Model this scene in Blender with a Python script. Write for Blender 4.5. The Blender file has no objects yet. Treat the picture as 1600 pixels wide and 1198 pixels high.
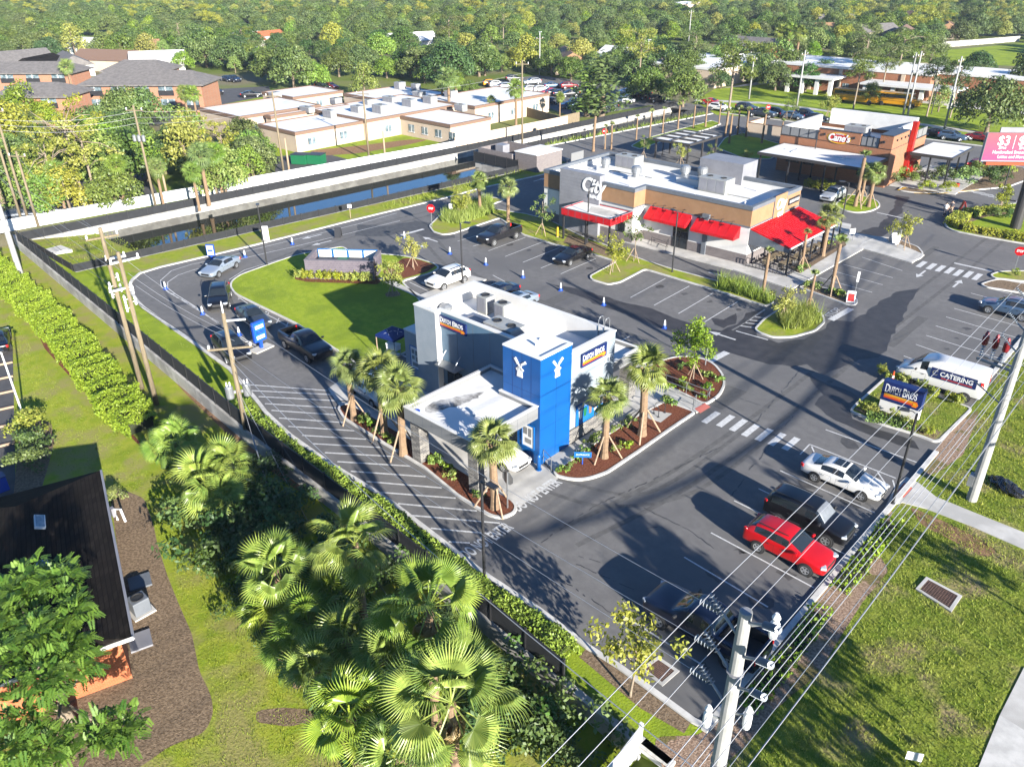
import bpy, bmesh, math, random
import numpy as np
from mathutils import Vector, Matrix
from mathutils.geometry import tessellate_polygon
R = math.radians
rng = np.random.default_rng(7)
random.seed(7)
SC = bpy.context.scene
COL = SC.collection
# ------------------------------------------------------------------ camera
CAM_H, PITCH, ROLL, YAW, FPX = 28.5, R(28.4545), R(-0.443), R(-43.3487), 1230.51
_r = Vector((math.cos(YAW), -math.sin(YAW), 0)); _f0 = Vector((math.sin(YAW), math.cos(YAW), 0)); _u0 = Vector((0, 0, 1))
_fw = _f0*math.cos(PITCH) - _u0*math.sin(PITCH); _up = _f0*math.sin(PITCH) + _u0*math.cos(PITCH)
_rt = _r*math.cos(ROLL) + _up*math.sin(ROLL); _u2 = _up*math.cos(ROLL) - _r*math.sin(ROLL)
cam_d = bpy.data.cameras.new('camera'); cam = bpy.data.objects.new('camera', cam_d); COL.objects.link(cam)
cam.matrix_world = Matrix(((_rt.x, _u2.x, -_fw.x, 0), (_rt.y, _u2.y, -_fw.y, 0), (_rt.z, _u2.z, -_fw.z, CAM_H), (0, 0, 0, 1)))
cam_d.sensor_width = 36; cam_d.lens = FPX/1600*36; cam_d.clip_end = 6000; cam_d.clip_start = .5
SC.camera = cam
# ------------------------------------------------------------------ light
SUN_AZ, SUN_EL = R(-15.7), R(17.3)
SUN = Vector((math.cos(SUN_AZ)*math.cos(SUN_EL), math.sin(SUN_AZ)*math.cos(SUN_EL), math.sin(SUN_EL)))
w = bpy.data.worlds.new("World"); SC.world = w; w.use_nodes = True
nt = w.node_tree; sky = nt.nodes.new('ShaderNodeTexSky'); sky.sky_type = 'NISHITA'; sky.sun_disc = False
sky.sun_elevation = SUN_EL; sky.sun_rotation = R(90) - SUN_AZ; sky.air_density = 1.0; sky.dust_density = .2; sky.ozone_density = 7
nt.links.new(sky.outputs[0], nt.nodes['Background'].inputs[0]); nt.nodes['Background'].inputs[1].default_value = .068
sl = bpy.data.lights.new('sun', 'SUN'); sl.energy = 5.0; sl.angle = R(.53); sl.color = (1, .95, .86)
so = bpy.data.objects.new('sun', sl); COL.objects.link(so); so.rotation_euler = SUN.to_track_quat('Z', 'Y').to_euler(); so.location = (0, 0, 60)
SC.view_settings.view_transform = 'Standard'; SC.view_settings.look = 'None'; SC.view_settings.gamma = 1; SC.view_settings.exposure = 2.0
SC.cycles.max_bounces = 6; SC.cycles.diffuse_bounces = 3; SC.cycles.glossy_bounces = 3; SC.cycles.transparent_max_bounces = 6
SC.cycles.use_denoising = True

# ------------------------------------------------------------------ helpers
def P(u, v, z=0.0):
    """survey: where the sight line of a photo point meets the level z"""
    d = _rt*((u-800)/FPX) - _u2*((v-599)/FPX) + _fw
    t = (z-CAM_H)/d.z
    return Vector((d.x*t, d.y*t, z))
def PP(pts, z=0.0): return [tuple(P(u, v, z).xy) for u, v in pts]
def tag(o, label=None, cat=None, group=None, kind=None):
    if label: o['label'] = label
    if cat: o['category'] = cat
    if group: o['group'] = group
    if kind: o['kind'] = kind
    return o
def thing(name, label, cat, loc=(0, 0, 0), rz=0, group=None, sc=1):
    o = bpy.data.objects.new(name, None); COL.objects.link(o); o.empty_display_size = .2
    o.location = loc; o.rotation_euler = (0, 0, rz); o.scale = (sc, sc, sc)
    return tag(o, label, cat, group)
def basis(o): return Matrix.LocRotScale(o.location, o.rotation_euler, o.scale)
def full(o): return full(o.parent) @ basis(o) if o.parent else basis(o)
def link(me, name, parent=None, mats=None):
    o = bpy.data.objects.new(name, me); COL.objects.link(o)
    if mats:
        for m in (mats if isinstance(mats, (list, tuple)) else [mats]): me.materials.append(m)
    if parent: o.parent = parent
    return o
class MB:
    def __init__(s): s.v = []; s.f = []; s.m = []
    def add(s, vs, fs, m=0):
        o = len(s.v); s.v += [tuple(v) for v in vs]; s.f += [tuple(i+o for i in f) for f in fs]; s.m += [m]*len(fs); return s
    def box(s, x0, y0, z0, x1, y1, z1, m=0):
        x0, x1 = min(x0, x1), max(x0, x1); y0, y1 = min(y0, y1), max(y0, y1); z0, z1 = min(z0, z1), max(z0, z1)
        return s.add([(x0,y0,z0),(x1,y0,z0),(x1,y1,z0),(x0,y1,z0),(x0,y0,z1),(x1,y0,z1),(x1,y1,z1),(x0,y1,z1)],
              [(0,3,2,1),(4,5,6,7),(0,1,5,4),(1,2,6,5),(2,3,7,6),(3,0,4,7)], m)
    def ob(s, M, sx, sy, sz, m=0):
        """box of full size sx, sy, sz centred on matrix M"""
        vs = [M @ Vector((a*sx/2, b*sy/2, c*sz/2)) for c in (-1, 1) for a, b in ((-1,-1),(1,-1),(1,1),(-1,1))]
        return s.add(vs, [(0,3,2,1),(4,5,6,7),(0,1,5,4),(1,2,6,5),(2,3,7,6),(3,0,4,7)], m)
    def cb(s, x, y, z, sx, sy, sz, rz=0, m=0): return s.ob(Matrix.Translation((x, y, z)) @ Matrix.Rotation(rz, 4, 'Z'), sx, sy, sz, m)
    def prism(s, poly, z0, z1, m=0, mt=None, bottom=True):
        n = len(poly)
        a = sum(poly[i][0]*poly[(i+1) % n][1]-poly[(i+1) % n][0]*poly[i][1] for i in range(n))
        if a < 0: poly = poly[::-1]
        vs = [(p[0], p[1], z0) for p in poly]+[(p[0], p[1], z1) for p in poly]
        s.add(vs, [(i, (i+1) % n, n+(i+1) % n, n+i) for i in range(n)], m)
        s.add(vs[n:], [tuple(range(n))], m if mt is None else mt)
        if bottom: s.add(vs[:n], [tuple(range(n-1, -1, -1))], m)
        return s
    def flat(s, poly, z, m=0):
        n = len(poly); a = sum(poly[i][0]*poly[(i+1) % n][1]-poly[(i+1) % n][0]*poly[i][1] for i in range(n))
        if a < 0: poly = poly[::-1]
        return s.add([(p[0], p[1], z) for p in poly], [tuple(range(n))], m)
    def quad(s, a, b, c, d, m=0): return s.add([a, b, c, d], [(0, 1, 2, 3)], m)
    def bar(s, a, b, wd, th, m=0):
        """square bar from a to b"""
        a = Vector(a); b = Vector(b); d = b-a; L = d.length
        q = d.to_track_quat('X', 'Z').to_matrix().to_4x4()
        return s.ob(Matrix.Translation((a+b)/2) @ q, L, wd, th, m)
    def tube(s, pts, r, n=6, m=0, cap=True):
        pts = [Vector(p) for p in pts]; k = len(pts); rr = r if isinstance(r, (list, tuple)) else [r]*k
        vs = []
        for i, p in enumerate(pts):
            d = (pts[min(i+1, k-1)]-pts[max(i-1, 0)]).normalized()
            ref = Vector((0, 0, 1)) if abs(d.z) < .9 else Vector((1, 0, 0))
            a = d.cross(ref).normalized(); b = d.cross(a)
            vs += [p+(a*math.cos(2*math.pi*j/n)+b*math.sin(2*math.pi*j/n))*rr[i] for j in range(n)]
        fs = [(i*n+j, i*n+(j+1) % n, (i+1)*n+(j+1) % n, (i+1)*n+j) for i in range(k-1) for j in range(n)]
        if cap: fs += [tuple(range(n-1, -1, -1)), tuple((k-1)*n+j for j in range(n))]
        return s.add(vs, fs, m)
    def lathe(s, prof, c=(0, 0, 0), n=16, m=0, M=None):
        """prof: (r, z) pairs turned about z at c"""
        k = len(prof); vs = [Vector((r*math.cos(2*math.pi*j/n), r*math.sin(2*math.pi*j/n), z)) for r, z in prof for j in range(n)]
        if M is not None: vs = [M @ v for v in vs]
        vs = [v+Vector(c) for v in vs]
        fs = [(i*n+j, i*n+(j+1) % n, (i+1)*n+(j+1) % n, (i+1)*n+j) for i in range(k-1) for j in range(n)]
        if tuple(prof[0]) != tuple(prof[-1]): fs += [tuple(range(n-1, -1, -1)), tuple((k-1)*n+j for j in range(n))]
        return s.add(vs, fs, m)
    def build(s, name, mats, parent=None, smooth=False, bev=0, world=True, angle=None):
        me = bpy.data.meshes.new(name); vs = s.v
        if parent is not None and world:
            Mi = full(parent).inverted(); vs = [tuple(Mi @ Vector(v)) for v in vs]
        me.from_pydata(vs, [], s.f)
        if any(s.m): me.polygons.foreach_set('material_index', s.m)
        if smooth: me.polygons.foreach_set('use_smooth', [True]*len(me.polygons))
        me.update(); o = link(me, name, parent, mats)
        if bev:
            b = o.modifiers.new('bevel', 'BEVEL'); b.width = bev; b.segments = 2; b.limit_method = 'ANGLE'; b.angle_limit = R(40)
        return o
def copy_tree(o, parent=None):
    c = o.copy(); COL.objects.link(c); c.parent = parent
    for ch in o.children: copy_tree(ch, c)
    return c
def place(o, loc, rz=0, sc=None, label=None, group=None):
    o.location = loc; o.rotation_euler = (0, 0, rz)
    if sc: o.scale = (sc, sc, sc) if not isinstance(sc, tuple) else sc
    if label: o['label'] = label
    if group: o['group'] = group
    return o
def dup(o, loc, rz=0, sc=None, label=None, group=None): return place(copy_tree(o), loc, rz, sc, label, group)
def setmat(o, old, new):
    for ch in [o]+list(o.children_recursive):
        for sl_ in ch.material_slots:
            if sl_.material and sl_.material.name == old.name: sl_.link = 'OBJECT'; sl_.material = new
def tree_of(o): return [o]+[d for c in o.children for d in tree_of(c)]
def recolor(o, old, new):
    for ch in tree_of(o):
        for i, sl_ in enumerate(ch.material_slots):
            if (ch.data.materials[i] == old): sl_.link = 'OBJECT'; sl_.material = new
def inset(poly, d):
    n = len(poly); a = sum(poly[i][0]*poly[(i+1) % n][1]-poly[(i+1) % n][0]*poly[i][1] for i in range(n))
    if a < 0: poly = poly[::-1]
    out = []
    for i in range(n):
        p0, p1, p2 = Vector(poly[i-1]), Vector(poly[i]), Vector(poly[(i+1) % n])
        e1 = (p1-p0).normalized(); e2 = (p2-p1).normalized()
        n1 = Vector((-e1.y, e1.x)); n2 = Vector((-e2.y, e2.x)); b = n1+n2
        if b.length < 1e-4: b = n1
        b.normalize(); out.append(tuple(p1+b*d/max(.5, b.dot(n1))))
    return out
def rounded(poly, r, seg=5):
    """round every corner of a polygon with radius about r"""
    out = []; n = len(poly)
    for i in range(n):
        p0, p1, p2 = Vector(poly[i-1]), Vector(poly[i]), Vector(poly[(i+1) % n])
        a = p0-p1; b = p2-p1; t = min(r, a.length*.45, b.length*.45)
        A = p1+a.normalized()*t; B = p1+b.normalized()*t
        for k in range(seg+1):
            s = k/seg; out.append(tuple(A*(1-s)**2+p1*2*s*(1-s)+B*s*s))
    return out
def text_mesh(s, size, ext=.01, bold=0.0, shear=0.0, spacing=1.0):
    cu = bpy.data.curves.new('lettering', 'FONT'); cu.body = s; cu.size = size; cu.extrude = ext; cu.offset = bold; cu.shear = shear
    cu.align_x = 'CENTER'; cu.align_y = 'CENTER'; cu.space_character = spacing; cu.resolution_u = 3
    o = bpy.data.objects.new('lettering', cu); COL.objects.link(o); bpy.context.view_layer.update()
    me = bpy.data.meshes.new_from_object(o.evaluated_get(bpy.context.evaluated_depsgraph_get()))
    bpy.data.objects.remove(o); return me
def lettering(s, size, c, xdir, ydir, mat, parent, ext=.01, bold=0.0, fitw=None, shear=0, name='lettering', spacing=1.0, yscale=1.0):
    """text centred at world point c, running along xdir, upright along ydir"""
    me = text_mesh(s, size, ext, bold, shear, spacing)
    xs = [v.co.x for v in me.vertices]; ww = max(xs)-min(xs)
    k = (fitw/ww) if fitw else 1
    X = Vector(xdir).normalized(); Y = Vector(ydir).normalized(); Z = X.cross(Y)
    M = Matrix.Translation(Vector(c)) @ Matrix(((X.x, Y.x, Z.x, 0), (X.y, Y.y, Z.y, 0), (X.z, Y.z, Z.z, 0), (0, 0, 0, 1))) @ Matrix.Diagonal((k, yscale if fitw else 1, 1, 1))
    if parent is not None: M = full(parent).inverted() @ M
    me.transform(M); me.materials.clear(); return link(me, name, parent, mat)

# ------------------------------------------------------------------ materials
def mk(name, c, c2=None, sc=4, rough=.7, bump=0, bsc=20, metal=0, spec=.4, lo=.38, hi=.62, c3=None, sc3=.3, lo3=.45, hi3=.6, coat=0, det=5, bdist=.02, stretch=None):
    m = bpy.data.materials.new(name); m.use_nodes = True; t = m.node_tree; b = t.nodes['Principled BSDF']
    b.inputs['Roughness'].default_value = rough; b.inputs['Metallic'].default_value = metal; b.inputs['Specular IOR Level'].default_value = spec
    b.inputs['Base Color'].default_value = (*c, 1)
    if coat: b.inputs['Coat Weight'].default_value = coat; b.inputs['Coat Roughness'].default_value = .04
    if c2 or bump or c3:
        tc = t.nodes.new('ShaderNodeTexCoord'); src = tc.outputs['Object']
        if stretch:
            mp = t.nodes.new('ShaderNodeMapping'); mp.inputs['Scale'].default_value = stretch; t.links.new(src, mp.inputs[0]); src = mp.outputs[0]
        def noise(s, d=det):
            n = t.nodes.new('ShaderNodeTexNoise'); n.inputs['Scale'].default_value = s; n.inputs['Detail'].default_value = d; n.inputs['Roughness'].default_value = .6
            t.links.new(src, n.inputs['Vector']); return n.outputs['Fac']
        def ramp(f, l, h):
            mr = t.nodes.new('ShaderNodeMapRange'); mr.inputs[1].default_value = l; mr.inputs[2].default_value = h; t.links.new(f, mr.inputs[0]); return mr.outputs[0]
        def mix(f, a, bb):
            mx = t.nodes.new('ShaderNodeMix'); mx.data_type = 'RGBA'; t.links.new(f, mx.inputs['Factor'])
            for k, v in ((6, a), (7, bb)):
                if isinstance(v, tuple): mx.inputs[k].default_value = (*v, 1)
                else: t.links.new(v, mx.inputs[k])
            return mx.outputs[2]
        col = c
        if c2: col = mix(ramp(noise(sc), lo, hi), c, c2)
        if c3: col = mix(ramp(noise(sc3, 3), lo3, hi3), col, c3)
        if not isinstance(col, tuple): t.links.new(col, b.inputs['Base Color'])
        if bump:
            bp = t.nodes.new('ShaderNodeBump'); bp.inputs['Strength'].default_value = bump; bp.inputs['Distance'].default_value = bdist
            t.links.new(noise(bsc, 4), bp.inputs['Height']); t.links.new(bp.outputs[0], b.inputs['Normal'])
    return m
def mk_brick(name, c1, c2, mortar, bw=.3, bh=.1, ms=.012, rough=.85, bump=.3, spec=.4):
    m = mk(name, c1, rough=rough, spec=spec); t = m.node_tree; b = t.nodes['Principled BSDF']
    g = t.nodes.new('ShaderNodeNewGeometry'); sp = t.nodes.new('ShaderNodeSeparateXYZ'); t.links.new(g.outputs['Position'], sp.inputs[0])
    ad = t.nodes.new('ShaderNodeMath'); ad.operation = 'ADD'; t.links.new(sp.outputs[0], ad.inputs[0]); t.links.new(sp.outputs[1], ad.inputs[1])
    cb = t.nodes.new('ShaderNodeCombineXYZ'); t.links.new(ad.outputs[0], cb.inputs[0]); t.links.new(sp.outputs[2], cb.inputs[1])
    br = t.nodes.new('ShaderNodeTexBrick'); br.inputs['Scale'].default_value = 1; br.inputs['Brick Width'].default_value = bw; br.inputs['Row Height'].default_value = bh; br.inputs['Mortar Size'].default_value = ms
    for k, c in (('Color1', c1), ('Color2', c2), ('Mortar', mortar)): br.inputs[k].default_value = (*c, 1)
    t.links.new(cb.outputs[0], br.inputs['Vector']); t.links.new(br.outputs['Color'], b.inputs['Base Color'])
    bp = t.nodes.new('ShaderNodeBump'); bp.inputs['Strength'].default_value = bump; bp.inputs['Distance'].default_value = .02; t.links.new(br.outputs['Fac'], bp.inputs['Height']); bp.invert = True
    t.links.new(bp.outputs[0], b.inputs['Normal']); return m
def mk_leaf(name, c1, c2, trans=.3, rough=.5, var=.09):
    m = bpy.data.materials.new(name); m.use_nodes = True; t = m.node_tree; b = t.nodes['Principled BSDF']; out = t.nodes['Material Output']
    at = t.nodes.new('ShaderNodeAttribute'); at.attribute_name = 'tint'
    mx = t.nodes.new('ShaderNodeMix'); mx.data_type = 'RGBA'; mx.inputs[6].default_value = (*c1, 1); mx.inputs[7].default_value = (*c2, 1); t.links.new(at.outputs['Fac'], mx.inputs['Factor'])
    oi = t.nodes.new('ShaderNodeObjectInfo'); hs = t.nodes.new('ShaderNodeHueSaturation')
    def mr(lo, hi, mul):
        a = t.nodes.new('ShaderNodeMath'); a.operation = 'MULTIPLY'; a.inputs[1].default_value = mul; t.links.new(oi.outputs['Random'], a.inputs[0])
        f = t.nodes.new('ShaderNodeMath'); f.operation = 'FRACT'; t.links.new(a.outputs[0], f.inputs[0])
        r = t.nodes.new('ShaderNodeMapRange'); r.inputs[3].default_value = lo; r.inputs[4].default_value = hi; t.links.new(f.outputs[0], r.inputs[0]); return r.outputs[0]
    t.links.new(mr(.5-var*.28, .5+var*.18, 1), hs.inputs['Hue']); t.links.new(mr(1-var*2.2, 1+var*2.5, 17.3), hs.inputs['Value']); t.links.new(mr(1-var*2, 1+var*.6, 43.7), hs.inputs['Saturation'])
    t.links.new(mx.outputs[2], hs.inputs['Color']); t.links.new(hs.outputs[0], b.inputs['Base Color'])
    b.inputs['Roughness'].default_value = rough; b.inputs['Specular IOR Level'].default_value = .35
    tr = t.nodes.new('ShaderNodeBsdfTranslucent'); t.links.new(hs.outputs[0], tr.inputs[0])
    ms = t.nodes.new('ShaderNodeMixShader'); ms.inputs[0].default_value = trans
    t.links.new(b.outputs[0], ms.inputs[1]); t.links.new(tr.outputs[0], ms.inputs[2]); t.links.new(ms.outputs[0], out.inputs['Surface'])
    return m
def mk_emit(name, c, st):
    m = mk(name, c, rough=.4); b = m.node_tree.nodes['Principled BSDF']; b.inputs['Emission Color'].default_value = (*c, 1); b.inputs['Emission Strength'].default_value = st; return m
M_ = {}
def mats(**k): M_.update(k)
mats(
 asphalt=mk('asphalt', (.094,.090,.088), (.118,.113,.109), sc=1.6, rough=.85, bump=.4, bsc=40, c3=(.086,.083,.082), sc3=.12, lo3=.42, hi3=.66, bdist=.012, det=8),
 asphalt_new=mk('asphalt_dark', (.042,.041,.042), (.060,.058,.058), sc=.8, rough=.85, bump=.3, bsc=45, bdist=.01),
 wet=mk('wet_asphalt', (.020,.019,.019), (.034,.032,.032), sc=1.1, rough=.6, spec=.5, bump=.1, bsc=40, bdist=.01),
 stain=mk('oil_stain', (.040,.038,.037), (.062,.060,.058), sc=2, rough=.7),
 concrete=mk('concrete', (.34,.325,.30), (.40,.385,.36), sc=1.2, rough=.85, bump=.15, bsc=30, c3=(.29,.28,.26), sc3=.35, bdist=.01),
 kerb=mk('kerb_concrete', (.34,.33,.31), (.44,.425,.40), sc=1.5, rough=.85, bump=.15, bsc=25, bdist=.01),
 wallc=mk('wall_concrete', (.27,.26,.24), (.35,.34,.31), sc=.8, rough=.9, bump=.2, bsc=12, c3=(.21,.2,.185), sc3=.5, bdist=.01),
 paint=mk('road_paint', (.46,.46,.45), (.34,.335,.33), sc=6, rough=.7),
 turf=mk('turf', (.160,.220,.012), (.215,.265,.020), sc=1.7, rough=.9, bump=.7, bsc=9, c3=(.135,.185,.014), sc3=.25, spec=.15, bdist=.05),
 lawn2=mk('rough_lawn', (.10,.140,.015), (.16,.185,.028), sc=1.1, rough=.95, bump=1.0, bsc=6, c3=(.21,.17,.08), sc3=.32, lo3=.52, hi3=.66, spec=.1, bdist=.08),
 dry=mk('dry_grass', (.155,.205,.016), (.215,.235,.028), sc=1.5, rough=.95, bump=.8, bsc=7, c3=(.20,.185,.06), sc3=.4, spec=.1, bdist=.05),
 wild=mk('far_ground', (.07,.11,.018), (.12,.14,.03), sc=.05, rough=.95, c3=(.14,.125,.075), sc3=.02, spec=.1),
 mulch=mk('mulch', (.085,.028,.016), (.16,.062,.036), sc=9, rough=.95, bump=1, bsc=14, spec=.1, bdist=.06),
 mulchb=mk('brown_mulch', (.10,.07,.045), (.2,.145,.095), sc=7, rough=.95, bump=1, bsc=12, spec=.1, bdist=.06),
 chips=mk('bark_chips', (.15,.095,.065), (.30,.215,.155), sc=8, rough=.95, bump=1, bsc=13, spec=.1, c3=(.12,.10,.04), sc3=.5, lo3=.55, bdist=.06), soil=mk('bare_soil', (.22,.13,.075), (.15,.09,.05), sc=3, rough=.95, bump=.6, bsc=10, spec=.1),
 white=mk('white_paint', (.50,.49,.47), (.45,.44,.42), sc=.7, rough=.6),
 roofw=mk('white_roof_membrane', (.60,.59,.57), (.53,.52,.50), sc=.45, rough=.55, c3=(.42,.41,.40), sc3=.25, lo3=.6, hi3=.8),
 stucco=mk('grey_stucco', (.165,.195,.225), (.19,.218,.245), sc=1.3, rough=.85, bump=.2, bsc=40, bdist=.006),  # grey-blue stucco, extra blue of the shaded walls mixed into its colour
 dgrey=mk('dark_grey_panel', (.085,.095,.11), (.10,.11,.125), sc=1, rough=.55),
 mgrey=mk('mid_grey_panel', (.15,.15,.165), (.175,.175,.19), sc=1, rough=.5), recess=mk('shade_blue_panel', (.062,.112,.165), (.072,.125,.18), sc=1, rough=.5),  # recess: bluish paint with the strong blue of shade added to its colour
 blue=mk('blue_metal_panel', (.001,.055,.20), (.0015,.062,.22), sc=.6, rough=.38, spec=.5),
 navy=mk('navy', (.005,.014,.075), rough=.4), orange=mk('orange', (.5,.13,.008), rough=.4), redor=mk('red_orange', (.4,.04,.008), rough=.4),
 signw=mk('sign_white', (.52,.52,.52), rough=.4), skyblue=mk('sky_blue', (.006,.09,.28), rough=.4),
 black=mk('black_metal', (.018,.018,.02), rough=.45), bronze=mk('dark_bronze', (.035,.033,.033), rough=.4),
 mesh=mk('black_screen', (.007,.008,.010), (.011,.012,.014), sc=2, rough=.85),
 galv=mk('galvanised_steel', (.25,.26,.27), (.21,.22,.23), sc=4, rough=.45, metal=.6),
 concpole=mk('concrete_pole', (.21,.21,.20), (.25,.245,.235), sc=3, rough=.8, bump=.1),
 wood=mk('weathered_wood', (.115,.09,.055), (.17,.135,.085), sc=3, rough=.9, bump=.3, bsc=20, stretch=(4,4,.5)),
 stake=mk('wood_stake', (.25,.18,.12), rough=.9),
 tan=mk('tan_stucco', (.205,.115,.058), (.23,.132,.068), sc=1.2, rough=.85), taupe=mk('taupe_brick', (.12,.105,.105), rough=.85),
 red=mk('red_awning', (.38,.006,.010), (.33,.005,.008), sc=1.2, rough=.45), redp=mk('red_panel', (.33,.012,.008), rough=.4),
 glass=mk('dark_glass', (.012,.016,.02), rough=.06, spec=.6), pane=mk('window_glass', (.05,.075,.09), (.16,.2,.22), sc=1.5, rough=.12, spec=.6),
 parap=mk('grey_parapet_panel', (.145,.147,.15), rough=.35), cream=mk('cream_stucco', (.36,.285,.215), (.40,.32,.245), sc=.5, rough=.9), fasc=mk('brown_fascia', (.13,.08,.055), rough=.8),
 shingle=mk('grey_shingle', (.085,.078,.075), (.12,.11,.105), sc=1.4, rough=.9, bump=.4, bsc=8), shingled=mk_brick('shade_darkened_shingle', (.007,.006,.0055), (.015,.0125,.011), (.003,.003,.003), .34, .085, .008, bump=.6, rough=1, spec=.05),  # shingled: dark shingle, darkened further to stand for tree shade on the roof
 yellow=mk('yellow_paint', (.45,.25,.01), rough=.5), steel=mk('hvac_steel', (.19,.195,.19), (.24,.24,.225), sc=3, rough=.5), fan=mk('fan_black', (.02,.02,.02), rough=.6),
 tyre=mk('tyre_rubber', (.02,.02,.02), rough=.9), rim=mk('alloy_rim', (.55,.56,.57), rough=.3, metal=.8), trim=mk('black_trim', (.016,.016,.017), rough=.5),
 hlamp=mk('head_lamp', (.30,.32,.34), rough=.12, spec=.8), tlamp=mk('tail_lamp', (.5,.01,.01), rough=.15, spec=.7), chrome=mk('chrome', (.7,.7,.7), rough=.15, metal=1),
 bark=mk('bark', (.10,.075,.05), (.15,.115,.08), sc=6, rough=.95, bump=.6, bsc=15), barkp=mk('pale_bark', (.20,.16,.115), (.14,.11,.08), sc=6, rough=.95, bump=.5, bsc=18),
 palmbark=mk('palm_trunk', (.19,.125,.075), (.13,.085,.05), sc=8, rough=.95, bump=.6, bsc=16, stretch=(1,1,2.5)),
 wire=mk('aluminium_wire', (.30,.30,.31), rough=.5, metal=.3), ins=mk('grey_insulator', (.17,.19,.215), rough=.35), cable=mk('black_cable', (.03,.03,.03), rough=.6),
 brick=mk_brick('red_brick', (.20,.075,.032), (.24,.095,.042), (.2,.13,.09), .25, .085, .01), brickd=mk_brick('purple_grey_brick', (.075,.062,.078), (.10,.083,.10), (.12,.11,.12), .42, .21, .016),
 orangeb=mk_brick('orange_brick', (.27,.065,.02), (.31,.08,.026), (.27,.12,.06), .25, .085, .01),
 ledge=mk_brick('ledger_stone', (.075,.072,.072), (.20,.188,.17), (.04,.038,.038), .55, .12, .012, bump=.8), taupeb=mk_brick('taupe_brick_base', (.115,.10,.10), (.15,.13,.125), (.1,.09,.09), .3, .1, .01),
 green=mk('green_bin', (.006,.085,.035), rough=.5), ltblue=mk('blue_plastic', (.008,.05,.30), rough=.45), terrac=mk('red_tactile', (.42,.12,.09), (.36,.1,.08), sc=20, rough=.9),
 skin=mk('skin', (.45,.28,.2), rough=.6), cloth=mk('dark_cloth', (.03,.03,.04), rough=.9), cloth2=mk('pale_cloth', (.5,.5,.5), rough=.9),
)
wm = bpy.data.materials.new('pond_water'); wm.use_nodes = True; b_ = wm.node_tree.nodes['Principled BSDF']; b_.inputs['Base Color'].default_value = (.012,.014,.008,1); b_.inputs['Roughness'].default_value = .03; b_.inputs['Specular IOR Level'].default_value = .9; b_.inputs['IOR'].default_value = 1.5
M_['water'] = wm
M_.update(
 lf_oak=mk_leaf('oak_leaves', (.044,.084,.016), (.130,.182,.033)), lf_bright=mk_leaf('bright_leaves', (.075,.15,.012), (.19,.27,.03)), lf_yel=mk_leaf('yellow_green_leaves', (.15,.18,.018), (.30,.30,.04), var=.06),
 lf_dark=mk_leaf('dark_leaves', (.026,.062,.012), (.065,.125,.024)), lf_pine=mk_leaf('pine_needles', (.055,.095,.016), (.15,.185,.03)), lf_palm=mk_leaf('palm_fronds', (.07,.125,.02), (.17,.22,.04), trans=.25, rough=.4),
 lf_fan=mk_leaf('fan_palm_fronds', (.085,.17,.022), (.27,.34,.05), trans=.3, rough=.35, var=.05), lf_sab=mk_leaf('sabal_fronds', (.09,.135,.03), (.21,.245,.06), trans=.25, rough=.4, var=.06),
 lf_feather=mk_leaf('feathery_leaves', (.04,.115,.012), (.15,.25,.028), var=.02), lf_hedge=mk_leaf('hedge_leaves', (.13,.22,.010), (.25,.34,.025), var=.04), lf_shrub=mk_leaf('shrub_leaves', (.13,.19,.015), (.28,.29,.03), var=.08), lf_grass=mk_leaf('grass_blades', (.10,.15,.010), (.26,.28,.035), trans=.3, rough=.7, var=.02),
 lf_turf=mk_leaf('turf_blades', (.145,.20,.010), (.22,.265,.022), trans=.3, rough=.7, var=.02), lf_orn=mk_leaf('ornamental_grass_blades', (.12,.185,.02), (.25,.29,.05), var=.05), lf_dead=mk_leaf('dry_fronds', (.25,.15,.06), (.4,.27,.12)),
)
# ------------------------------------------------------------------ the ground
NB = -1.0          # level of the neighbour's lawn below the retaining wall
WALL = [(-104.5, 25.6), (-101.5, 25.1), (-78, 23.5), (-54.3, 21.9), (-44.8, 21.2), (-33.9, 20.75), (-20.4, 20.0), (-15.3, 19.6), (-11.0, 19.3)]
PONDH = [(-101.2, 26.2), (-96.9, 96), (-95.2, 154), (-89.6, 154), (-91, 88.3), (-81.6, 88.0), (-83.4, 64), (-86.4, 25.4)]
def ground():
    mb = MB()
    nb = WALL+[(-10.6, -30), (-104.5, -30)]
    out = WALL+[(-7.6, 19.3), (-7.6, -36), (-112, -36), (-112, 26)]
    big = [(-2500, -700), (700, -700), (700, 2600), (-2500, 2600)]
    mb.flat(nb, NB)
    n = len(WALL); mb.add([(-11, 19.3, NB), (-11, 19.3, -.02), (-7.6, 19.3, -.02)], [(0, 1, 2)])
    mb.quad((-11, 19.3, NB), (-7.6, 19.3, -.02), (-7.6, -36, -.02), (-10.6, -30, NB))
    mb.quad((-10.6, -30, NB), (-7.6, -36, -.02), (-112, -36, -.02), (-104.5, -30, NB))
    mb.quad((-104.5, -30, NB), (-112, -36, -.02), (-112, 26, -.02), (-104.5, 25.6, NB))
    for i in range(n-1):
        a, b = WALL[i], WALL[i+1]; mb.quad((*a, NB), (*b, NB), (*b, -.02), (*a, -.02))
    loops = [[Vector((*p, 0)) for p in L] for L in (big, out, PONDH)]
    tris = tessellate_polygon(loops); flat = [p for L in loops for p in L]
    mb.add([(p.x, p.y, -.02) for p in flat], [tuple(t) for t in tris])
    o = mb.build('ground', M_['wild']); bm = bmesh.new(); bm.from_mesh(o.data); bmesh.ops.remove_doubles(bm, verts=bm.verts, dist=.001); bmesh.ops.recalc_face_normals(bm, faces=bm.faces); bm.to_mesh(o.data); bm.free()
    tag(o, kind='structure')
ground()
def sheet(name, poly, z, m, kind='structure'):
    return tag(MB().flat(poly, z).build(name, M_[m]), kind=kind)
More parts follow.
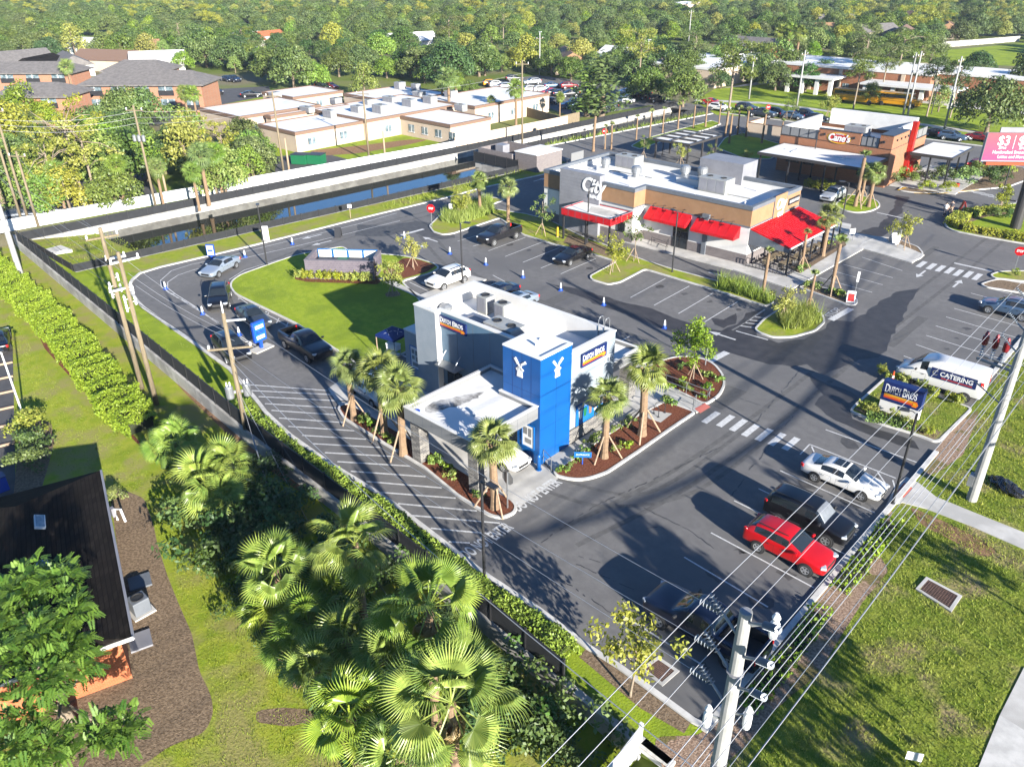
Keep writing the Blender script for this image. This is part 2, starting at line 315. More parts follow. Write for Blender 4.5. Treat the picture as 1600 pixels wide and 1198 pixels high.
LOTK = [(1099,1140),(1080,1130),(1011,1079),(961,1043),(915,1014),(839,956),(761,905),(726,879),(699,857),(612,790),(575,765),(510,725),(450,682),(412,646),(397,626),(375,600),(355,577),(300,537),(250,502),(222,482),(212,472),(203,458),(200,447),(204,438),(217,427),(250,417),(315,402),(400,382),(550,344),(700,308),(742,296),(852,272)]
LOTW = PP(LOTK)
ASPH = LOTW+[(-77.1, 97), (-89.3, 98.5), (-89.6, 105), (-84.6, 150), (-84, 152), (60, 152), (60, 118), (-9.6, 118), (-9.5, 60), (-9.5, 21.5)]
sheet('asphalt_lot', ASPH, 0, 'asphalt')
# verge and lawn strips inside the wall
sheet('verge', [(-101, 25.6)]+[(x, y+.25) for x, y in WALL[2:]]+[(-9.4, 19.3), (-9.4, 21.45)]+[(x, y) for x, y in LOTW[:26]]+[(-86.2, 30), (-86.3, 25.9)], -.008, 'turf')
sheet('pond_verge', [LOTW[i] for i in range(24, 32)]+[(-80.6, 89), (-82, 78.4), (-83.3, 63.7), (-84.8, 45.6), (-86.2, 28)], -.004, 'dry')
sheet('roadside_lawn', [(-9.4, 19), (-9.4, 118), (14, 118), (14, -36), (-7.5, -36), (-7.6, 19)], -.012, 'lawn2')
sheet('neighbour_lawn', [(-104.4, 25.5)]+[(x, y-.02) for x, y in WALL[1:]]+[(-10.7, -29), (-104.3, -29)], NB+.008, 'dry')
# kerbs -----------------------------------------------------------------
def ribbon(mb, line, w0, w1, z0, z1, m=0):
    """a strip of rectangular section along a line, from offset w0 to w1 on its left"""
    pts = [Vector(p[:2]) for p in line]; n = len(pts); L = []; Rr = []
    for i, p in enumerate(pts):
        e1 = (p-pts[i-1]).normalized() if i else None; e2 = (pts[i+1]-p).normalized() if i < n-1 else None
        e1 = e1 or e2; e2 = e2 or e1; nn = (Vector((-e1.y, e1.x))+Vector((-e2.y, e2.x))).normalized()
        k = 1/max(.6, nn.dot(Vector((-e1.y, e1.x)))); L.append(p+nn*w1*k); Rr.append(p+nn*w0*k)
    vs = [(*q, z) for q in L for z in (z0, z1)]+[(*q, z) for q in Rr for z in (z0, z1)]; o = 2*n; fs = []
    for i in range(n-1):
        a = 2*i; fs += [(a+1, a+3, o+a+3, o+a+1), (a, a+2, a+3, a+1), (o+a, o+a+1, o+a+3, o+a+2)]
    fs += [(0, 1, o+1, o), (2*n-2, o+2*n-2, o+2*n-1, 2*n-1)]
    mb.add(vs, fs, m); return mb
kb = MB()
ribbon(kb, LOTW, -.02, -.3, -.02, .10)
ribbon(kb, [(-89.6, 103), (-84.6, 150)], .02, .3, -.02, .12)
ribbon(kb, [(-9.5, 21.4), (-9.5, 50.0)], -.02, -.3, -.02, .12); ribbon(kb, [(-10, 63.2), (-10, 73.5)], -.02, -.3, -.02, .12)
ribbon(kb, [(-84, 152), (60, 152)], .02, .3, -.02, .12)
k_ = tag(kb.build('kerb', M_['kerb']), kind='structure')
def island(name, poly, surf, h=.13, kw=.17, sub=None, zs=None, kerb=True):
    """a raised kerbed island filled with one surface"""
    a = sum(poly[i][0]*poly[(i+1) % len(poly)][1]-poly[(i+1) % len(poly)][0]*poly[i][1] for i in range(len(poly)))
    if a < 0: poly = poly[::-1]
    ins = inset(poly, kw); n = len(poly)
    if kerb:
        mb = MB(); vs = [(*p, 0) for p in poly]+[(*p, h) for p in poly]+[(*p, h) for p in ins]+[(*p, 0) for p in ins]
        fs = []
        for i in range(n):
            j = (i+1) % n; fs += [(i, j, n+j, n+i), (n+i, n+j, 2*n+j, 2*n+i), (2*n+i, 2*n+j, 3*n+j, 3*n+i)]
        mb.add(vs, fs); tag(mb.build('island_kerb', M_['kerb']), kind='structure')
    return sheet(name, ins, (h-.03) if zs is None else zs, surf)
LAWN = [(359,449),(361,440),(375,430),(417,415),(460,400),(500,392),(535,386),(543,390),(545,396),(586,397),(627,400),(655,405),(680,413),(688,420),(672,429),(628,440),(655,467),(668,490),(650,545),(606,566),(560,570),(527,550),(462,507),(400,477),(366,460)]
island('lawn', rounded(PP(LAWN), .8), 'turf')
Z1 = .1
sheet('mulch_bed', rounded(PP([(632,404),(655,407),(682,416),(668,426),(626,438),(606,437),(598,425)]), .5), Z1+.004, 'mulch')
sheet('mulch_strip', rounded(PP([(462,428),(478,424),(590,434),(597,440),(590,446),(540,444),(480,442),(461,438)]), .3), Z1+.004, 'mulch')
sheet('mulch_ring', [(P(614,461).x+.75*math.cos(a*.5), P(614,461).y+.75*math.sin(a*.5)) for a in range(12)], Z1+.005, 'mulchb')
tag(MB().prism(PP([(590,437),(604,434),(657,462),(735,432),(760,438),(690,470),(672,492),(660,470)]), 0, .13).build('rear_sidewalk', M_['concrete']), kind='structure')
sheet('drive_lane', PP([(512,607),(528,596),(556,572),(606,566),(640,600),(700,560),(845,725),(866,738),(872,748),(812,792),(805,785),(727,739),(565,642),(547,632),(530,634)]), .006, 'concrete')
PALMI = PP([(527,640),(531,634),(547,631),(565,641),(647,689),(727,739),(800,781),(809,791),(806,803),(785,812),(765,808),(715,777),(660,731),(600,695),(536,655)])
island('mulch_bed', rounded(PALMI, .45), 'mulch')
# plaza and front beds
plaza = PP([(866,738),(895,717),(937,687),(1000,647),(1040,627),(1082,642),(1088,646),(1102,636),(1022,595),(985,575),(1005,560)])+[(-27.4, 44.5), (-30.6, 44.5), (-30.6, 33), (-27.5, 32)]
tag(MB().prism(plaza, 0, .13).build('plaza', M_['concrete']), kind='structure')
FRONT = PP([(864,737),(867,745),(885,750),(905,752),(925,749),(950,740),(999,707),(1050,671),(1087,646),(1080,642),(1040,627),(1000,647),(937,687),(895,717)])
island('mulch_bed', rounded(FRONT, .35, 3), 'mulch', h=.135)
sheet('bike_pad', PP([(1010,641),(1050,648),(1032,662),(996,650)]), .112, 'concrete')
TREEI = PP([(1102,635),(1125,620),(1134,602),(1131,587),(1118,571),(1102,562),(1075,557),(1050,559),(1010,572),(1022,594)])
island('mulch_bed', rounded(TREEI, .7), 'mulch', h=.135)
sheet('tactile_paving', PP([(1085,641),(1101,632),(1110,638),(1094,648)]), .138, 'terrac')
# islands on the barbecue restaurant's side
I1 = PP([(670,354),(676,363),(692,368),(708,366),(780,342),(815,367),(862,382),(922,397),(962,410),(921,432),(923,438),(950,446),(970,442),(1008,422),(1125,457),(1197,480),(1211,473),(1190,462),(1125,441),(1050,421),(1000,405),(955,387),(905,368),(860,345),(822,335),(800,332),(772,327),(770,320),(790,313),(770,309),(715,322),(690,334)])
island('grass_island', rounded(I1, .4, 3), 'dry')
sheet('mulch_patch', PP([(880,380),(922,394),(950,402),(960,394),(930,381),(888,368)]), Z1+.004, 'mulchb')
island('grass_island', rounded(PP([(1178,515),(1185,521),(1208,529),(1240,528),(1275,518),(1290,504),(1285,490),(1255,480),(1215,485),(1192,500)]), .6), 'dry')
tag(MB().prism([(-49.6,71.25),(-36,71.3),(-33,70.8),(-29.1,70.2),(-28.7,86.6),(-23.2,85.6),(-23.1,89.0),(-28.4,92),(-32.3,91.5),(-33.3,94.5),(-35.2,94.5),(-35.2,74.0),(-48.6,74.0),(-49.6,71.9)], 0, .13).build('restaurant_sidewalk', M_['concrete']), kind='structure')
sheet('mulch_bed', PP([(1232,421),(1250,429),(1322,385),(1318,374),(1290,382)]), .136, 'mulchb')
island('mulch_bed', rounded(PP([(1340,388),(1347,381),(1370,371),(1400,374),(1435,387),(1443,397),(1440,404),(1425,410),(1390,400),(1352,391)]), .5), 'mulchb', h=.14)
island('mulch_bed', rounded(PP([(1247,450),(1262,444),(1335,464),(1341,472),(1336,478),(1322,477)]), .4), 'mulchb', h=.14)
island('grass_island', rounded(PP([(1303,321),(1317,330),(1340,334),(1362,331),(1377,323),(1371,314),(1350,307),(1322,304)]), 1.2), 'turf')
BI = PP([(1474,349),(1482,341),(1500,331),(1540,324),(1582,319),(1640,312),(1760,330),(1800,420),(1700,398),(1600,382),(1530,370),(1490,362),(1478,356)])
island('grass_island', rounded(BI, 1.0), 'turf')
sheet('hedge_bed', rounded(PP([(1480,350),(1500,336),(1545,328),(1585,324),(1585,336),(1540,340),(1512,350),(1540,360),(1620,376),(1620,384),(1530,368),(1492,359)]), .6), Z1+.006, 'mulchb')
island('mulch_bed', rounded(PP([(1402,298),(1427,302),(1460,303),(1495,301),(1522,298),(1575,293),(1610,280),(1600,262),(1540,255),(1470,265),(1420,283)]), .8), 'mulchb')
tag(MB().prism([(-36.8,116),(-28.5,117),(-28.5,132),(-36.8,132)], 0, .14).build('patio_paving', M_['concrete']), kind='structure')
island('mulch_bed', rounded(PP([(1531,445),(1545,440),(1560,437),(1600,444),(1660,452),(1660,470),(1590,458),(1540,450)]), .5), 'mulchb')
island('grass_island', rounded(PP([(1546,430),(1560,425),(1600,424),(1660,430),(1660,446),(1600,441),(1552,436)]), .5), 'dry')
SIGNI = PP([(1327,644),(1331,637),(1380,593),(1388,590),(1412,602),(1440,612),(1500,632),(1520,640),(1470,690),(1460,692),(1432,681),(1375,664)])
island('sign_island', rounded(SIGNI, .5), 'lawn2')
sheet('mulch_patch', PP([(1334,641),(1345,636),(1440,664),(1470,676),(1458,688),(1432,677),(1375,660)]), Z1+.004, 'mulchb')
# nearby pavings to the right
tag(MB().prism(PP([(1383,792),(1393,772),(1402,757),(1416,745),(1436,755),(1462,776),(1520,800),(1600,832),(1700,872),(1690,895),(1600,858),(1520,823),(1448,795),(1410,785)]), -.02, .03).build('footpath', M_['concrete']), kind='structure')
island('palm_strip', rounded(PP([(985,229),(1002,219),(1060,203),(1112,189),(1128,194),(1108,202),(1040,220),(1000,234)]), .8), 'turf')
island('shaded_lawn', rounded(PP([(1120,232),(1132,216),(1160,208),(1205,222),(1228,228),(1205,250),(1160,248)]), 1.0), 'turf')
sheet('tactile_paving', PP([(1400,769),(1413,754),(1426,763),(1412,778)]), .035, 'terrac')
tag(MB().prism(PP([(1600,1042),(1563,1115),(1528,1200),(1480,1320),(1700,1320),(1760,1060)]), -.02, .02).build('roadside_walk', M_['concrete']), kind='structure')
sheet('roadside_walk_slab', PP([(1562,1117),(1640,1165),(1700,1320),(1480,1320),(1528,1200)]), .025, 'kerb')
sheet('street', [(3.4, -36), (13.9, -36), (13.9, 118), (3.4, 118)], -.006, 'asphalt')
sheet('wood_chip_strip', rounded(PP([(1095,1148),(1140,1100),(1205,1025),(1285,925),(1340,850),(1372,800),(1395,795),(1390,830),(1372,865),(1390,890),(1348,940),(1313,995),(1279,1053),(1238,1085),(1203,1115),(1160,1170),(1100,1215),(1040,1215),(1020,1150)]), .5), -.004, 'chips')
sheet('bare_patch', rounded(PP([(1420,790),(1470,812),(1520,835),(1560,860),(1540,872),(1480,840),(1440,820)]), .5), -.004, 'soil')
sheet('wood_chip_strip', rounded(PP([(1470,690),(1500,655),(1530,640),(1520,670),(1505,710),(1470,735),(1445,745),(1440,720)]), .4), -.004, 'chips')
sheet('mulch_strip', [(x-.1, y+.12) for x, y in PP([(915,1018),(961,1046),(1011,1082),(1080,1133),(1070,1150),(1000,1110),(905,1030)], 0)], .0, 'mulchb')
# neighbour's place
NP = lambda q: PP(q, NB)
sheet('mulch_bed', rounded(NP([(170,760),(190,764),(225,778),(240,820),(246,850),(262,900),(278,940),(300,990),(312,1050),(330,1085),(334,1115),(320,1145),(265,1165),(220,1198),(140,1230),(60,1230),(60,1100),(200,1050),(190,900)]), .5), NB+.014, 'mulchb')
sheet('mulch_bed', rounded(NP([(62,655),(80,660),(85,690),(75,730),(60,780),(20,790),(30,680)]), .5), NB+.014, 'mulchb')
sheet('neighbour_parking', NP([(8,520),(20,540),(22,640),(25,790),(-80,800),(-120,500)]), NB+.012, 'asphalt_new')
sheet('bare_patch', rounded(NP([(400,1110),(440,1105),(490,1108),(500,1125),(450,1135),(400,1128)]), .3), NB+.012, 'mulchb')
sheet('bare_patch', rounded(NP([(50,500),(75,540),(122,592),(180,650),(225,697),(235,715),(222,700),(175,655),(118,598),(70,545)]), .3), NB+.012, 'mulch')
sheet('bare_patch', rounded(NP([(180,487),(205,500),(300,602),(400,700),(480,760),(470,770),(390,712),(290,615),(190,505)]), .3), NB+.012, 'soil')
# ------------------------------------------------------------------ painted markings (part of the lot)
pm = MB()
def stripe(a, b, wd=.09, z=.006, w0=False):
    a = Vector((*a, 0)) if w0 else P(*a); b = Vector((*b, 0)) if w0 else P(*b); d = (b-a).xy.normalized(); n = Vector((-d.y, d.x))*wd/2
    pm.quad((a.x-n.x, a.y-n.y, z), (b.x-n.x, b.y-n.y, z), (b.x+n.x, b.y+n.y, z), (a.x+n.x, a.y+n.y, z))
for a, b in [((975,962),(1095,1037)),((1069,870),(1200,948)),((1111,832),(1272,918)),((1147,782),(1330,870)),((1185,763),(1338,836)),((1219,735),(1367,801)),((1290,671),(1432,722)),((1265,694),(1400,747)),((1265,694),(1250,710)),((1268,697),(1272,706)),
 ((1371,737),(1388,762)),((1395,750),(1400,768)),((1412,556),(1437,565)),((1431,538),(1600,598)),((1447,524),(1600,572)),((1462,509),(1600,552)),((1478,495),(1600,531)),((1491,482),(1600,512)),((1517,458),(1600,480)),((1533,447),(1600,465))]: stripe(a, b)
for a, b in [((715,377),(765,362)),((739,385),(790,368)),((763,392),(821,371)),((789,401),(848,378)),((817,410),(874,387)),((845,419),(884,403)),((876,428),(931,404)),((985,465),(1040,435)),((1022,477),(1077,447)),((1060,490),(1114,458)),((1101,503),(1153,471)),((1144,516),(1195,483)),
 ((1347,402),(1410,423)),((1317,413),(1395,434)),((1300,423),(1379,445)),((1281,434),(1363,457)),((826,468),(838,475)),((970,533),(984,525)),((1000,553),(1022,540)),((770,430),(800,446)),((640,441),(690,465))]: stripe(a, b)
for a, b in [((1144,516),(1195,484)),((1150,517),(1200,531)),((1157,509),(1178,512)),((1163,504),(1187,507)),((1170,500),(1190,502)),((1178,495),(1198,497))]: stripe(a, b, .14)
HL = [((375,600),(511,610)),((390,610),(520,616.5)),((404,619.5),(546,627)),((414,630.5),(531,637.5)),((424,641),(526,648)),((436,653),(536,660)),((450.5,666),(554,673)),((472,680),(572,686)),((489,693),(594,699)),((507.5,707),(615.5,713)),((527,721),(641,728)),((548,736),(665,744.5)),((572,752),(690,762)),((594,769),(712,778)),((622,786.5),(745,798)),((644,805),(781,817)),((673,825),(760,833)),((701,846),(734,848))]
for a, b in HL: stripe(a, b, .12)
for l in ([(620,333),(560,350),(470,372),(400,389),(340,405),(300,413),(268,423),(251,438),(252,448),(265,458),(300,477),(340,505),(400,540)],[(625,345),(560,361),(470,383),(400,399),(340,414),(305,421),(278,430),(262,441),(262,450),(275,460),(305,479),(345,508),(400,545)]):
    for a, b in zip(l[:-1], l[1:]): stripe(a, b, .09)
for a, b in [((265,458),(275,460)),((276,465),(285,468)),((288,472),(297,475)),((300,480),(308,481)),((312,487),(320,489)),((325,495),(333,498))]: stripe(a, b, .09)
l = [(372,464),(400,483),(430,498),(462,517),(480,528)]
for a, b in zip(l[:-1], l[1:]): stripe(a, b, .09)
for a, b in [((380,461),(372,468)),((406,480),(400,488)),((420,488),(416,496)),((436,497),(432,505)),((450,504),(446,513))]: stripe(a, b, .09)
l = [(366,440),(390,425),(430,413),(470,402),(520,390)]
for a, b in zip(l[:-1], l[1:]): stripe((a[0]-8,a[1]-3), (b[0]-8,b[1]-3), .09)
for u, v in [(1111,652),(1134,657.5),(1154,664),(1173,672),(1194,679),(1214,686),(1236,693)]:
    c = P(u, v); stripe((c.x, c.y-.95), (c.x, c.y+.95), .45, w0=True)
for u, v in [(960,852),(1022,865),(1078,878),(1135,890),(1190,905),(1252,915),(1308,930)]:
    c = P(1200+u/4, 200+v/4); stripe((c.x, c.y-1.1), (c.x, c.y+1.1), .5, w0=True)
for u, v in [(1524,300),(1536,303),(1548,306),(1560,309),(1572,312),(1584,314)]:
    c = P(u, v); stripe((c.x-1.2, c.y), (c.x+1.2, c.y), .6, w0=True)
stripe((1491,411),(1550,424), .35); stripe((1298,500),(1330,482), .6); stripe((1108,565),(1136,550), .6); stripe((625,368),(662,358), .45); stripe((1370,332),(1415,342), .25); stripe((664,562),(680,570), .5)
def arrow(u, v, ang, L=2.6, wd=.75, bend=0):
    c = P(u, v); a = R(ang); X = Vector((math.cos(a), math.sin(a))); Y = Vector((-X.y, X.x)); q = lambda x, y: (c.x+X.x*x+Y.x*y, c.y+X.y*x+Y.y*y, .0065)
    pm.add([q(-L/2,-.1), q(L*.12,-.1), q(L*.12,.1), q(-L/2,.1)], [(0,1,2,3)]); pm.add([q(L*.12,-wd/2), q(L/2,0), q(L*.12,wd/2)], [(0,1,2)])
    if bend: pm.add([q(-L/2,-.1), q(-L/2-.9,-.9*bend-.1), q(-L/2-.9,-.9*bend+.12), q(-L/2,.1)], [(0,1,2,3)])
for a in [(1125,430,0),(1439,428,-90),(1496,443,90),(1128,524,180),(672,374,180),(655,383,0),(487,370,-95),(502,380,-95),(843,281,90),(640,560,0)]: arrow(*a)
tag(pm.build('road_markings', M_['paint']), kind='structure')
for s, c, wd in (('DO NOT ENTER', (839, 772.5), 3.9), ('DO NOT ENTER', (761, 844), 3.6)):
    o = lettering(s, 1.15, P(*c, .008), (0, 1, 0), (-1, 0, 0), M_['paint'], None, ext=.001, bold=.03, fitw=wd, yscale=1.0, name='road_lettering'); tag(o, kind='structure')
o = lettering('STOP', .9, P(1302, 488, .008), (0, 1, 0), (-1, 0, 0), M_['paint'], None, ext=.001, fitw=2.4, name='road_lettering'); tag(o, kind='structure')
# wet runs and stains on the asphalt
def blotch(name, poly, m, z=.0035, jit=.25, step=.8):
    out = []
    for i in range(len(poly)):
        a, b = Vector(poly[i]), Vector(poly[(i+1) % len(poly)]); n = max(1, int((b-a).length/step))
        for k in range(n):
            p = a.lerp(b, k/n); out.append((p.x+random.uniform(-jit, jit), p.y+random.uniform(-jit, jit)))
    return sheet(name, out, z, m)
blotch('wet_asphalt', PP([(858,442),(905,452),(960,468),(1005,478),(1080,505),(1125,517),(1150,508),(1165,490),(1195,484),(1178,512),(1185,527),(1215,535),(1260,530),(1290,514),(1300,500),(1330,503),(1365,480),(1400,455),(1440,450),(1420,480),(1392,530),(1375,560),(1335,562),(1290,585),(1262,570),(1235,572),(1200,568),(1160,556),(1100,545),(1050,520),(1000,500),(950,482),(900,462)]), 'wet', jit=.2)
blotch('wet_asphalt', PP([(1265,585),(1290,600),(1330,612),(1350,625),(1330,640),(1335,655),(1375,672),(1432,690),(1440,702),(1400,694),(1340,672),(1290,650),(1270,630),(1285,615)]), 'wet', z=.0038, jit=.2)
blotch('wet_asphalt', PP([(560,352),(610,352),(650,345),(690,350),(715,372),(680,374),(640,362),(600,370),(560,368)]), 'stain', jit=.35)
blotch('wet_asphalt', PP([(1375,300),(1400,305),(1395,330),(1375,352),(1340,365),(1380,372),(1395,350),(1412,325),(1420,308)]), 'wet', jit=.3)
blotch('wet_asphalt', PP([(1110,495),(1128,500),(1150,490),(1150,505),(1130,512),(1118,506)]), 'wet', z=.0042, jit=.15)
_dz = [.0012]
def crack(l):
    mb = MB(); pts = []
    for a, b in zip(l[:-1], l[1:]):
        A, B = P(*a, .0045), P(*b, .0045); n = max(2, int((B-A).length/.25))
        pts += [A.lerp(B, k/n)+Vector((random.uniform(-.06,.06), random.uniform(-.06,.06), 0)) for k in range(n)]
    for a, b in zip(pts[:-1], pts[1:]):
        if random.random() < .75:
            d = (b-a).xy.normalized(); n = Vector((-d.y, d.x, 0))*random.uniform(.012,.035); mb.quad(a-n, b-n, b+n, a+n)
    tag(mb.build('asphalt_crack', M_['black']), kind='structure')
crack([(1240,650),(1222,668),(1200,700),(1170,735),(1150,765),(1138,778)]); crack([(1010,825),(1035,822)]); crack([(905,868),(945,880)]); crack([(560,398),(600,406),(640,402)]); crack([(250,470),(270,480)])
def track(pts, wd, m='track', z=.0025, n=6):
    P_ = [Vector(p) for p in pts]; out = []
    for i in range(len(P_)-1):
        p0, p1, p2, p3 = P_[max(0, i-1)], P_[i], P_[i+1], P_[min(len(P_)-1, i+2)]
        for k in range(n): t = k/n; out.append(tuple(.5*((2*p1)+(p2-p0)*t+(2*p0-5*p1+4*p2-p3)*t*t+(3*p1-p0-3*p2+p3)*t**3)))
    out.append(tuple(P_[-1])); mb = MB(); _dz[0] += .00008; z = _dz[0]; ribbon(mb, out, -wd/2, wd/2, z-.00005, z); tag(mb.build('tyre_track', M_[m]), kind='structure')
M_['track'] = mk('worn_track', (.062,.060,.058), (.088,.085,.082), sc=1.8, rough=.85, bump=.3, bsc=40, bdist=.01); M_['patch'] = mk('asphalt_patch', (.066,.064,.063), (.08,.078,.076), sc=3, rough=.9, bump=.4, bsc=35, bdist=.012)
for dx in (0, 1.7): track([(-22.4+dx, 27), (-20.8+dx, 36), (-20.2+dx, 50), (-20.3+dx, 66), (-20+dx, 90), (-20+dx, 112)], .35); track([(-38, 49.5+dx), (-52, 50.5+dx), (-60, 53+dx), (-70, 58+dx)], .4)
for dy in (0, 1.6): track([(-25.5, 29.6+dy), (-21.5, 31+dy), (-18.5-dy, 36), (-18.2-dy, 46)], .3); track([(-56, 30.2+dy), (-64+.3*dy, 31.4+dy), (-70+dy, 34), (-74+dy, 41), (-76+dy, 55), (-75+dy, 70)], .35, z=.003); track([(-27, 50.5+dy), (-36, 50+dy), (-46, 50.5+dy)], .35, z=.003)
for x0, x1, y0, y1 in ((-24,-22.3,45.5,49),(-18,-17.1,64,72),(-60,-57.5,27.5,28.6),(-45,-43.8,52,57),(-23.5,-22.8,86,93)): blotch('asphalt_patch', [(x0,y0),(x1,y0),(x1,y1),(x0,y1)], 'patch', z=.0022, jit=.05, step=2)
random.seed(8)
for y in (24.4, 27.2, 30, 32.6, 35.3, 38, 41, 44.6, 47.2, 58.5, 61.5, 64, 66.6, 69.2, 72, 77, 80):
    for x in (-11.2, -13.9):
        r_ = random.uniform(.18, .5); blotch('oil_stain', [(x+r_*math.cos(a)*1.3, y+random.uniform(-.2,.2)+r_*math.sin(a)) for a in np.arange(0, 6.28, .7)], 'stain', z=.0028, jit=.1, step=.4)
for x in (-44.5, -47.3, -53, -55.8, -58.6, -30.5, -33.4, -36.2, -39):
    y = 62 if x < -42 else 62.5; r_ = random.uniform(.2, .5); blotch('oil_stain', [(x+r_*math.cos(a), y+r_*1.3*math.sin(a)) for a in np.arange(0, 6.28, .7)], 'stain', z=.0028, jit=.1, step=.4)
crack([(1330,480),(1290,520),(1240,590),(1180,660)]); crack([(640,430),(560,410)]); crack([(985,560),(940,540),(880,520)]); crack([(1150,620),(1210,640)]); crack([(1120,700),(1040,740),(930,790),(840,850)]); crack([(700,360),(640,380),(590,392)]); crack([(1420,520),(1330,560)]); crack([(870,900),(960,960),(1000,1010)]);
y_ = MB()
for l_ in ([(1403,297),(1412,294),(1422,290)], [(1428,301.5),(1460,302.5),(1500,300.5)], [(1500,299),(1518,297.5),(1530,296.5)]): ribbon(y_, PP(l_, .13), -.12, .12, .125, .137)
tag(y_.build('yellow_kerb', M_['yellow']), kind='structure'); crack([(900,880),(1010,930)]); crack([(1000,790),(1080,830),(1120,860)])
# ------------------------------------------------------------------ pond
tag(MB().flat([(-103, 25), (-98, 96), (-95, 156), (-88, 156), (-90, 87), (-80.5, 87), (-82, 60), (-85, 25)], -.92).build('pond_water', M_['water']), kind='structure')
mb = MB(); n = len(PONDH)
mb.add([(-101.2,26.2,-.03),(-86.4,25.6,-.03),(-85.6,34,-.25),(-86.5,39.5,-1.3),(-92,37,-1.3),(-97,36.5,-1.3),(-100.6,36,-1.25)], [(0,1,2,3,4,5,6)])
tag(mb.build('pond_bank', M_['dry']), kind='structure')
pw = thing('pond_wall', 'pale concrete wall around the long retention pond', 'wall', (-91, 88.3, -1.15))
mb = MB(); lp = [(p[0], p[1]) for p in PONDH]+[PONDH[0]]
ribbon(mb, lp[0:3], .0, .35, -2.2, .02); ribbon(mb, lp[3:6][::1], .0, .35, -2.2, .02); ribbon(mb, lp[5:8], .0, .35, -2.2, -.0); mb.build('wall', M_['wallc'], pw)
# ------------------------------------------------------------------ buildings
def PY(u, v, y):
    d = _rt*((u-800)/FPX) - _u2*((v-599)/FPX) + _fw; t = y/d.y; return Vector((d.x*t, y, CAM_H+d.z*t))
def PX(u, v, x):
    d = _rt*((u-800)/FPX) - _u2*((v-599)/FPX) + _fw; t = x/d.x; return Vector((x, d.y*t, CAM_H+d.z*t))
def ring(mb, poly, th, z0, z1, m=0, out=0):
    a = sum(poly[i][0]*poly[(i+1) % len(poly)][1]-poly[(i+1) % len(poly)][0]*poly[i][1] for i in range(len(poly)))
    if a < 0: poly = poly[::-1]
    o = inset(poly, -out) if out else poly; ins = inset(poly, th); n = len(poly)
    vs = [(*p, z0) for p in o]+[(*p, z1) for p in o]+[(*p, z1) for p in ins]+[(*p, z0) for p in ins]; fs = []
    for i in range(n):
        j = (i+1) % n; fs += [(i, j, n+j, n+i), (n+i, n+j, 2*n+j, 2*n+i), (2*n+i, 2*n+j, 3*n+j, 3*n+i), (3*n+i, 3*n+j, j, i)]
    mb.add(vs, fs, m); return mb
def rect(x0, x1, y0, y1): return [(x0, y0), (x1, y0), (x1, y1), (x0, y1)]
def ringp(name, poly, th, z0, z1, m, par, out=0, seams=(), sm='dgrey'):
    mb = ring(MB(), poly, th, z0, z1, 0, out)
    for b in seams: mb.box(*b, 1)
    return mb.build(name, [M_[m], M_[sm]] if seams else M_[m], par)
def part(name, m, par, *boxes, bev=0):
    if len(boxes) > 1 and name not in ('panel_seam', 'groove', 'frame', 'grille', 'seam', 'door_frame'): return [part(name, m, par, b, bev=bev) for b in boxes][0]
    mb = MB()
    for b in boxes: mb.box(*b)
    return mb.build(name, M_[m], par, bev=bev)
def hvac(par_label, x, y, z, sx, sy, sz, fans=2, label=None, rz=0):
    t = thing('rooftop_unit', label, 'air conditioner', (x, y, z), rz)
    mb = MB(); mb.box(-sx/2, -sy/2, .12, sx/2, sy/2, sz); mb.box(-sx/2+.05, -sy/2+.05, 0, sx/2-.05, sy/2-.05, .12)
    mb.build('housing', M_['steel'], t, bev=.03, world=False)
    for k in range(fans):
        f = MB(); f.lathe([(.32, 0), (.32, .06), (.26, .06), (.26, .01)], (-sx/2+sx*(k+.5)/fans, 0, sz), 14); f.build('fan', M_['fan'], t, world=False)
    v = MB(); n = 5
    for k in range(n): v.box(sx/2+.003, -sy/2+.1, .25+k*(sz-.4)/n, sx/2+.02, sy/2-.1, .25+(k+.55)*(sz-.4)/n)
    for k in range(3): v.box(-sx/2+.1+k*(sx-.2)/3, -sy/2-.018, .2, -sx/2+.1+(k+.9)*(sx-.2)/3, -sy/2-.003, sz-.1)
    v.build('grille', M_['mgrey'], t, world=False); return t
def framed(par, name, c, xd, w_, h_, frame, face, fr=.07, th=.06, parts=None):
    """a framed panel at world centre c; xd = direction along the wall, normal = xd x z"""
    X = Vector(xd); Z = Vector((0, 0, 1)); N = X.cross(Z); c = Vector(c)
    M = Matrix(((X.x, N.x, 0, c.x), (X.y, N.y, 0, c.y), (0, 0, 1, c.z), (0, 0, 0, 1)))
    f = MB()
    for sx, sz, w2, h2 in ((0, h_/2-fr/2, w_, fr), (0, -h_/2+fr/2, w_, fr), (-w_/2+fr/2, 0, fr, h_-2*fr), (w_/2-fr/2, 0, fr, h_-2*fr)): f.ob(M @ Matrix.Translation((sx, th/2, sz)), w2, th, h2)
    fo = f.build(name, M_[frame], par)
    g = MB(); g.ob(M @ Matrix.Translation((0, th*.35, 0)), w_-2*fr+.002, th*.5, h_-2*fr+.002); g.build('panel', M_[face], fo); return fo, M
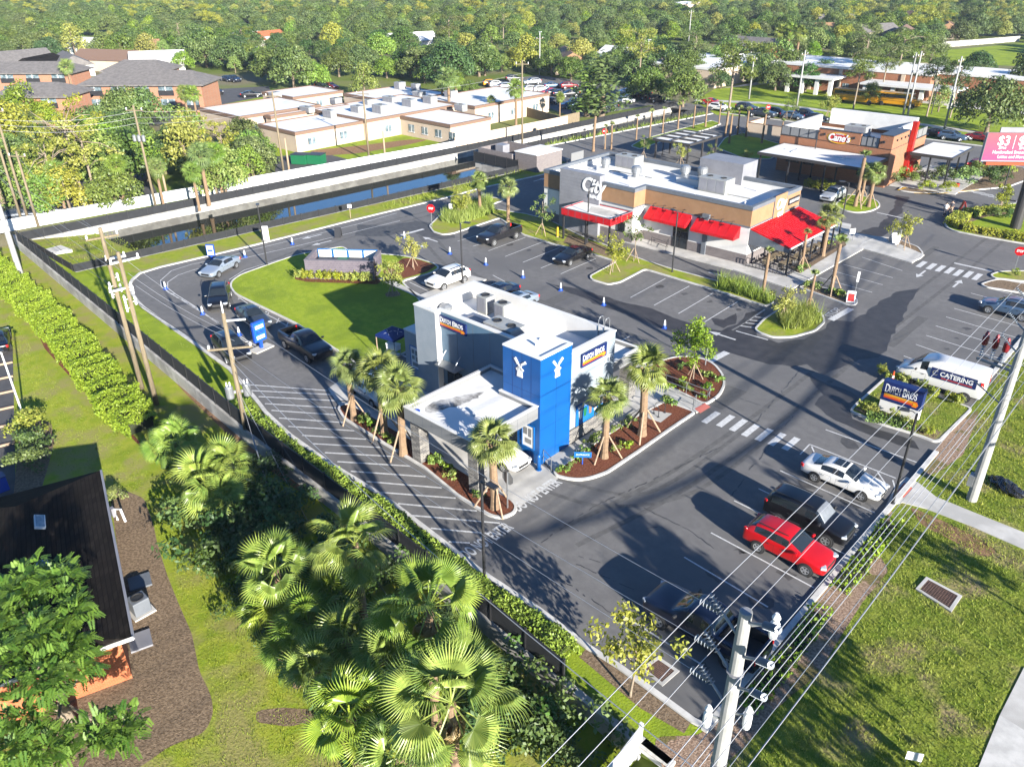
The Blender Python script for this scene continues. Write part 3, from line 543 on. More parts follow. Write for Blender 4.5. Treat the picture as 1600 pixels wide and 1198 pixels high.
def windmill(par, c, xd, s=1.3):
    X = Vector(xd); N = X.cross(Vector((0, 0, 1))); c = Vector(c)
    q = lambda x, z, t=0: c+X*x*s+Vector((0, 0, z*s))+N*t
    mb = MB()
    def ex(pts):
        n = len(pts); vs = [q(*p, .002) for p in pts]+[q(*p, .05) for p in pts]
        mb.add(vs, [tuple(range(n, 2*n))]+[(i, (i+1) % n, n+(i+1) % n, n+i) for i in range(n)])
    ex([(-.2,-.5),(.2,-.5),(.13,.02),(.1,.14),(0,.2),(-.1,.14),(-.13,.02)]); o_ = [(-.1,-.2),(.1,-.2)]
    for a in (35, 125, 215, 305):
        ca, sa = math.cos(R(a)), math.sin(R(a)); r = lambda l, w2: (ca*l-sa*w2, .12+sa*l+ca*w2)
        k = .55 if a in (35, 125) else .32
        ex([r(.05,-.025), r(k,-.025), r(k,.13), r(.16,.1), r(.13,.025), r(.05,.025)])
    return mb.build('windmill_emblem', M_['signw'], par)
def dutch_sign(par, c, xd, w_, h_, name='sign_panel', th=.12, ext=True):
    X = Vector(xd); Z = Vector((0, 0, 1)); N = X.cross(Z); c = Vector(c)
    M = Matrix(((X.x, N.x, 0, c.x), (X.y, N.y, 0, c.y), (0, 0, 1, c.z), (0, 0, 0, 1)))
    if ext: b = MB(); b.ob(M @ Matrix.Translation((0, th/2, 0)), w_, th, h_); so_ = b.build(name, M_['navy'], par)
    else: so_ = par
    f = c+N*(th+.006)
    for s, k0, sz in (('D', -.41, .52), ('UTCH', -.2, .43), ('B', .055, .52), ('ROS', .25, .43)):
        wd = {'D': .105, 'UTCH': .285, 'B': .10, 'ROS': .27}[s]*w_
        lettering(s, h_*sz*1.25, f+X*k0*w_+Z*h_*(.14 if len(s) == 1 else .12), X, Z, M_['signw'], so_, ext=.006, bold=h_*.004, fitw=wd)
    q = lambda x, z: f+X*x*w_+Z*z*h_
    for nm, m, z0, z1 in (('gold_stripe', 'yellow', -.19, -.12), ('orange_stripe', 'orange', -.28, -.2), ('red_stripe', 'redor', -.36, -.29)):
        s_ = MB(); s_.quad(q(-.46, z0), q(.32, z0), q(.32, z1), q(-.46, z1)); s_.build(nm, M_[m], so_)
    a = MB(); a.add([q(.3,-.42), q(.42,-.42), q(.47,-.27), q(.42,-.12), q(.3,-.12), q(.34,-.27)], [(0,1,2,3,4,5)]); a.add([p+N*.002 for p in (q(.33,-.32), q(.4,-.32), q(.4,-.22), q(.33,-.22))], [(0,1,2,3)], 1)
    a.build('flame_emblem', [M_['orange'], M_['yellow']], so_); return so_
# ---- the blue and grey coffee shop
M_['rstain'] = mk('roof_grime', (.40,.39,.37), (.10,.095,.09), sc=1.4, rough=.8, lo=.42, hi=.62, det=8)
B = thing('coffee_shop', 'grey drive-through coffee shop with tall blue corner tower and white walled roof', 'building', (-34, 36, 0))
OUT = [(-40.7, 33.0), (-38.5, 33.0), (-38.5, 33.5), (-27.4, 33.5), (-27.4, 39.0), (-40.7, 39.0)]
ringp('wall', OUT, .25, 0, 6.78, 'stucco', B)
ringp('parapet_lining', inset(OUT, .25), .03, 5.6, 6.78, 'white', B)
ringp('coping', OUT, .28, 6.78, 6.88, 'white', B, out=.04)
MB().prism(inset(OUT, .27), 5.5, 5.7).build('roof', M_['roofw'], B)
part('sunlit_return_strip', 'white', B, (-38.49, 33.0, .0, -38.44, 33.49, 6.77))  # white paint stands for sunlight on the stucco return face
part('recess_panel', 'recess', B, (-38.4, 33.46, 0, -30.4, 33.495, 6.77))
part('stone_base', 'ledge', B, (-38.4, 33.40, .0, -30.4, 33.455, 1.15), (-27.395, 34.35, 0, -27.3, 39.0, 1.2))
part('panel_seam', 'dgrey', B, *[(x, 33.45, 1.2, x+.02, 33.458, 6.7) for x in (-36.8, -35.2, -33.6, -32)])
LB = part('low_wing', 'stucco', B, (-43.0, 33.75, 0, -40.71, 36.5, 3.9)); part('coping', 'white', LB, (-43.04, 33.71, 3.9, -40.71, 36.54, 3.98))
part('meter_cabinet', 'dgrey', B, (-44.0, 35.2, .9, -43.02, 36.4, 2.4), (-41.6, 36.6, .3, -40.71, 38.0, 4.6))
T = part('tower', 'blue', B, (-30.4, 31.4, 0, -27.3, 34.35, 7.5))
ringp('coping', rect(-30.4, -27.3, 31.4, 34.35), .2, 7.5, 7.62, 'signw', T, out=.02); part('roof', 'roofw', T, (-30.2, 31.6, 7.5, -27.5, 34.15, 7.52))
part('panel_seam', 'navy', T, *[(x, 31.392, 0.1, x+.014, 31.398, 7.45) for x in (-29.6, -28.8, -28.05)], *[(-30.35, 31.392, z, -27.35, 31.397, z+.012) for z in (2.6, 5.0)], *[(-27.296, y, .1, -27.29, y+.014, 7.45) for y in (32.9,)], *[(-27.296, 31.45, z, -27.291, 34.3, z+.012) for z in (2.6, 5.0)])
windmill(T, (-28.95, 31.39, 6.4), (1, 0, 0), 1.15); windmill(T, (-27.29, 32.95, 6.4), (0, 1, 0), 1.15)
part('doorway', 'glass', T, (-30.0, 31.37, .05, -29.2, 31.399, 2.3))
fo, fm = framed(T, 'poster_frame', (-28.25, 31.395, 1.85), (1, 0, 0), 1.05, 1.7, 'skyblue', 'signw')
b = MB()
for x, z, w2, h2 in ((-.2,.35,.3,.5),(.2,.3,.22,.6),(.05,-.35,.5,.35)): b.ob(fm @ Matrix.Translation((x,.055,z)), w2, .012, h2)
b.build('poster_print', M_['parap'], fo)
fo, fm = framed(B, 'poster_frame', (-41.85, 33.745, 1.9), (1, 0, 0), 1.1, 1.9, 'skyblue', 'signw')
b = MB()
for x, z, w2, h2 in ((-.2,.5,.3,.35),(.2,.45,.3,.4),(-.2,0,.3,.3),(.22,-.05,.25,.4),(0,-.55,.6,.3)): b.ob(fm @ Matrix.Translation((x,.055,z)), w2, .012, h2)
b.build('poster_print', M_['parap'], fo)
CANO = [(-33.5, 25.8), (-27.45, 25.8), (-27.45, 31.38), (-30.42, 31.38), (-30.42, 33.4), (-33.5, 33.4)]
ca = ringp('canopy', CANO, .18, 3.45, 4.3, 'parap', B, seams=[(-33.5+k*.86, 25.792, 3.47, -33.485+k*.86, 25.799, 4.28) for k in range(1, 7)]+[(-27.449, 25.8+k*.93, 3.47, -27.442, 25.815+k*.93, 4.28) for k in range(1, 6)]); MB().prism(inset(CANO, .17), 3.55, 4.05).build('roof', M_['roofw'], ca); ringp('coping', CANO, .2, 4.3, 4.36, 'white', ca, out=.03)
for x in (-33.3, -28.1): part('stone_pillar', 'ledge', B, (x-.4, 26.35, 0, x+.4, 27.1, 3.45))
sn = blotch('roof_stain', [tuple(P(u, v, 4.06).xy) for u, v in ((662,640),(676,628),(700,622),(740,614),(758,612),(745,622),(715,634),(690,640),(680,644),(668,646))], 'rstain', z=4.055, jit=.1, step=.25); sn.parent = ca; sn.matrix_parent_inverse = full(ca).inverted(); del sn['kind']; sn.name = 'water_stain'
MB().lathe([(.18, 0), (.18, .05), (.12, .07), (.12, .02)], tuple(P(652, 642, 4.06)), 12).build('roof_drain', M_['ltblue'], ca)
part('roof_vent', 'signw', ca, (-29.9, 28.2, 4.05, -29.7, 28.4, 4.4)); part('roof_vent', 'signw', T, (-28.8, 32.6, 7.52, -28.6, 32.75, 7.85), (-29.2, 33.4, 7.52, -29.0, 33.6, 7.62))
C2 = [(-31.2, 39.02), (-27.95, 39.02), (-27.95, 42.9), (-31.2, 42.9)]
c2 = ringp('canopy', C2, .16, 3.2, 4.0, 'parap', B); MB().prism(inset(C2, .15), 3.3, 3.75).build('roof', M_['roofw'], c2); ringp('coping', C2, .18, 4.0, 4.05, 'white', c2, out=.03)
part('stone_pillar', 'ledge', B, (-28.95, 42.0, 0, -28.05, 42.85, 3.2)); part('stone_pillar', 'ledge', B, (-31.1, 42.2, 0, -30.4, 42.85, 3.2))
aw = part('awning', 'galv', B, (-38.3, 32.55, 2.98, -36.2, 33.45, 3.06)); 
for x in (-38.0, -36.5): MB().tube([(x, 32.65, 3.05), (x, 33.44, 3.9)], .02, 5).build('tie_rod', M_['galv'], aw)
wn = part('window', 'glass', B, (-37.9, 33.38, 1.0, -36.4, 33.44, 2.5)); part('frame', 'black', wn, (-37.95, 33.36, .95, -36.35, 33.38, 1.02), (-37.2, 33.36, 1.0, -37.14, 33.38, 2.5))
aw = part('awning', 'mgrey', B, (-27.28, 35.3, 3.05, -26.1, 38.9, 3.15)); 
for y in (35.7, 37.1, 38.5): MB().tube([(-26.2, y, 3.14), (-27.38, y, 4.0)], .018, 5).build('tie_rod', M_['black'], aw)
fo, fm = framed(B, 'service_window', (-27.39, 36.75, 2.0), (0, 1, 0), 3.4, 1.55, 'skyblue', 'skyblue')
cups = MB()
for k, x in enumerate((-1.25, -.75, -.2, .35, .85)): cups.add([fm @ Vector((x+a, .06, z)) for a, z in ((-.13,-.35),(.13,-.35),(.19,.3),(-.19,.3))], [(0,1,2,3)], k % 3)
cups.build('drink_poster', [M_['signw'], M_['green'], M_['fasc']], fo)
lettering('TREAT', .3, fm @ Vector((-1.1, .07, .55)), (0, 1, 0), (0, 0, 1), M_['signw'], fo, ext=.004, fitw=.9)
dutch_sign(B, (-37.1, 33.45, 6.15), (1, 0, 0), 2.7, .85); dutch_sign(B, (-27.395, 36.65, 5.95), (0, 1, 0), 2.6, .95)
lettering('116', .7, (-27.37, 38.4, 5.05), (0, 1, 0), (0, 0, 1), M_['signw'], B, ext=.02, bold=.01, fitw=.95, name='house_number')
bl = thing('bollard', 'short blue bollard at the foot of the blue tower', 'bollard', (-27.05, 31.05, .0)); MB().lathe([(.14, 0), (.14, 1.0), (.11, 1.1), (.04, 1.15)], (0, 0, 0), 14).build('post', M_['blue'], bl, smooth=True, world=False); MB().lathe([(.2, 0), (.2, .05)], n=14).build('base_plate', M_['blue'], bl, world=False)
hvac(0, -33.6, 34.9, 5.7, 2.6, 1.5, 1.15, 2, 'large grey rooftop unit on the coffee shop roof beside the tower')
for (u, v), l in (((759, 474), 'tall rooftop condenser, the one further from the blue tower'), ((786, 486), 'tall rooftop condenser, the one nearer the blue tower')):
    p = P(u, v, 6.4); hvac(0, p.x, p.y, 5.7, 1.0, .9, 1.35, 1, l)
p = P(741, 504, 5.8); t = thing('roof_hatch', 'low flat roof hatch in front of the grey rooftop unit', 'hatch', (p.x, p.y, 5.7)); part('lid', 'mgrey', t, (p.x-.75, p.y-.5, 5.95, p.x+.75, p.y+.5, 6.05)); part('curb', 'roofw', t, (p.x-.7, p.y-.45, 5.7, p.x+.7, p.y+.45, 5.95))
p = P(697, 487, 5.8); t = thing('exhaust_fan', 'small white exhaust hood on the coffee shop roof', 'fan', (p.x, p.y, 5.7)); MB().lathe([(.35, 0), (.35, .3), (.48, .32), (.48, .55), (.3, .7)], n=14).build('hood', M_['galv'], t, world=False); MB().lathe([(.5, 0), (.5, .06)], n=14).build('base', M_['white'], t, world=False)
p = P(936, 514, 6.9); t = thing('roof_ladder', 'curved grab rails at the corner of the coffee shop roof', 'ladder', (-28.6, 38.6, 6.88))
for dx in (0, .5): MB().tube([(-28.6+dx, 38.7, 5.7), (-28.6+dx, 38.7, 7.3), (-28.6+dx, 38.85, 7.5), (-28.6+dx, 39.15, 7.5), (-28.6+dx, 39.25, 7.3), (-28.6+dx, 39.25, 6.0)], .025, 6).build('rail', M_['galv'], t)
part('rung', 'galv', t, *[(-28.6, 38.68, z, -28.1, 38.72, z+.03) for z in (5.9, 6.2, 6.5)])
# ---- dumpster enclosure
E_ = thing('dumpster_enclosure', 'purple-grey brick enclosure with blue gates on the lawn', 'enclosure', (-62, 44, .1))
a, b, c, d = [Vector(P(*q, 0.1)) for q in ((481,437),(587,441),(600,436),(502,413))]
a = Vector((-66.4, 40.3, .1)); b = Vector((-60.9, 44.6, .1)); ux = (b-a).normalized(); uy = Vector((-ux.y, ux.x, 0))
def eb(nm, m, x0, x1, y0, y1, z0, z1, par=E_):
    mb = MB(); mb.ob(Matrix.Translation(a) @ Matrix(((ux.x, uy.x, 0, 0), (ux.y, uy.y, 0, 0), (0, 0, 1, 0), (0, 0, 0, 1))) @ Matrix.Translation(((x0+x1)/2, (y0+y1)/2, (z0+z1)/2)), x1-x0, y1-y0, z1-z0); return mb.build(nm, M_[m], par)
LX = (b-a).length
wl = eb('wall', 'brickd', 0, LX, 0, .25, 0, 1.9); eb('coping', 'brickd', -.03, LX+.03, -.03, .28, 1.9, 2.0, wl)
wl = eb('wall', 'brickd', 0, .25, .25, 3.4, 0, 1.9); eb('coping', 'brickd', -.03, .28, .28, 3.4, 1.9, 2.0, wl)
wl = eb('wall', 'brickd', LX-.25, LX, 1.3, 3.4, 0, 1.9); eb('coping', 'brickd', LX-.28, LX+.03, 1.3, 3.4, 1.9, 2.0, wl)
for k in range(4):
    x0 = .3+k*(LX-.6)/4; x1 = x0+(LX-.6)/4-.06
    g_ = eb('gate', 'skyblue', x0, x1, 3.42, 3.48, .15, .25)
    for q in ((x0, x0+.08, .25, 2), (x1-.08, x1, .25, 2)): eb('gate_post', 'skyblue', q[0], q[1], 3.42, 3.48, q[2], q[3], g_)
    eb('gate_rail', 'skyblue', x0+.08, x1-.08, 3.42, 3.48, 1.9, 2.0, g_); eb('gate_infill', 'signw', x0+.08, x1-.08, 3.44, 3.46, .25, 1.9, g_)
gt = eb('gate', 'black', LX-.2, LX-.14, .28, 1.28, .1, 1.8)
for k in range(3):
    t = thing('dumpster', ('green dumpster in the left half of the brick enclosure', 'green dumpster behind the brick wall near the black gate', 'small green bin between the two dumpsters in the enclosure')[k], 'dumpster', a+ux*(1.7, 4.9, 3.3)[k]+uy*1.9, math.atan2(ux.y, ux.x))
    s_ = (1, 1, .6)[k]; mb = MB(); mb.add([(-.9*s_,-.6,0),(.9*s_,-.6,0),(.9*s_,.6,0),(-.9*s_,.6,0),(-1*s_,-.7,1.2),(1*s_,-.7,1.2),(1*s_,.75,1.35),(-1*s_,.75,1.35)], [(0,3,2,1),(4,5,6,7),(0,1,5,4),(1,2,6,5),(2,3,7,6),(3,0,4,7)]); mb.build('bin', M_['green'], t, world=False)
    MB().box(-1.02*s_, -.72, 1.36, 1.02*s_, .76, 1.42).build('lid', M_['green' if k == 2 else 'black'], t, world=False)
# ---- barbecue restaurant
B = thing('restaurant', 'long white and tan restaurant with red awnings and grey City sign tower', 'building', (-48, 78, 0))
OUT = [(-62, 71.6), (-48.7, 71.3), (-48.7, 73.4), (-35.8, 73.4), (-35.8, 84.3), (-62, 84.3)]
ringp('wall_base', OUT, .3, .0, 1.15, 'taupeb', B, out=.04); ringp('wall', OUT, .3, 1.15, 4.0, 'white', B); ringp('trim', OUT, .3, 4.0, 4.15, 'dgrey', B, out=.06)
ringp('fascia', OUT, .3, 4.15, 5.8, 'tan', B, out=.02); ringp('coping', OUT, .35, 5.8, 6.2, 'dgrey', B, out=.08)
MB().prism(inset(OUT, .3), 4.9, 5.25).build('roof', M_['roofw'], B); ringp('parapet_lining', inset(OUT, .30), .04, 5.2, 6.1, 'white', B)
part('sign_tower', 'mgrey', B, (-59, 70.9, 0, -53.2, 71.9, 6.9)); part('sign_tower', 'mgrey', B, (-48.2, 83.6, 4.6, -42.6, 87.0, 7.6))
part('groove', 'dgrey', B, *[(-58.98, 70.892, z, -53.22, 70.897, z+.015) for z in np.arange(.5, 6.8, .4)])
c = PY(925.5, 293, 70.88); lettering('City', 2.2, c+Vector((0, 0, .15)), (1, 0, 0), (0, 0, 1), M_['signw'], B, ext=.06, bold=.05, fitw=3.3, shear=.25); lettering('BBQ', .5, c+Vector((.25, 0, -1.05)), (1, 0, 0), (0, 0, 1), M_['signw'], B, ext=.05, bold=.02, fitw=1.5)
CC = rect(-55.6, -48.75, 67.2, 71.2)
cn = ringp('canopy', CC, .12, 2.95, 3.7, 'red', B, seams=[(-55.6+k*.98, 67.19, 3, -55.57+k*.98, 67.198, 3.68) for k in range(1, 7)]+[(-48.748, 67.2+k, 3, -48.742, 67.23+k, 3.68) for k in range(1, 4)]); MB().prism(inset(CC, .1), 3.3, 3.6).build('roof', M_['roofw'], cn); ringp('edge', CC, .14, 3.7, 3.76, 'dgrey', cn, out=.02)
blt = blotch('roof_stain', [(-53, 68.2), (-50, 68), (-49.3, 69.6), (-51, 70.4), (-53.5, 70)], 'concrete', z=3.605, jit=.2); blt.parent = cn; blt.matrix_parent_inverse = full(cn).inverted(); del blt['kind']
for x, y in ((-55.4, 67.4), (-52.2, 67.4), (-48.95, 67.4)): part('canopy_post', 'black', B, (x-.09, y-.09, 0, x+.09, y+.09, 2.95))
wn = part('window', 'glass', B, (-50.6, 71.22, 1.2, -49.7, 71.31, 2.3)); part('frame', 'black', wn, (-50.65, 71.2, 1.15, -49.65, 71.25, 1.2), (-50.65, 71.2, 2.3, -49.65, 71.25, 2.35))
dr = part('door', 'glass', B, (-44.6, 73.33, .1, -42.9, 73.41, 2.6)); part('door_frame', 'black', dr, (-44.7, 73.31, .1, -44.6, 73.4, 2.7), (-42.9, 73.31, .1, -42.8, 73.4, 2.7), (-43.8, 73.31, .1, -43.7, 73.36, 2.6), (-44.7, 73.31, 2.6, -42.8, 73.4, 2.72))
part('pilaster', 'dgrey', B, (-41.0, 73.2, 0, -40.5, 73.39, 4.4), (-41.15, 73.0, 4.15, -40.35, 73.33, 4.55))
def awning(x0, x1, y, z, dz, dy):
    mb = MB(); n = max(4, int((x1-x0)/.9)); v = []
    mb.add([(x0, y, z), (x1, y, z), (x1, y-dy, z-dz), (x0, y-dy, z-dz), (x1, y-dy, z-dz-.25), (x0, y-dy, z-dz-.25), (x1, y, z-dz-.25), (x0, y, z-dz-.25)], [(0, 3, 2, 1), (3, 5, 4, 2), (0, 7, 5, 3), (1, 2, 4, 6)])
    for k in range(1, n): x = x0+(x1-x0)*k/n; mb.bar((x, y-.01, z+.012), (x, y-dy-.005, z-dz+.012), .05, .03)
    o = mb.build('awning', M_['red'], B)
    for k in range(4):
        x = x0+(x1-x0)*(k+.6)/4.2; l = MB(); l.tube([(x, y, z+.35), (x, y-.5, z+.5), (x, y-.65, z+.35)], .025, 5); l.lathe([(.04, .12), (.16, 0), (.16, -.03)], (x, y-.65, z+.22), 8); l.build('gooseneck_lamp', M_['black'], o)
pa, pb = PY(1017, 321, 73.4), PY(1081, 337.5, 73.4); awning(pa.x, pb.x, 73.39, pa.z, 1.0, 1.3)
pc, pd = PY(1090, 341, 73.4), PY(1158, 352, 73.4); awning(pc.x, pd.x, 73.39, pa.z-.1, 1.0, 1.3)
ya, zb, ze, xo = 84.4, 3.95, 2.85, -31.3
mb = MB(); mb.add([(-35.75, 73.45, zb), (xo, 73.45, ze), (xo, ya, ze), (-35.75, ya, zb), (-35.75, 73.45, zb-.12), (xo, 73.45, ze-.12), (xo, ya, ze-.12), (-35.75, ya, zb-.12)], [(0,1,2,3),(7,6,5,4),(1,5,6,2),(2,6,7,3),(0,4,5,1)])
for y in np.arange(73.5, 84.4, .42): mb.bar((-35.74, y, zb+.025), (xo, y, ze+.025), .03, .05)
ra = mb.build('patio_roof', M_['red'], B); g_ = MB(); g_.bar((xo+.05, 73.4, ze-.05), (xo+.05, ya, ze-.05), .1, .12); g_.build('gutter', M_['signw'], ra)
sp = MB(); sp.add([(-35.75, 73.42, zb-.1), (xo, 73.42, ze-.1), (xo, 73.42, ze-.45), (-35.75, 73.42, ze-.55)], [(0,3,2,1)]); sp.add([(-35.75, 73.44, zb-.1), (xo, 73.44, ze-.1), (xo, 73.44, ze-.45), (-35.75, 73.44, ze-.55)], [(0,1,2,3)]); sp.build('side_panel', M_['dgrey'], ra)
for y in (73.6, 76.2, 78.9, 81.6, 84.2): part('patio_post', 'black', B, (xo-.15, y-.07, .1, xo+.0, y+.07, ze-.12))
pn = part('sign_panel', 'tan', B, (-35.78, 78.2, 3.4, -35.7, 80.9, 6.3)); part('seam', 'dgrey', pn, (-35.74, 78.1, 3.4, -35.69, 78.19, 5.8), (-35.74, 80.92, 3.4, -35.69, 81.0, 5.8))
lettering('City', 1.6, (-35.66, 79.55, 5.25), (0, 1, 0), (0, 0, 1), M_['signw'], pn, ext=.03, bold=.03, fitw=2.2, shear=.25); lettering('BBQ', .7, (-35.66, 79.7, 4.15), (0, 1, 0), (0, 0, 1), M_['signw'], pn, ext=.03, bold=.02, fitw=1.2)
pn = part('sign_panel', 'black', B, (-35.77, 81.5, 4.65, -35.68, 84.0, 5.35)); lettering('DRIVE-THRU', .4, (-35.66, 82.75, 5.0), (0, 1, 0), (0, 0, 1), M_['signw'], pn, ext=.01, bold=.01, fitw=2.2)
p = P(983, 253, 5.9); hvac(0, p.x, p.y, 5.25, 3.0, 1.9, 1.5, 2, 'large beige rooftop unit nearest the back left of the restaurant roof')
p = P(1119, 290, 5.9); hvac(0, p.x, p.y, 5.25, 3.4, 2.0, 1.6, 2, 'large beige rooftop unit nearest the front right of the restaurant roof')
for (u, v), l in (((1070, 275), 'silver exhaust fan on the restaurant roof, left one of a pair'), ((1097, 277), 'silver exhaust fan on the restaurant roof, right one of a pair'), ((994, 276), 'stacked silver exhaust stack above the front roof edge'), ((946, 262), 'low white exhaust hood behind the City sign tower')):
    p = P(u, v, 5.6); t = thing('exhaust_fan', l, 'fan', (p.x, p.y, 5.25)); MB().lathe([(.45, 0), (.45, .8), (.6, .82), (.6, 1.4), (.4, 1.6)], n=14).build('hood', M_['galv'], t, world=False); MB().box(-.7, -.7, 0, .7, .7, .35).build('base', M_['white'], t, world=False)
p = P(1083, 283, 5.5); t = thing('roof_vent_box', 'white vent box under the pair of silver fans', 'vent', (p.x, p.y, 5.25)); part('box', 'white', t, (p.x-1.8, p.y-.8, 5.25, p.x+1.8, p.y+.8, 5.85)); part('cap', 'galv', t, (p.x-1.85, p.y-.85, 5.85, p.x+1.85, p.y+.85, 5.9))
for x, y in ((-59, 78), (-56, 82), (-52, 75), (-47, 82), (-44, 76), (-40, 82.5), (-38, 76)): MB().lathe([(.07, 5.25), (.07, 5.8), (.1, 5.8), (.1, 5.86)], (x, y, 0), 8).build('vent_pipe', M_['signw'], B)
for x0, x1, y in ((-60, -52, 79.5), (-46, -39, 79)): MB().box(x0, y, 5.27, x1, y+.09, 5.36).build('conduit', M_['steel'], B)
# patio railing, tables and chairs
t = thing('patio_railing', 'black metal railing around the restaurant patio', 'railing', (-31.4, 79, .13))
mb = MB(); run = [(-35.5, 73.0), (-31.0, 73.0), (-31.0, 85.0)]
for q0, q1 in zip(run[:-1], run[1:]):
    L = math.dist(q0, q1); n = int(L/.35)
    for z in (.25, 1.05): mb.bar((*q0, z), (*q1, z), .05, .05)
    for k in range(n+1): x = q0[0]+(q1[0]-q0[0])*k/n; y = q0[1]+(q1[1]-q0[1])*k/n; mb.box(x-.02, y-.02, .13, x+.02, y+.02, 1.06)
mb.build('balusters', M_['black'], t); part('gate', 'black', t, (-31.03, 78.6, .2, -30.97, 79.6, .3), (-31.03, 78.6, 1.06, -30.97, 79.6, 1.12))
tb = thing('patio_table', 'square wooden patio table under the red roof', 'table', (0, 0, 0), group='tables on the restaurant patio')
MB().box(-.4, -.4, .72, .4, .4, .77).build('tabletop', M_['wood'], tb, world=False); MB().box(-.05, -.05, .03, .05, .05, .72).build('leg', M_['black'], tb, world=False); MB().box(-.3, -.3, 0, .3, .3, .03).build('foot', M_['black'], tb, world=False)
chp = thing('patio_chair', 'brown patio chair at a table under the red roof', 'chair', (0, 0, 0), group='chairs on the restaurant patio')
MB().box(-.22, -.22, .43, .22, .22, .47).build('seat', M_['wood'], chp, world=False); MB().box(-.22, .19, .5, .22, .23, .9).build('backrest', M_['wood'], chp, world=False)
for x in (-.2, .2):
    for y in (-.2, .2): MB().box(x-.02, y-.02, 0, x+.02, y+.02, .43 if y < 0 else .9).build('leg', M_['black'], chp, world=False)
ft = fc = True
for k, y in enumerate((74.6, 76.5, 78.4, 80.3, 82.2)):
    for x in (-33.9, -32.2):
        o = place(tb, (x, y, .13)) if ft else dup(tb, (x, y, .13)); ft = False
        for dy, rz in ((.55, 0), (-.55, math.pi)):
            o = place(chp, (x, y+dy, .13), rz) if fc else dup(chp, (x, y+dy, .13), rz); fc = False
# ---- chicken restaurant
B = thing('brick_restaurant', 'red brick restaurant with flat white canopies and tall red fin', 'building', (-45, 121, 0))
OUT = rect(-53, -37, 114.3, 128.0)
ringp('wall', OUT, .35, 0, 5.1, 'brick', B); MB().prism(inset(OUT, .3), 4.2, 4.6).build('roof', M_['roofw'], B); ringp('coping', OUT, .4, 5.1, 5.18, 'bronze', B, out=.04)
sp = part('raised_wall', 'brick', B, (-47.3, 114.2, 5.19, -41.3, 114.6, 6.7)); part('coping', 'bronze', sp, (-47.35, 114.15, 6.7, -41.25, 114.65, 6.8))
sp = part('raised_wall', 'brick', B, (-38.7, 114.2, 5.19, -36.96, 120.2, 6.9)); part('coping', 'bronze', sp, (-38.75, 114.15, 6.9, -36.92, 120.25, 7.0))
part('back_parapet', 'white', B, (-51.3, 127.2, 5.19, -38.5, 127.95, 7.4), (-38.9, 120.3, 5.19, -38.5, 127.1, 6.9)); part('roof_curb', 'white', B, (-52.9, 115, 4.65, -52.4, 127, 6.4))
def screen(x0, y0, x1, y1, n):
    r = MB()
    for z in (5.2, 6.4): r.bar((x0, y0, z), (x1, y1, z), .07, .07)
    for k in range(n+1): x = x0+(x1-x0)*k/n; y = y0+(y1-y0)*k/n; r.box(x-.04, y-.04, 5.18, x+.04, y+.04, 6.44)
    o = r.build('screen_frame', M_['black'], B); g = MB(); d = (Vector((x1-x0, y1-y0))).normalized(); g.bar((x0, y0, 5.8), (x1, y1, 5.8), .02, 1.1); g.build('screen_panel', M_['parap'], o)
screen(-52.95, 114.35, -47.4, 114.35, 4); screen(-41.2, 114.35, -38.8, 114.35, 3); screen(-52.95, 114.4, -52.95, 127.9, 7); screen(-37.05, 120.4, -37.05, 127.9, 4)
c = Vector((-44.3, 114.18, 5.75)); e = MB(); n = 24
e.add([c+Vector((1.75*math.cos(2*math.pi*k/n), 0, .75*math.sin(2*math.pi*k/n))) for k in range(n)], [tuple(range(n))]); e.add([c+Vector((1.55*math.cos(2*math.pi*k/n), -.01, .6*math.sin(2*math.pi*k/n))) for k in range(n)], [tuple(range(n))], 1); se = e.build('oval_sign', [M_['yellow'], M_['redp']], B)
lettering("Cane's", 1.3, c+Vector((0, -.04, .0)), (1, 0, 0), (0, 0, 1), M_['signw'], se, ext=.03, bold=.04, fitw=3.1, shear=.2); lettering('RAISING', .3, c+Vector((.1, -.03, .52)), (1, 0, 0), (0, 0, 1), M_['signw'], se, ext=.01, fitw=1.1)
pf = PX(1418, 272, -36.7); fin = part('red_fin', 'redp', B, (-36.95, 120.6, .3, -36.3, 121.3, 8.0)); part('fin_base', 'redp', fin, (-36.95, 121.3, .3, -36.0, 123.0, 2.6))
for q in ((-51.5, -49.6), (-48.9, -47.2)): w_ = part('window', 'glass', B, (q[0], 114.24, 1.6, q[1], 114.31, 2.9)); part('frame', 'black', w_, (q[0]-.08, 114.22, 1.5, q[1]+.08, 114.3, 1.6), (q[0]-.08, 114.22, 2.9, q[1]+.08, 114.3, 3.0))
w_ = part('window', 'glass', B, (-41.0, 114.24, 1.2, -39.0, 114.31, 2.7)); part('sill', 'brick', w_, (-41.2, 114.1, 1.0, -38.8, 114.3, 1.19))
part('wall_lamp', 'black', B, *[(x, 114.02, 5.9, x+.25, 114.19, 6.2) for x in (-46.5, -42.3)], (-38.2, 114.02, 5.9, -37.95, 114.19, 6.2), *[(-36.95, y, 6.1, -36.8, y+.2, 6.35) for y in (115.5, 117, 118.5, 119.6)])
def flatcan(nm, x0, x1, y0, y1, z, posts):
    c = ringp('canopy', rect(x0, x1, y0, y1), .12, z-.4, z, 'bronze', B); MB().prism(inset(rect(x0, x1, y0, y1), .1), z-.2, z-.05).build('roof', M_['roofw'], c)
    for x, y in posts: part('post', 'black', c, (x-.1, y-.1, 0, x+.1, y+.1, z-.4))
    return c
cc = flatcan('c', -52.2, -37.1, 106.0, 114.1, 4.1, [(-51.8, 106.4), (-47.5, 106.4), (-42.4, 106.4), (-37.5, 106.4), (-47.5, 110.5), (-42.4, 110.5)])
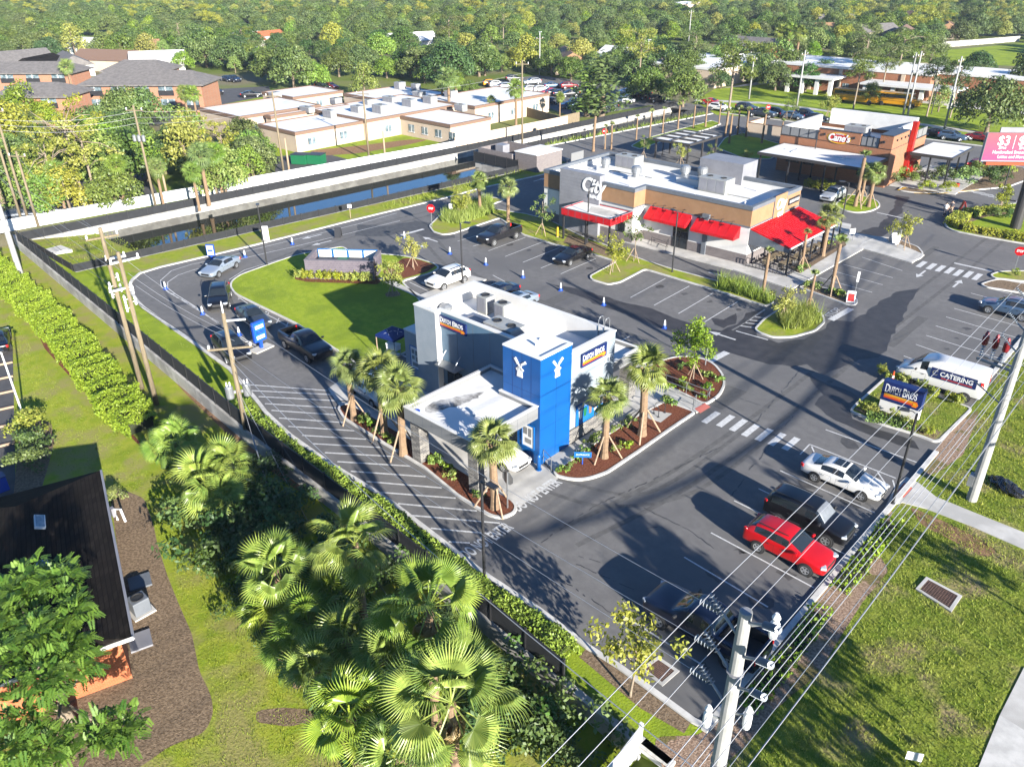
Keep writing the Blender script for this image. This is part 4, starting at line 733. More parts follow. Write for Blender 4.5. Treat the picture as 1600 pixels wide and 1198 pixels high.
part('roof_beam', 'signw', cc, (-48.6, 109.0, 4.06, -48.4, 111.5, 4.2), (-50, 110.1, 4.06, -47, 110.3, 4.2), (-41.6, 109.0, 4.06, -41.4, 111.5, 4.2), (-43, 110.1, 4.06, -40, 110.3, 4.2))
flatcan('c', -36.2, -30.6, 119.8, 129.2, 4.1, [(-31, 120.2), (-31, 124.5), (-31, 128.8), (-33.5, 120.2), (-33.5, 128.8)])
hvac(0, -45, 122.5, 4.6, 3.2, 2.2, 1.7, 2, 'white rooftop unit on the red brick restaurant roof'); hvac(0, -42, 117.8, 4.6, 2.0, 1.6, 1.2, 2, 'low rooftop unit behind the Cane\'s oval sign'.replace("Cane's ", 'red '))
p = P(1210, 205, 1); E2 = thing('block_enclosure', 'pale block enclosure at the shaded lawn left of the brick restaurant', 'enclosure', (p.x, p.y, 0)); x0, x1, y0, y1 = p.x-4, p.x+3.2, p.y-3, p.y+3
for b_2 in ((x0, y0, 0, x1, y0+.25, 2.4), (x1-.25, y0+.26, 0, x1, y1, 2.4), (x0, y0+.26, 0, x0+.25, y1, 2.4)): part('wall', 'cream', E2, b_2); part('coping', 'fasc', E2, (b_2[0]-.02, b_2[1]-.02, 2.4, b_2[3]+.02, b_2[4]-.002 if b_2[4]-b_2[1] < 1 else b_2[4], 2.5))
# ---- tiled hard canopy and utility yard behind
B = thing('drive_canopy', 'dark steel drive-through canopy with flat pale roof panels', 'canopy', (-68, 113, 0))
c = ringp('frame', rect(-71.6, -64.5, 108.4, 118), .25, 2.75, 3.1, 'bronze', B); part('crossbeam', 'bronze', B, *[(-71.3, y, 3.0, -64.8, y+.2, 3.25) for y in (110.7, 113.1, 115.5)], (-68.1, 108.7, 3.0, -67.9, 117.7, 3.25)); part('roof_panel', 'roofw', B, (-71.3, 108.7, 2.85, -64.8, 117.7, 2.95))
for x in (-71, -65.1):
    for y in (109, 113.2, 117.4): part('post', 'bronze', B, (x-.12, y-.12, 0, x+.12, y+.12, 2.75))
B = thing('utility_building', 'low grey block utility yard with flat white roof beside the pond', 'building', (-81, 90, 0))
YD = [(-89.8, 85.8), (-77.8, 88.2), (-77.8, 95.0), (-89.8, 94.5)]
part('wall', 'taupeb', B, (-83.0, 89.0, 0, -78.6, 94.8, 2.5)); part('roof', 'roofw', B, (-83.1, 88.9, 2.5, -78.5, 94.9, 2.62))
wl = MB(); wl.box(-90.3, 88.35, 0, -83.05, 88.6, 2.2); wl.box(-90.3, 88.6, 0, -90.05, 95, 2.2); wl.box(-90.05, 94.8, 0, -83.05, 95, 2.2); wl.build('yard_wall', M_['taupeb'], B); part('yard_floor', 'mgrey', B, (-90.0, 88.6, .0, -83.05, 94.8, .15)); part('yard_pump', 'mgrey', B, (-88.6, 90.5, .15, -87, 92, 2.6), (-86, 90, .15, -84.6, 91, 1.5))
MB().box(-77.3, 95.4, .1, -77.2, 98.4, 2.0).build('gate', M_['parap'], B)
# ------------------------------------------------------------------ vehicles
def paint(name, c, metal=.25, rough=.28): return mk('paint_'+name, c, rough=rough, metal=metal, coat=.45)
PT = dict(base=paint('grey', (.2,.2,.2)), white=paint('white', (.50,.49,.47), 0), black=paint('black', (.004,.004,.005), 0), red=paint('red', (.36,.004,.006), .1), silver=paint('silver', (.26,.30,.35), .5), grey=paint('dark_grey', (.03,.037,.048), .3),
          navy=paint('navy', (.005,.009,.024), .2), blue=paint('steel_blue', (.06,.10,.16), .4), dred=paint('dark_red', (.16,.012,.015), .3), yellow=paint('bus_yellow', (.45,.2,.006), 0), pale=paint('pale_silver', (.34,.355,.375), .4), char=paint('charcoal', (.009,.009,.011), .1))
def car_proto(name, label, S):
    """S: dict with L, W (half width), stations [(x, belt, top, wf, roofw, role)], wheels x, radius"""
    st = S['st']; n = len(st); vs = []; fs = []; fm = []
    zf = S.get('zf', .28)
    for (x, zb, zt, wf, rw, role) in st:
        W = S['W']*wf
        vs += [(x, 0, zf), (x, .86*W, zf), (x, .985*W, zf+.14), (x, W, zf+(zb-zf)*.45), (x, .985*W, zb-.09), (x, .93*W, zb), (x, rw*S['W'], zt-(.05 if zt-zb > .2 else .015)), (x, rw*S['W']*.84, zt), (x, 0, zt+.025)]
    K = 9
    def idx(i, k, s): return i*K+k if s > 0 else n*K+i*K+k
    vs2 = vs+[(x, -y, z) for x, y, z in vs]
    for i in range(n-1):
        r0, r1 = st[i][5], st[i+1][5]
        for k in range(K-1):
            m = 0
            if k < 2: m = 2
            if k == 5 and r0 in 'GD' and r1 in 'GD': m = 3
            if k == 5 and (r0 == 'B' or r1 == 'B') : m = 2
            if k >= 6:
                if r0+r1 in ('WG', 'WW'): m = 1
                if r0+r1 in ('DR', 'GR'): m = 4
            if k in (2, 3):
                if i in S.get('d1', ()): m = 5
                if i in S.get('d2', ()): m = 6
            if S.get('bed') and st[i][5] in 'Tt' and st[i+1][5] in 'Tt' and k >= 6: continue
            a, b, c, d = idx(i, k, 1), idx(i+1, k, 1), idx(i+1, k+1, 1), idx(i, k+1, 1); fs.append((a, b, c, d)); fm.append(m)
            a, b, c, d = idx(i, k, -1), idx(i+1, k, -1), idx(i+1, k+1, -1), idx(i, k+1, -1); fs.append((d, c, b, a)); fm.append(m)
    for i, fl in ((0, 0), (n-1, 1)):
        for k in range(K-1):
            f = (idx(i, k, 1), idx(i, k+1, 1), idx(i, k+1, -1), idx(i, k, -1)); fs.append(f if fl else f[::-1]); fm.append(2 if k < 2 else (4 if (fl and S.get('tailglass') and k in (5, 6)) else 0))
    me = bpy.data.meshes.new('cage'); me.from_pydata(vs2, [], fs); me.polygons.foreach_set('material_index', fm)
    for k in range(7): me.materials.append(None)
    o = bpy.data.objects.new('cage', me); COL.objects.link(o)
    bm = bmesh.new(); bm.from_mesh(me); bmesh.ops.remove_doubles(bm, verts=bm.verts, dist=1e-4); bmesh.ops.recalc_face_normals(bm, faces=bm.faces); bm.to_mesh(me); bm.free()
    md = o.modifiers.new('s', 'SUBSURF'); md.levels = 2; md.render_levels = 2
    bpy.context.view_layer.update(); m2 = bpy.data.meshes.new_from_object(o.evaluated_get(bpy.context.evaluated_depsgraph_get())); bpy.data.objects.remove(o)
    bm = bmesh.new(); bm.from_mesh(m2)
    for m in (5, 6, 3):
        for s in (1, -1):
            F = [f for f in bm.faces if f.material_index == m and (m in (1, 4) or f.calc_center_median().y*s > 0)]
            if F and not (m in (1, 4) and s < 0):
                r = bmesh.ops.inset_region(bm, faces=F, thickness=.014 if m in (5, 6) else .02, use_even_offset=True)
                for f in r['faces']: f.material_index = 2
    t = thing(name, label, S.get('cat', 'car'), group=None)
    def take(nm, test, mlist):
        b2 = bm.copy(); dele = [f for f in b2.faces if not test(f)]; bmesh.ops.delete(b2, geom=dele, context='FACES')
        if not b2.faces: b2.free(); return None
        bmesh.ops.delete(b2, geom=[v for v in b2.verts if not v.link_faces], context='VERTS')
        for f in b2.faces: f.material_index = 1 if (f.material_index == 2 and len(mlist) > 1) else 0; f.smooth = True
        me = bpy.data.meshes.new(nm); b2.to_mesh(me); b2.free(); return link(me, nm, t, mlist)
    body = take('body', lambda f: f.material_index in (0, 2), [PT['base'], M_['trim']])
    take('windshield', lambda f: f.material_index == 1, [M_['glass']]); take('rear_window', lambda f: f.material_index == 4, [M_['glass']])
    for s in (1, -1):
        take('side_window', lambda f: f.material_index == 3 and f.calc_center_median().y*s > 0, [M_['glass']])
        for dm in (5, 6):
            d = take('door', lambda f: f.material_index == dm and f.calc_center_median().y*s > 0, [PT['base']])
            if d:
                xs = [v.co.x for v in d.data.vertices]; x = min(xs)+.12; W = S['W']
                MB().box(x, s*(W-.015), S['hz'], x+.16, s*(W+.02), S['hz']+.03).build('handle', M_['chrome' if S.get('chrome') else 'trim'], d, world=False)
    bm.free()
    r = S['r']
    for x in S['wx']:
        for s in (1, -1):
            y = s*(S['W']-.10)
            MB().lathe([(.0, 0), (r+.055, 0), (r+.055, .2), (0, .2)], n=20, M=Matrix.Translation((x, S['W']-.194 if s > 0 else -S['W']-.006, r)) @ Matrix.Rotation(-math.pi/2, 4, 'X')).build('wheel_arch', M_['trim'], t, world=False)
            wh = bpy.data.objects.new('wheel', None); COL.objects.link(wh); wh.parent = t; wh.location = (x, s*(S['W']-.085), r); wh.empty_display_size = .1
            MB().lathe([(r*.62, -.11), (r*.93, -.11), (r, -.075), (r, .075), (r*.93, .11), (r*.62, .11), (r*.62, -.11)], n=22, M=Matrix.Rotation(-math.pi/2, 4, 'X')).build('tyre', M_['tyre'], wh, world=False, smooth=False)
            q = MB(); R_ = r*.64
            q.lathe([(R_*.86, .106*s), (R_, .114*s), (R_, .096*s), (R_*.86, .096*s), (R_*.86, .106*s)], n=20, M=Matrix.Rotation(-math.pi/2, 4, 'X'))
            q.lathe([(0, .093*s), (R_, .093*s), (R_, .097*s), (0, .097*s)], n=16, m=1, M=Matrix.Rotation(-math.pi/2, 4, 'X'))
            for k in range(S.get('spokes', 5)):
                a = 2*math.pi*k/S.get('spokes', 5); q.bar((0, .102*s, 0), (R_*.92*math.cos(a), .104*s, R_*.92*math.sin(a)), .012, R_*.3)
            q.build('rim', [M_['rim'], M_['trim']], wh, world=False)
    L = S['L']; hf = S['lz']; tz = S['tz']; W = S['W']
    for s in (1, -1):
        MB().ob(Matrix.Translation((L/2-.16, s*(W*.70), hf)) @ Matrix.Rotation(-s*.5, 4, 'Z'), .3, .36, .15).build('headlight', M_['hlamp'], t, bev=.04, world=False)
        MB().ob(Matrix.Translation((-L/2+.13, s*(W*.80), tz)) @ Matrix.Rotation(s*.4, 4, 'Z'), .22, .2, S.get('th', .2)).build('tail_light', M_['tlamp'], t, bev=.03, world=False)
        MB().ob(Matrix.Translation((S['mx'], s*(W+.09), S['mz'])) @ Matrix.Rotation(-s*.2, 4, 'Z'), .12, .22, .15).build('mirror', PT['base'] if not S.get('blackmirror') else M_['trim'], t, bev=.03, world=False)
    MB().ob(Matrix.Translation((L/2-.045, 0, hf-.13)), .1, W*1.0, .22).build('grille', M_['trim'], t, bev=.03, world=False)
    MB().ob(Matrix.Translation((-L/2-.0, 0, S.get('pz', tz-.12))), .04, .32, .16).build('licence_plate', M_['signw'], t, world=False)
    if S.get('bed'):
        x0, x1, zr, zfl, wi = S['bed']; q = MB()
        q.add([(x0,-wi,zr),(x1,-wi,zr),(x1,wi,zr),(x0,wi,zr),(x0,-wi,zfl),(x1,-wi,zfl),(x1,wi,zfl),(x0,wi,zfl)], [(4,5,6,7),(0,1,5,4),(1,2,6,5),(2,3,7,6),(3,0,4,7)]); q.build('cargo_bed', M_['trim'], t, world=False)
        rl = MB()
        for s in (1, -1): rl.box(x0-.05, s*wi, zr-.03, x1+.05, s*(wi+.2), zr+.02)
        rl.build('bed_rail', PT['base'], t, world=False); MB().box(x0-.1, -wi, zr-.35, x0, wi, zr+.03).build('tailgate', PT['base'], t, world=False)
    if S.get('rack'):
        for s in (1, -1): MB().box(S['rack'][0], s*W*.66-.02, S['rack'][2], S['rack'][1], s*W*.66+.02, S['rack'][2]+.05).build('roof_rail', M_['trim'], t, bev=.01, world=False)
    if S.get('sunroof'): MB().box(S['sunroof'][0], -.42, S['sunroof'][2], S['sunroof'][1], .42, S['sunroof'][2]+.02).build('sunroof', M_['glass'], t, bev=.01, world=False)
    return t
SEDAN = dict(L=4.85, W=.92, zf=.24, r=.335, wx=(1.45, -1.42), hz=.74, lz=.66, tz=.82, mx=.78, mz=1.0, d1=(6, 7), d2=(10, 11), cat='car', chrome=1,
 st=[(2.42,.60,.63,.70,.55,'H'),(2.36,.66,.70,.86,.66,'H'),(2.1,.76,.80,.97,.72,'H'),(1.5,.84,.90,1,.74,'H'),(1.12,.90,.96,1,.76,'H'),(1.0,.92,.99,1,.78,'W'),(.62,.93,1.2,1,.73,'W'),(.22,.94,1.40,1,.70,'G'),(-.22,.95,1.45,1,.69,'G'),(-.30,.95,1.45,1,.69,'B'),(-.38,.95,1.45,1,.69,'G'),(-.85,.96,1.42,1,.69,'G'),(-1.12,.97,1.36,1,.69,'D'),(-1.75,1.0,1.06,.98,.74,'R'),(-2.1,1.0,1.04,.95,.74,'T'),(-2.36,.94,1.0,.88,.70,'T'),(-2.42,.80,.84,.80,.62,'T')])
SUV = dict(L=4.62, W=.94, zf=.30, r=.365, wx=(1.38, -1.32), hz=.9, lz=.82, tz=1.05, mx=.8, mz=1.15, d1=(6, 7), d2=(10,), cat='car', rack=(-1.6, .1, 1.70), th=.26,
 st=[(2.31,.72,.76,.74,.55,'H'),(2.24,.80,.86,.88,.66,'H'),(2.0,.92,.97,.98,.74,'H'),(1.45,1.0,1.06,1,.76,'H'),(1.12,1.04,1.10,1,.78,'H'),(1.02,1.05,1.13,1,.80,'W'),(.6,1.06,1.4,1,.76,'W'),(.25,1.07,1.61,1,.735,'G'),(-.2,1.08,1.67,1,.72,'G'),(-.29,1.08,1.67,1,.72,'B'),(-.38,1.08,1.67,1,.72,'G'),(-1.0,1.1,1.66,1,.71,'G'),(-1.75,1.13,1.61,.99,.70,'D'),(-2.16,1.14,1.26,.96,.74,'R'),(-2.27,1.05,1.1,.93,.74,'T'),(-2.31,.78,.82,.86,.68,'T')])
BOXY = dict(L=4.75, W=.95, zf=.38, r=.39, wx=(1.42, -1.35), hz=1.05, lz=.95, tz=1.15, mx=.95, mz=1.3, d1=(6, 7), d2=(10,), cat='car', rack=(-2.0, .3, 1.90), th=.3, blackmirror=1,
 st=[(2.37,.85,.90,.80,.62,'H'),(2.3,.98,1.05,.92,.72,'H'),(2.05,1.08,1.15,.99,.78,'H'),(1.5,1.14,1.2,1,.80,'H'),(1.22,1.17,1.23,1,.82,'H'),(1.15,1.18,1.26,1,.83,'W'),(.85,1.19,1.58,1,.79,'W'),(.6,1.2,1.84,1,.76,'G'),(-.1,1.2,1.88,1,.755,'G'),(-.19,1.2,1.88,1,.755,'B'),(-.28,1.2,1.88,1,.755,'G'),(-1.0,1.2,1.88,1,.75,'G'),(-2.1,1.2,1.85,.99,.75,'D'),(-2.3,1.2,1.4,.97,.78,'R'),(-2.34,1.1,1.15,.95,.76,'T'),(-2.37,.8,.85,.9,.7,'T')])
PICK = dict(L=5.75, W=1.0, zf=.42, r=.41, wx=(1.85, -1.75), hz=1.1, lz=1.0, tz=1.12, mx=1.0, mz=1.35, d1=(6, 7), d2=(10,), cat='pickup truck', th=.34, bed=(-2.72, -1.05, 1.33, .75, .76), blackmirror=1, pz=.75,
 st=[(2.87,.9,.95,.82,.64,'H'),(2.8,1.05,1.12,.92,.74,'H'),(2.5,1.17,1.22,.98,.80,'H'),(1.9,1.21,1.27,1,.80,'H'),(1.42,1.24,1.3,1,.81,'H'),(1.35,1.25,1.33,1,.82,'W'),(.95,1.26,1.62,1,.77,'W'),(.6,1.27,1.84,1,.74,'G'),(.1,1.27,1.89,1,.73,'G'),(.02,1.27,1.89,1,.73,'B'),(-.06,1.27,1.89,1,.73,'G'),(-.7,1.27,1.86,1,.73,'D'),(-.88,1.27,1.36,1,.80,'R'),(-1.0,1.28,1.33,1,.82,'T'),(-1.3,1.28,1.33,1,.82,'T'),(-2.0,1.28,1.33,1,.82,'T'),(-2.6,1.28,1.33,.99,.82,'T'),(-2.83,1.26,1.31,.97,.82,'T'),(-2.87,1.1,1.14,.94,.76,'t')])
VAN = dict(L=5.95, W=1.02, zf=.36, r=.36, wx=(2.0, -2.0), hz=1.2, lz=1.05, tz=1.5, mx=1.55, mz=1.5, d1=(4, 5), cat='van', th=.6, blackmirror=1, pz=.8,
 st=[(2.97,.8,.85,.80,.6,'H'),(2.9,1.0,1.08,.92,.7,'H'),(2.6,1.22,1.3,.98,.78,'H'),(2.2,1.36,1.44,1,.82,'W'),(1.85,1.38,1.85,1,.80,'W'),(1.35,1.4,2.3,1,.77,'G'),(.75,1.42,2.44,1,.77,'G'),(.6,1.42,2.46,1,.77,'N'),(.3,1.42,2.47,1,.77,'N'),(-1.2,1.42,2.47,1,.77,'N'),(-2.6,1.42,2.46,1,.77,'N'),(-2.9,1.42,2.42,.985,.76,'N'),(-2.97,1.4,2.36,.965,.74,'N')])
protos = {}
used = set()
def car(kind, col, x, y, ang, label, z=.005, sc=1):
    if kind not in protos: protos[kind] = car_proto(*{'sedan': ('sedan', 'a', SEDAN), 'suv': ('suv', 'a', SUV), 'boxy': ('boxy_suv', 'a', BOXY), 'pick': ('pickup_truck', 'a', PICK), 'van': ('delivery_van', 'a', VAN)}[kind])
    if kind not in used: o = protos[kind]; used.add(kind); place(o, (x, y, z), R(ang), sc, label)
    else: o = dup(protos[kind], (x, y, z), R(ang), sc, label)
    recolor(o, PT['base'], PT[col]); return o
def at(u, v, z=.8): return P(u, v, z).xy
car('sedan', 'white', -12.35, 42.4, 0, 'white sedan with black sunroof parked beside the boxy black car')
q = protos['sedan']; MB().box(-.62, -.4, 1.462, .12, .4, 1.478).build('sunroof', M_['glass'], q, world=False, bev=.01)
car('suv', 'red', -11.85, 34.1, 0, 'bright red car parked in the front row by the roadside kerb')
bx = P(1288, 853); o = car('boxy', 'black', bx.x-1.42, bx.y+.9, 0, 'black boxy off-road car with silver windshield sunshade beside the red car')
ss = [c for c in o.children if c.name.startswith('windshield')][0]; ss.data = ss.data.copy(); sh = link(ss.data.copy(), 'sunshade', o); sh.data.materials.clear(); sh.data.materials.append(M_['galv']); sh.location = (.012, 0, .012); sh.scale = (1, .93, 1)
car('pick', 'navy', -12.1, 25.95, 180, 'dark blue pickup truck parked beside the storm drain and concrete pole', sc=1.04)
v = car('van', 'white', -12.15, 59.15, 180, 'white delivery van lettered CATERING on a navy band')
car('suv', 'blue', -12.2, 77.6, 180, 'dark grey-blue car parked beyond the white van')
car('suv', 'white', -54.85, 49.0, -90, 'white car parked behind the coffee shop by the mulch bed', sc=1.02)
car('pick', 'char', -60.5, 62.2, -90, 'lifted black pickup truck parked near the stop sign island')
car('sedan', 'black', -50.1, 62.6, -90, 'black sedan parked below the red canopy of the restaurant')
p = at(777, 455); car('sedan', 'navy', p.x, p.y, -90, 'dark car half hidden behind the coffee shop roof wall')
p = at(806, 470); car('sedan', 'silver', p.x, p.y, -90, 'pale blue car with red tail lights behind the coffee shop')
car('pick', 'char', -52.3, 30.8, -4, 'black pickup truck waiting first in the drive-through lane')
car('sedan', 'grey', -60.9, 31.1, -8, 'dark grey-blue car waiting behind the black pickup truck', sc=.95)
p = at(342, 462); car('suv', 'black', p.x, p.y, -32, 'black crossover car at the bend of the drive-through lane', sc=1.02)
p = at(361, 541); car('suv', 'black', p.x, p.y, -10, 'black car in the outer lane behind the wooden utility pole', sc=1.02)
car('sedan', 'silver', -74.9, 35.6, -66, 'silver-blue sedan turning at the start of the drive-through queue')
p = at(581, 610, .7); car('sedan', 'pale', p.x-.3, p.y+.2, -6, 'pale silver car at the window lane under the palm crowns')
car('sedan', 'white', -29.9, 30.2, 0, 'white car leaving from under the coffee shop canopy', sc=.97)
car('suv', 'pale', -39.7, 103.8, -90, 'silver car parked by the oval palm island')
# lettering on the van
X, Z = Vector((-1, 0, 0)), Vector((0, 0, 1))
vx, vy = v.location.x, v.location.y
b = MB(); b.box(vx-.55, vy-1.035, 1.2, vx+2.55, vy-1.022, 1.98); bd = b.build('navy_band', M_['navy'], v)
lettering('CATERING', .5, (vx+1.2, vy-1.042, 1.62), (1, 0, 0), (0, 0, 1), M_['signw'], bd, ext=.004, bold=.012, fitw=2.2); lettering('C', .55, (vx-.25, vy-1.042, 1.6), (1, 0, 0), (0, 0, 1), M_['parap'], bd, ext=.004, bold=.01)
b = MB(); b.box(vx+.2, vy-1.044, 1.3, vx+2.3, vy-1.038, 1.36); b.build('red_line', M_['redor'], bd)
# ---- simplified cars for the far lots
def low_car(kind):
    src = protos[kind]; vs = []; fs = []; fm = []; mlist = [PT['base'], M_['glass'], M_['trim'], M_['rim'], M_['tlamp'], M_['hlamp'], M_['tyre']]
    Mi = full(src).inverted()
    for ch in tree_of(src):
        if ch.data is None or ch.name.split('.')[0] in ('handle', 'sunroof', 'licence_plate', 'sunshade', 'navy_band', 'lettering', 'red_line'): continue
        Mx = Mi @ full(ch); o = len(vs); vs += [tuple(Mx @ vv.co) for vv in ch.data.vertices]
        for p_ in ch.data.polygons:
            m = ch.data.materials[p_.material_index]; fs.append(tuple(i+o for i in p_.vertices)); fm.append(mlist.index(m) if m in mlist else 2)
    me = bpy.data.meshes.new('parked_car'); me.from_pydata(vs, [], fs); me.polygons.foreach_set('material_index', fm); me.polygons.foreach_set('use_smooth', [True]*len(fs))
    for m in mlist: me.materials.append(m)
    return me
low = {k: low_car(k) for k in ('sedan', 'suv', 'pick')}
def far_car(kind, col, u, v, ang, label, group, z=.01):
    p = P(u, v, .7); o = link(low[kind], 'parked_car'); o.location = (p.x, p.y, z); o.rotation_euler = (0, 0, R(ang)); o.material_slots[0].link = 'OBJECT'; o.material_slots[0].material = PT[col]
    return tag(o, label, 'car', group)
G1 = 'cars in the lot behind the long white-roofed building'
for i, (k, c, u, v_, l) in enumerate([('sedan','white',783,135,'white car at the left end of the far lot beside a silver one'),('suv','pale',794,135,'silver car beside the white one at the left end of the far lot'),('suv','black',803,123,'black car under the tree at the back left of the far lot'),('suv','pale',831,128,'silver car in the back row of the far lot'),('suv','white',832,140,'first white car from the left in the middle row of the far lot'),('suv','white',847,140,'second white car from the left in the middle row of the far lot'),('sedan','red',858,143,'bright red car in the middle row of the far lot'),('sedan','black',868,144,'black car right beside the bright red one in the far lot'),('sedan','navy',878,145,'navy car in the middle row between two black ones'),('suv','black',890,147,'black car at the right end of the middle row of the far lot'),('sedan','blue',864,133,'blue-grey car in the back row of the far lot'),('suv','dred',889,134,'dark red car in the back row of the far lot'),('sedan','navy',857,158,'dark car behind the brown wooden fence'),('sedan','blue',893,164,'blue car between the small palm and the paired evergreens'),('sedan','black',920,166,'black car half under the paired evergreen trees'),('suv','grey',949,168,'grey car at the foot of the paired evergreen trees'),('suv','white',975,157,'white car alone at the open edge of the far lot'),('sedan','white',982,143,'white car in the shade right of the paired evergreens'),('suv','navy',989,150,'dark blue car in the shade behind the lone white one'),('sedan','black',1010,150,'black car in the shade under the oaks, left one of two'),('suv','black',1027,155,'black car in the shade under the oaks, right one of two'),('sedan','grey',1002,146,'grey car in deep shade under the oaks'),('suv','grey',905,160,'grey car next to the blue one near the evergreens')]):
    far_car(k, c, u, v_, 60 if i % 3 else 240, l, G1)
G2 = 'cars stopped along the cross drive in front of the school lawn'
for k, c, u, v_, a, l in [('sedan','red',1112,159,0,'red car at the left end of the cross drive'),('suv','white',1124,168,0,'white car at the left end of the cross drive'),('suv','grey',1167,168,0,'grey car on the cross drive, alone beside the lawn'),('pick','grey',1191,178,0,'grey pickup truck beside the small round sign on the cross drive'),('suv','black',1214,176,0,'black car on the cross drive between the pickup truck and a blue car'),('sedan','blue',1239,180,0,'steel blue car on the cross drive behind young trees'),('suv','navy',1260,178,0,'navy car on the cross drive behind the blue one'),('sedan','navy',1277,183,0,'low navy car at the right end of the line of cars'),('sedan','black',1466,207,0,'black car behind the brick restaurant'),('suv','blue',1489,213,0,'blue-grey car behind the brick restaurant near the red one'),('sedan','dred',1533,214,0,'dark red car behind the brick restaurant under the big oak'),('suv','dred',1530,258,80,'red car parked beneath the pink billboard')]:
    far_car(k, c, u, v_, a, l, G2)
G3 = 'cars parked at the brick apartments'
for k, c, u, v_, a, l in [('sedan','dred',271,155,60,'dark red car close to the brick apartment wall'),('sedan','blue',281,163,60,'blue car beside the twin palms at the apartments'),('sedan','white',314,160,60,'white car at the apartments beside a black one'),('sedan','black',326,157,60,'black car at the apartments beside the white one'),('sedan','black',392,147,60,'black car alone at the right end of the apartment lot'),('suv','char',337,143,0,'dark tall car at the corner of the brick apartments'),('sedan','navy',355,123,0,'navy car in the shade behind the apartments'),('suv','navy',366,124,0,'second navy car in the shade behind the apartments'),('suv','white',244,163,60,'white car in front of the big brick apartment block'),('sedan','black',140,175,60,'black car between the two brick apartment blocks'),('sedan','dred',517,134,0,'dark red car behind the white-roofed building'),('suv','black',504,136,0,'black car behind the white-roofed building'),('suv','yellow',768,130,60,'yellow car by the road beyond the white roofs'),('suv','white',778,132,60,'white car by the road beyond the white roofs'),('sedan','black',150,309,70,'black car seen between the palm trunks beyond the white wall'),('sedan','black',84,328,70,'black car behind the white wall at the left'),('suv','grey',36,336,70,'grey car behind the white wall at far left')]:
    far_car(k, c, u, v_, a, l, G3)
p = P(-4, 530, NB+.7); o = link(low['sedan'], 'parked_car'); o.location = (p.x, p.y, NB+.02); o.rotation_euler = (0, 0, R(163)); o.material_slots[0].link = 'OBJECT'; o.material_slots[0].material = PT['black']; tag(o, 'black car at the left edge by the yellow wheel stops', 'car')
# school buses
def bus(u, v_, label, first=[None]):
    p = P(u, v_, 1.2)
    if first[0]: return dup(first[0], (p.x, p.y, 0), 0, label=label)
    t = thing('school_bus', label, 'bus', (0, 0, 0), group='yellow buses at the school'); first[0] = t
    m = MB(); m.box(-4.5, -1.2, .5, 3.2, 1.2, 2.8); m.box(3.2, -1.05, .5, 4.8, 1.05, 1.7); m.build('body', PT['yellow'], t, bev=.12, world=False)
    for s in (1, -1): MB().box(-4.2, s*1.205-.005, 1.8, 2.6, s*1.205+.005, 2.5).build('side_window', M_['glass'], t, world=False)
    MB().box(3.2, -1, 1.75, 3.22, 1, 2.7).build('windshield', M_['glass'], t, world=False)
    for x in (-2.8, 3.6):
        for s in (1, -1): MB().lathe([(.5, -.12), (.5, .12)], n=14, M=Matrix.Translation((x, s*1.12, .5)) @ Matrix.Rotation(math.pi/2, 4, 'X')).build('wheel', M_['tyre'], t, world=False)
    for z in (1.2, 1.6): MB().box(-4.45, -1.21, z, 3.1, 1.21, z+.05).build('rub_rail', M_['trim'], t, world=False)
    return place(t, (p.x, p.y, 0))
bus(1336, 152, 'yellow school bus parked beside the white school portico'); bus(1402, 157, 'yellow school bus half hidden behind the pine trees')
# ------------------------------------------------------------------ plants
def leaf_mesh(name, Cn, Nm, size, tint, mat, asp=.55, rnd=.5, tri=False):
    """many small leaf faces: centres, rough normals, sizes, tints -> one mesh"""
    n = len(Cn); N = Nm+rng.normal(0, rnd, (n, 3)); N /= np.linalg.norm(N, axis=1)[:, None]+1e-9
    r = rng.normal(0, 1, (n, 3)); T = np.cross(N, r); T /= np.linalg.norm(T, axis=1)[:, None]+1e-9; Bt = np.cross(N, T)
    s = np.asarray(size).reshape(-1, 1)*np.ones((n, 1))
    if tri: V = np.stack([Cn+T*s, Cn-T*s*.6+Bt*s*asp, Cn-T*s*.6-Bt*s*asp], 1); k = 3
    else: V = np.stack([Cn+T*s, Cn+Bt*s*asp, Cn-T*s, Cn-Bt*s*asp], 1); k = 4
    me = bpy.data.meshes.new(name); me.vertices.add(n*k); me.vertices.foreach_set('co', V.reshape(-1).astype(np.float32))
    me.loops.add(n*k); me.loops.foreach_set('vertex_index', np.arange(n*k, dtype=np.int32)); me.polygons.add(n); me.polygons.foreach_set('loop_start', np.arange(0, n*k, k, dtype=np.int32))
    a = me.attributes.new('tint', 'FLOAT', 'POINT'); a.data.foreach_set('value', np.repeat(np.clip(tint, 0, 1), k).astype(np.float32))
    me.update(calc_edges=True); me.materials.append(mat); return me
def face_mesh(name, V, F, tint, mat):
    me = bpy.data.meshes.new(name); me.from_pydata(V, [], F); a = me.attributes.new('tint', 'FLOAT', 'POINT'); a.data.foreach_set('value', np.clip(np.asarray(tint, dtype=np.float32), 0, 1)); me.materials.append(mat); return me
